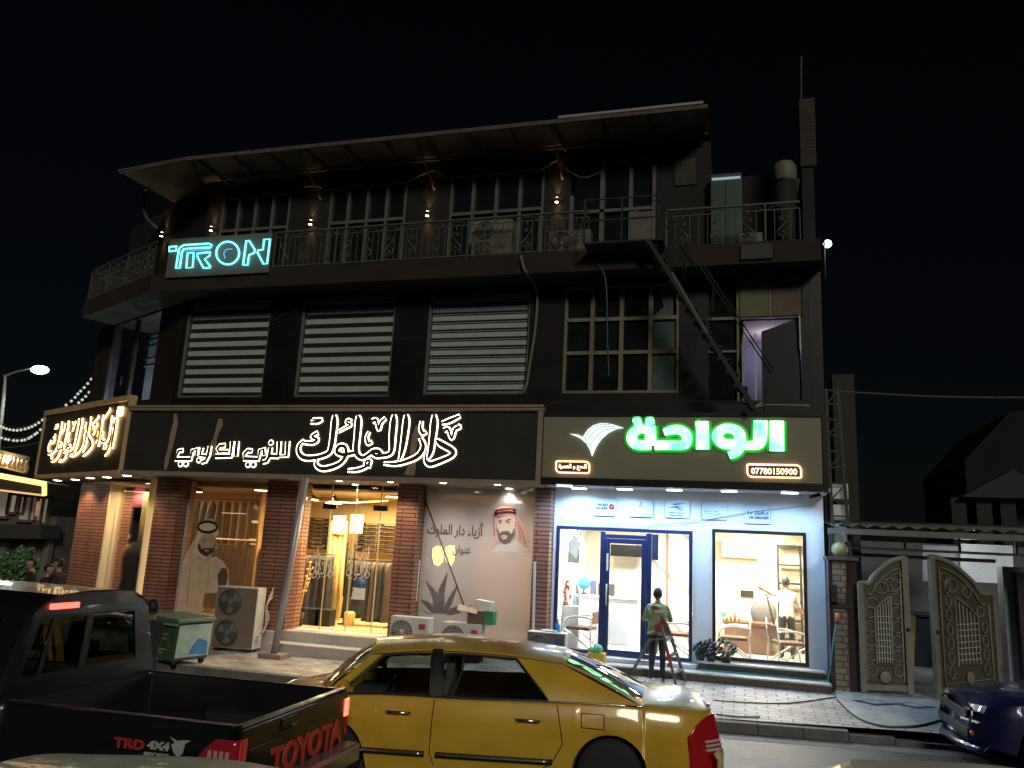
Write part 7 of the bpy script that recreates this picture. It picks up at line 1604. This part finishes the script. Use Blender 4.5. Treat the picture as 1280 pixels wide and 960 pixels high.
    for us_ in S['seats']:
        for s in (-1, 1):
            m = MB(); m.box((us_ - .05, s * .4 - .24, .42), (us_ + .45, s * .4 + .24, .6)); m.obox((us_ - .08, s * .4, .85), (.07, 0, -.02), (0, .23, 0), (-.08, 0, .3)); m.obox((us_ - .17, s * .4, 1.22), (.05, 0, 0), (0, .13, 0), (-.01, 0, .09)); m.build('seat', seat_g, C_, .04)
    sx, sy = bAu - .62, .40; m = MB(); m.tube([Vector((sx - .08 * math.sin(a * math.pi / 12), sy + .18 * math.cos(a * math.pi / 12), .93 + .17 * math.sin(a * math.pi / 12))) for a in range(24)], .018, 6, closed=True); m.bar((sx, sy, .93), (sx + .25, sy, .85), .06); m.build('steering_wheel', trim_k, C_)
    # wheels
    for wc in wheels:
        for s in (-1, 1):
            y = s * (hw(wc) - .13); m = MB(); m.lathe((wc, y - s * .10, wr + .002), [(wr * .62, 0), (wr * .95, .0), (wr, .03), (wr, .17), (wr * .95, .2), (wr * .62, .2)], 28, (0, s, 0)); Wl = m.build('wheel', tyre_m, C_)
            m = MB(); m.lathe((wc, y + s * .085, wr + .002), [(wr * .62, -.15), (wr * .60, .005), (wr * .52, -.01), (wr * .15, .0), (wr * .1, .012)], 24, (0, s, 0)); m.build('rim', rim_m, Wl)
            m = MB(); m.lathe((wc, y - s * .12, wr), [(ar + .04, 0), (ar + .04, .02)], 18, (0, s, 0)); m.build('wheel_well', int_k, C_)
    # mirrors, handles, seams, sills
    for s in (-1, 1):
        b = side(fB(S['mirror']), fT(S['mirror']), .12, s); m = MB(); m.ball(b + Vector((.05, s * .13, .04)), .11, 12, (.6, .95, .75)); m.bar(b, b + Vector((.05, s * .1, .02)), .05); m.build('side_mirror', mat, C_)
        for hx, hz in S['handles']:
            sc = section(hx); y = max(p[0] for p in sc[:NZ]); y = s * (y + .014); m = MB(); m.tube([(hx - .13, y - s * .02, hz), (hx - .11, y + s * .012, hz), (hx + .11, y + s * .012, hz), (hx + .13, y - s * .02, hz)], .016, 8); m.build('door_handle', chr_, C_)
        for path in S['seams']:
            pts = []
            for (xa, za), (xb, zb) in zip(path, path[1:]):
                for q in range(8): pts.append((xa + (xb - xa) * q / 8, za + (zb - za) * q / 8))
            pts.append(path[-1]); P_ = []
            for x, z in pts:
                sc = section(x); ys = [p[0] for p in sc[:NZ]]; zs = [p[1] for p in sc[:NZ]]
                y = ys[0] if z < zs[0] else ys[-1]
                for (ya, za), (yb, zb) in zip(sc[:NZ - 1], sc[1:NZ]):
                    if za <= z <= zb: y = ya + (yb - ya) * (z - za) / (zb - za)
                P_.append(Vector((x, s * (y + .0005), z)))
            m = MB(); m.tube(P_, .0055, 5); m.build('door_seam', trim_k, C_)
        if 'strip' in S:
            for xa, xb, z in S['strip']:
                P_ = [];
                for q in range(13): x = xa + (xb - xa) * q / 12; P_.append(Vector((x, s * (section(x)[3][0] + .016), z)))
                m = MB(); m.tube(P_, .028, 8, flat=((0, 1, 0), .5)); m.build('side_strip', S.get('strip_mat', mat), C_); m = MB(); m.tube([p + Vector((0, s * .014, .004)) for p in P_], .012, 6); m.build('chrome_strip', chr_, C_)
        m = MB(); m.tube([side(q / 16, fT(bCu + (bAu - bCu) * q / 16) if False else q / 16, .02, s, .008) for q in range(0, 17)], .011, 6); m.build('belt_trim', chr_ if S.get('chrome_belt') else trim_k, C_)
        m = MB(); m.tube([side(q / 16, q / 16, .955, s, .004) for q in range(17)], .007, 5); m.build('roof_seam', trim_k, C_)
    S['hw'], S['section'], S['xshift'], S['NZ'] = hw, section, xshift, NZ
    return C_
def lamp_patch(C_, S, name, mat, ua, ub, za, zb, out=.012, iu0=0, iu1=10, z0=0.0, z1=1.0):
    """lamp wrapped round the corner of the body: follows the plan outline from side to end"""
    for s in (-1, 1):
        g = []; nu, nz = 20, 16; front = ua > ub if False else S.get('_front', False); u_end = S['u1'] if front else S['u0']
        for iz in range(nz + 1):
            fz = z0 + (z1 - z0) * iz / nz; z = za + (zb - za) * fz; w_ = min(1, max(.02, (1 - fz) / .38)) ** .55 * (.86 + .14 * fz)
            for iu in range(nu + 1):
                f = (iu0 + (iu1 - iu0) * iu / nu) / 10
                if f < .6: u = ua + (ub - ua) * (f / .6) ** 1 * 1; u = u_end + (u - u_end) * w_; y = S['hw'](u) * .985 + out
                else: u = u_end; y = (S['hw'](u_end) * .985 + out) - (f - .6) / .4 * .16 * w_
                dx = (out if front else -out) * (1 if f >= .6 else .2)
                g.append((S['xshift'](u, z) + dx, s * y, z))
        m = MB(); m.smooth = True; ff = [(a * (nu + 1) + b, a * (nu + 1) + b + 1, (a + 1) * (nu + 1) + b + 1, (a + 1) * (nu + 1) + b) for a in range(nz) for b in range(nu)]; m.add(g, ff); m.build(name, mat, C_, solid=.02)

# ---- the yellow taxi
taxi_y = paint('taxi_yellow', (.70, .42, .04), .0, .3)
T1 = dict(u0=-.15, u1=4.95, W=.98, wr=.345, wheels=(1.05, 4.05), crease=.84,
    belt=[(-.15, .98), (.3, 1.0), (1.0, 1.03), (2.5, 1.0), (3.8, .98), (4.95, .84)], top=[(-.15, 1.06), (.05, 1.10), (.3, 1.10), (.75, 1.09), (4.2, 1.02), (4.95, .90)],
    A=(4.18, 3.66), C=(.70, 1.62), rail=[(1.62, 1.40), (2.2, 1.455), (2.9, 1.47), (3.66, 1.39)], rail_y=.68, roof=[(1.62, 1.47), (2.3, 1.545), (3.0, 1.555), (3.66, 1.48)],
    win=[(1.69, 2.84, 2.12, 2.90), (2.98, 4.0, 3.02, 3.52)], mirror=3.85, handles=[(1.92, .84), (3.30, .84)],
    seams=[[(2.93, .98), (2.95, .45), (2.90, .33)], [(1.62, 1.0), (1.58, .80), (1.55, .62), (1.66, .42), (1.80, .33)], [(4.12, .95), (4.2, .35)], [(1.12, .93), (1.36, .935), (1.36, .80), (1.12, .79), (1.12, .93)]],
    strip=[(1.65, 2.88, .44), (3.0, 4.05, .44)], strip_mat=trim_k, seats=(1.75, 3.0), chrome_belt=True, rear_tuck=.12, bow=.10, base_bow=.14, rear_glass=glassmat('rear_tint', (.10, .12, .11), .10))
TX = car('taxi', (-.55, 10.05), 13, 'yellow sedan taxi with chrome handles and red upright tail lamps in the street', taxi_y, T1)
lamp_patch(TX, T1, 'tail_lamp', lamp_red, .27, -.15, .42, .97)
for k in range(3): lamp_patch(TX, T1, 'reversing_lamp', lamp_clear, .27, -.15, .42, .97, .02, 3.2, 7.2, .36 + k * .075, .40 + k * .075)
m = MB(); m.smooth = True
n = 24; vs = []
for k in range(n + 1):
    q = -1 + 2 * k / n; y = q * .93; x = -.21 + .14 * abs(q) ** 3
    for z, dx in ((.30, .05), (.42, .0), (.56, -.005), (.62, .04)): vs.append((x + dx, y, z))
m.add(vs, [(k * 4 + a, k * 4 + a + 1, (k + 1) * 4 + a + 1, (k + 1) * 4 + a) for k in range(n) for a in range(3)]); m.build('rear_bumper', paint('bumper_yellow', (.75, .55, .22)), TX, solid=.04)
m = MB(); m.box((-.165, -.28, .70), (-.13, .28, .82)); m.build('number_plate', M('plate_white', (.7, .7, .68), .5), TX)
m = MB(); m.cyl((-.13, .0, .90), (-.155, .0, .90), .05); m.build('round_badge', chr_, TX)
T1['_front'] = True; lamp_patch(TX, T1, 'headlight', lamp_clear, 4.75, 4.95, .56, .80)
m = MB(); m.box((4.955, -.45, .5), (4.985, .45, .78)); m.build('grille', chr_, TX)

# ---- the dark blue car at the right
blue = paint('blue_paint', (.012, .014, .085), .25, .3)
T2 = dict(u0=0, u1=4.95, W=.96, wr=.35, wheels=(1.0, 3.98), crease=.7,
    belt=[(0, .95), (1, 1.0), (2.5, .98), (3.9, .93), (4.6, .84), (4.95, .74)], top=[(0, 1.05), (.8, 1.10), (4.0, 1.04), (4.6, .96), (4.95, .82)],
    A=(3.75, 3.0), C=(.7, 1.5), rail=[(1.5, 1.36), (2.2, 1.42), (3.0, 1.38)], rail_y=.64, roof=[(1.5, 1.44), (2.3, 1.50), (3.0, 1.46)],
    win=[(1.6, 2.4, 1.9, 2.42), (2.5, 3.6, 2.5, 2.92)], mirror=3.5, handles=[(1.8, .84), (2.8, .84)], seams=[[(2.45, .96), (2.45, .33)], [(3.7, .92), (3.75, .35)]], seats=(1.6, 2.7), nose_tuck=.10)
fr_ = Vector((2.92, 13.72)); an = 3.0; R2 = (fr_.x + 4.95 * math.cos(math.radians(an)), fr_.y + 4.95 * math.sin(math.radians(an)))
BC = car('parked_car', R2, an, 'dark blue glossy car parked nose in at the right edge by the gate', blue, T2)
m = MB(); m.box((4.90, -.62, .60), (4.945, .62, .72)); m.build('grille', trim_k, BC, .01)
m = MB(); m.box((4.93, -.70, .37), (4.965, .70, .50)); m.build('lower_grille', trim_k, BC, .01)
n = 20; m = MB(); m.smooth = True; vs = []
for k in range(n + 1):
    q = -1 + 2 * k / n; y = q * .90; x = 5.03 - .22 * abs(q) ** 2.6
    for z, dx in ((.20, -.02), (.215, .03), (.27, .0), (.30, -.06)): vs.append((x + dx, y, z))
m.add(vs, [(k * 4 + a, k * 4 + a + 1, (k + 1) * 4 + a + 1, (k + 1) * 4 + a) for k in range(n) for a in range(3)]); m.build('front_splitter', blue, BC, solid=.02)
for s in (-1, 1):
    m = MB(); m.smooth = True; g = []
    for iz in range(5):
        for iu in range(9): f = iu / 8; y = .40 + .46 * f; x = T2['xshift'](4.95, .76) + .01 - .20 * max(0, f - .35) ** 1.6; g.append((x - iz * .012, s * y, .70 + iz * .024 + f * .02))
    m.add(g, [(a * 9 + b, a * 9 + b + 1, (a + 1) * 9 + b + 1, (a + 1) * 9 + b) for a in range(4) for b in range(8)]); m.build('headlight', lamp_clear, BC, solid=.02)
    m = MB(); m.bar((4.96, s * .45, .585), (4.86, s * .86, .60), .03, .03); m.build('chrome_strip', chr_, BC)
    m = MB(); m.ball((4.93, s * .76, .44), .05, 10, (.5, 1, .8)); m.build('fog_lamp', M('amber_lens', (.5, .12, .05), .2, coat=1), BC)

# ---- two pale cars in the nearest lane, only their roofs show
pale = M('pale_green_paint', (.46, .60, .50), .5, vary=.06, coat=.25); creamp = M('pale_cream_paint', (.74, .74, .62), .5, vary=.06, coat=.25)
T3 = dict(u0=0, u1=4.5, W=.88, wr=.32, wheels=(.85, 3.5), crease=.7,
    belt=[(0, .92), (1, .95), (2.5, .93), (3.6, .9), (4.5, .74)], top=[(0, 1.0), (.7, 1.05), (3.6, .98), (4.5, .82)],
    A=(3.35, 2.65), C=(.55, 1.0), rail=[(1.0, 1.36), (1.8, 1.42), (2.65, 1.38)], rail_y=.58, roof=[(1.0, 1.43), (1.8, 1.485), (2.65, 1.45)],
    win=[(1.0, 2.0, 1.15, 1.98), (2.1, 3.15, 2.06, 2.52)], mirror=3.1, handles=[(1.3, .8), (2.4, .8)], seams=[[(2.05, .92), (2.05, .33)]], seats=(1.2, 2.3))
N1_ = car('near_car', (-.78, 3.62), 6, 'pale green car roof at the bottom edge in front of the black pickup', pale, T3)
N2_ = car('near_car', (3.35, 5.55), 4, 'pale cream car roof at the bottom right edge before the blue car', creamp, T3)

# ---- the black pickup
blkp = M('pickup_black', (.008, .009, .011), .34, vary=.05, coat=.35); bedm = M('bed_liner', (.012, .012, .012), .7, bump=.2, bscale=60); tint = glassmat('privacy_glass', (.16, .18, .17), .10)
PR, pa, PW, BL = (-3.8, 6.7), 3.0, 1.0, 2.2
PK = empty('pickup_truck', (PR[0], PR[1], 0), math.pi + math.radians(pa), 'black pickup truck with open bed and red lettering on its tailgate', 'pickup')
RZ = 1.15
m = MB(); m.smooth = True
def bed_side(s):
    prof = [(.90, .45), (.98, .50), (1.0, .62), (1.005, .80), (.985, .86), (1.0, .92), (.995, 1.08), (.975, RZ - .01), (.95, RZ), (.88, RZ), (.87, RZ - .02), (.87, .66)]
    xs_ = [0.0 + BL * i / 24 for i in range(25)]; vs = []
    for x in xs_:
        for y, z in prof:
            dz = max(0, .40 ** 2 - (x - 1.05) ** 2); arch = .37 + math.sqrt(dz) + .06 if dz > 0 else 0
            vs.append((x, s * y * PW, max(z, min(arch, .84)) if y > .88 and z < .85 else z))
    n = len(prof); fs = [(i * n + k, i * n + k + 1, (i + 1) * n + k + 1, (i + 1) * n + k) for i in range(24) for k in range(n - 1)]
    fs += [tuple(range(n)), tuple(range(24 * n, 25 * n))[::-1]]
    if s < 0: fs = [f[::-1] for f in fs]
    m.add(vs, [f[::-1] for f in fs])
for s in (1, -1):
    m = MB(); m.smooth = True; bed_side(s); m.build('bed_side', blkp, PK)
m = MB(); m.box((.05, -.868, .60), (BL, .868, .655))
for k in range(9): m.box((.06, -.8 + k * .19, .6551), (BL - .06, -.7 + k * .19, .668))
m.box((BL - .06, -.868, .655), (BL, .868, RZ - .02))
for s in (-1, 1): m.box((.75, s * .868, .6551), (1.35, s * .70, .86))
m.build('bed_floor', bedm, PK)
m = MB(); m.box((-.04, -.955, .52), (.035, .955, RZ - .015)); m.box((-.03, -.957, RZ - .014), (.045, .957, RZ + .008)); tgm = m.build('tailgate', blkp, PK, .015)
m = MB(); m.box((-.052, -.86, .60), (-.041, .86, .97)); m.build('pressed_panel', blkp, tgm, .008)
m = MB(); m.box((-.056, .10, 1.0), (-.041, .36, 1.10)); m.tube([(-.062, .13, 1.03), (-.064, .33, 1.03)], .016, 8); m.build('tailgate_handle', M('handle_black', (.02, .025, .022), .25), tgm)
red_l = M('letter_red', (.75, .09, .05), .5)
lettering('TOYOTA', .3, (-.060, -.16, .79), (0, -1, 0), (0, 0, 1), red_l, tgm, .006, .010, width=1.36, height=.235)
for s in (-1, 1):
    g = []; m = MB(); m.smooth = True
    for iz in range(9):
        z = .70 + .36 * iz / 8; wd = .34 * (.35 + .65 * math.sin(math.pi * (iz + 1) / 10))
        for iu in range(7):
            f = iu / 6; x = -.045 + wd * f if s else 0; y = 1.012 - (.05 if f == 0 else 0); g.append((x, s * y * PW, z))
    m.add(g, [(a * 7 + b, a * 7 + b + 1, (a + 1) * 7 + b + 1, (a + 1) * 7 + b) for a in range(8) for b in range(6)]); tl = m.build('tail_lamp', M('pickup_tail', (.26, .015, .02), .15, coat=1, emit=(1, .05, .04), es=.03), PK, solid=.03)
    m = MB(); m.box((-.052, s * .90, .90), (-.042, s * .99, 1.06)); m.build('lit_lens', M('brake_lit' if s < 0 else 'brake_dim', (.5, .05, .04), .2, emit=(1, .10, .05), es=5.0 if s < 0 else .1), tl)
    m = MB()
    for k in range(4): m.box((.02 + k * .05, s * 1.028, .76), (.05 + k * .05, s * 1.034, .98))
    m.build('lens_cells', M('cells_pink', (.6, .35, .33), .2, coat=1), tl)
def sideword(t, x, z, mat, wd, ht, sh=0): return lettering(t, .2, (x, 1.0225 * PW, z), (-1, 0, 0), (0, 0, 1), mat, PK, .004, .012, width=wd, height=ht)
sideword('TRD', .90, .955, M('decal_red', (.42, .03, .03), .5), .28, .075); silv = M('decal_silver', (.42, .42, .42), .5); sideword('4X4', .64, .965, silv, .20, .062); sideword('SPORT', .65, .898, silv, .22, .028)
m = MB(); m.prism([(.50, .93), (.46, .90), (.42, .93), (.41, 1.0), (.36, 1.03), (.44, 1.025), (.48, 1.015), (.55, 1.04), (.50, 1.0), (.53, .985)], (0, 1.020, 0), XX, UP, (0, .004, 0)); m.build('side_decal', silv, PK)
# cab: lofted shell
def cab_hw(z):
    if z < 1.2: return .985
    if z < 1.77: return .985 - (z - 1.2) / .57 * .20
    f = (z - 1.77) / .22; return .785 - .30 * f ** 2.4
zsx = [.45, .8, 1.15, 1.20, 1.30, 1.54, 1.77, 1.82, 1.87, 1.92, 1.96, 1.985]
def ring(x, sc=1.0, lift=0.0): return [(x, cab_hw(z) * sc, z + (lift if z > 1.7 else 0)) for z in zsx] + [(x, .25, 2.005 + lift), (x, 0, 2.01 + lift)]
m = MB(); m.smooth = True
c0_, c1_ = BL + .02, BL + 2.45
xs_ = [c0_, c0_ + .06, c0_ + .3, c0_ + .9, c0_ + 1.0, c0_ + 1.7, c1_ - .3]
rings = [ring(x, 1 if x > c0_ + .01 else .985, .015 * math.sin(min(1, (x - c0_) / 1.5) * 1.57)) for x in xs_]; n = len(rings[0]); side_gl = MB()
for s in (1, -1):
    for i in range(len(rings) - 1):
        for k in range(n - 1):
            q = [rings[i][k], rings[i][k + 1], rings[i + 1][k + 1], rings[i + 1][k]]; q = [(x, s * y, z) for x, y, z in q]
            gl_ = 4 <= k < 6 and i in (2, 4)
            if s < 0: q = q[::-1]
            (side_gl if gl_ else m).add(q[::-1], [(0, 1, 2, 3)])
# rear wall with three-pane sliding window
cols_ = [-1, -.76, -.72, .03, .14, .62, .68, .86, .90, 1]; rows_ = [1.0, 1.15, 1.20, 1.27, 1.31, 1.54, 1.78, 1.81, 1.87, 1.92, 1.96, 1.985]; rear_gl = [MB(), MB(), MB()]
for a in range(len(rows_) - 1):
    for b in range(len(cols_) - 1):
        za, zb = rows_[a], rows_[a + 1]; q = [(c0_ + (.012 if z > 1.85 else 0), cols_[bb] * cab_hw(z) * .985, z) for z, bb in ((za, b), (za, b + 1), (zb, b + 1), (zb, b))]
        gi = {2: 0, 4: 1, 6: 2}.get(b) if za >= 1.305 and zb <= 1.785 else None
        if gi is not None: rear_gl[gi].add([(x + .012, y, z) for x, y, z in q], [(3, 2, 1, 0)])
        else: m.cur = 1 if (1.26 < za < 1.80 and 0 < b < 8) else 0; m.add(q, [(3, 2, 1, 0)]); m.cur = 0
q = [(c0_ + .012, y * cab_hw(1.985) * .985, 1.985) for y in (-1, 1)]; m.add([q[0], q[1], (c0_ + .02, .25, 2.005), (c0_ + .02, -.25, 2.005)], [(3, 2, 1, 0)])
# windscreen pillar zone, bonnet
xw, xb = c1_ - .3, c1_ + .55
for s in (1, -1):
    m.add([(xw, s * .815, 1.74), (xw, s * .985, 1.2), (xb, s * .97, 1.2)], [(0, 1, 2) if s < 0 else (2, 1, 0)]); m.add([(xw, s * .985, .45), (xw + 2.0, s * .95, .5), (xw + 2.0, s * .93, 1.1), (xw, s * .985, 1.2)], [(0, 1, 2, 3) if s > 0 else (3, 2, 1, 0)])
m.add([(xb, -.97, 1.2), (xb, .97, 1.2), (xw + 2.0, .93, 1.1), (xw + 2.0, -.93, 1.1)], [(3, 2, 1, 0)]); m.add([(xw + 2.0, -.93, 1.1), (xw + 2.0, .93, 1.1), (xw + 2.0, .95, .5), (xw + 2.0, -.95, .5)], [(3, 2, 1, 0)])
m.build('cab_body', [blkp, trim_k], PK)
side_gl.build('side_window', tint, PK)
for g in rear_gl: g.build('rear_window', tint, PK)
m = MB(); m.add([(xw, -.80, 1.74), (xw, .80, 1.74), (xb, .95, 1.2), (xb, -.95, 1.2)], [(0, 1, 2, 3)]); m.build('windscreen', car_glass, PK)
m = MB(); m.box((c0_ - .02, .28, 1.86), (c0_ + .012, .62, 1.91)); m.v = [(x, y + .0 - .03, z) for x, y, z in m.v]; m.build('high_brake_lamp', M('brake_high', (.5, .05, .04), .2, emit=(1, .085, .06), es=4.0), PK, .008)
m = MB(); m.box((c0_ + .02, -.8, .75), (xw, .8, .8)); m.build('cab_floor', int_k, PK)
for s in (-1, 1): m = MB(); m.obox((c0_ + .55, s * .42, 1.1), (.08, 0, 0), (0, .25, 0), (-.05, 0, .35)); m.obox((c0_ + .5, s * .42, 1.53), (.05, 0, 0), (0, .13, 0), (0, 0, .09)); m.build('seat', seat_g, PK, .04)
for wx in (1.05, 5.0):
    for s in (-1, 1):
        m = MB(); m.lathe((wx, s * .72, .372), [(.22, 0), (.35, 0), (.37, .03), (.37, .22), (.35, .25), (.22, .25)], 26, (0, s, 0)); wl = m.build('wheel', tyre_m, PK); m = MB(); m.lathe((wx, s * .93, .372), [(.225, -.15), (.2, .02), (.04, .0)], 20, (0, s, 0)); m.build('rim', rim_m, wl)
m = MB(); m.box((-.24, -.92, .50), (-.045, .92, .68)); bp = m.build('rear_bumper', M('bumper_chrome', (.42, .44, .55), .25, metal=.8), PK, .03)
for s in (-1, 1): m = MB(); m.ball((c1_ - .1, s * 1.14, 1.28), .13, 12, (.5, 1, 1)); m.bar((c1_ - .1, s * .97, 1.22), (c1_ - .1, s * 1.1, 1.25), .05); m.build('side_mirror', blkp, PK)
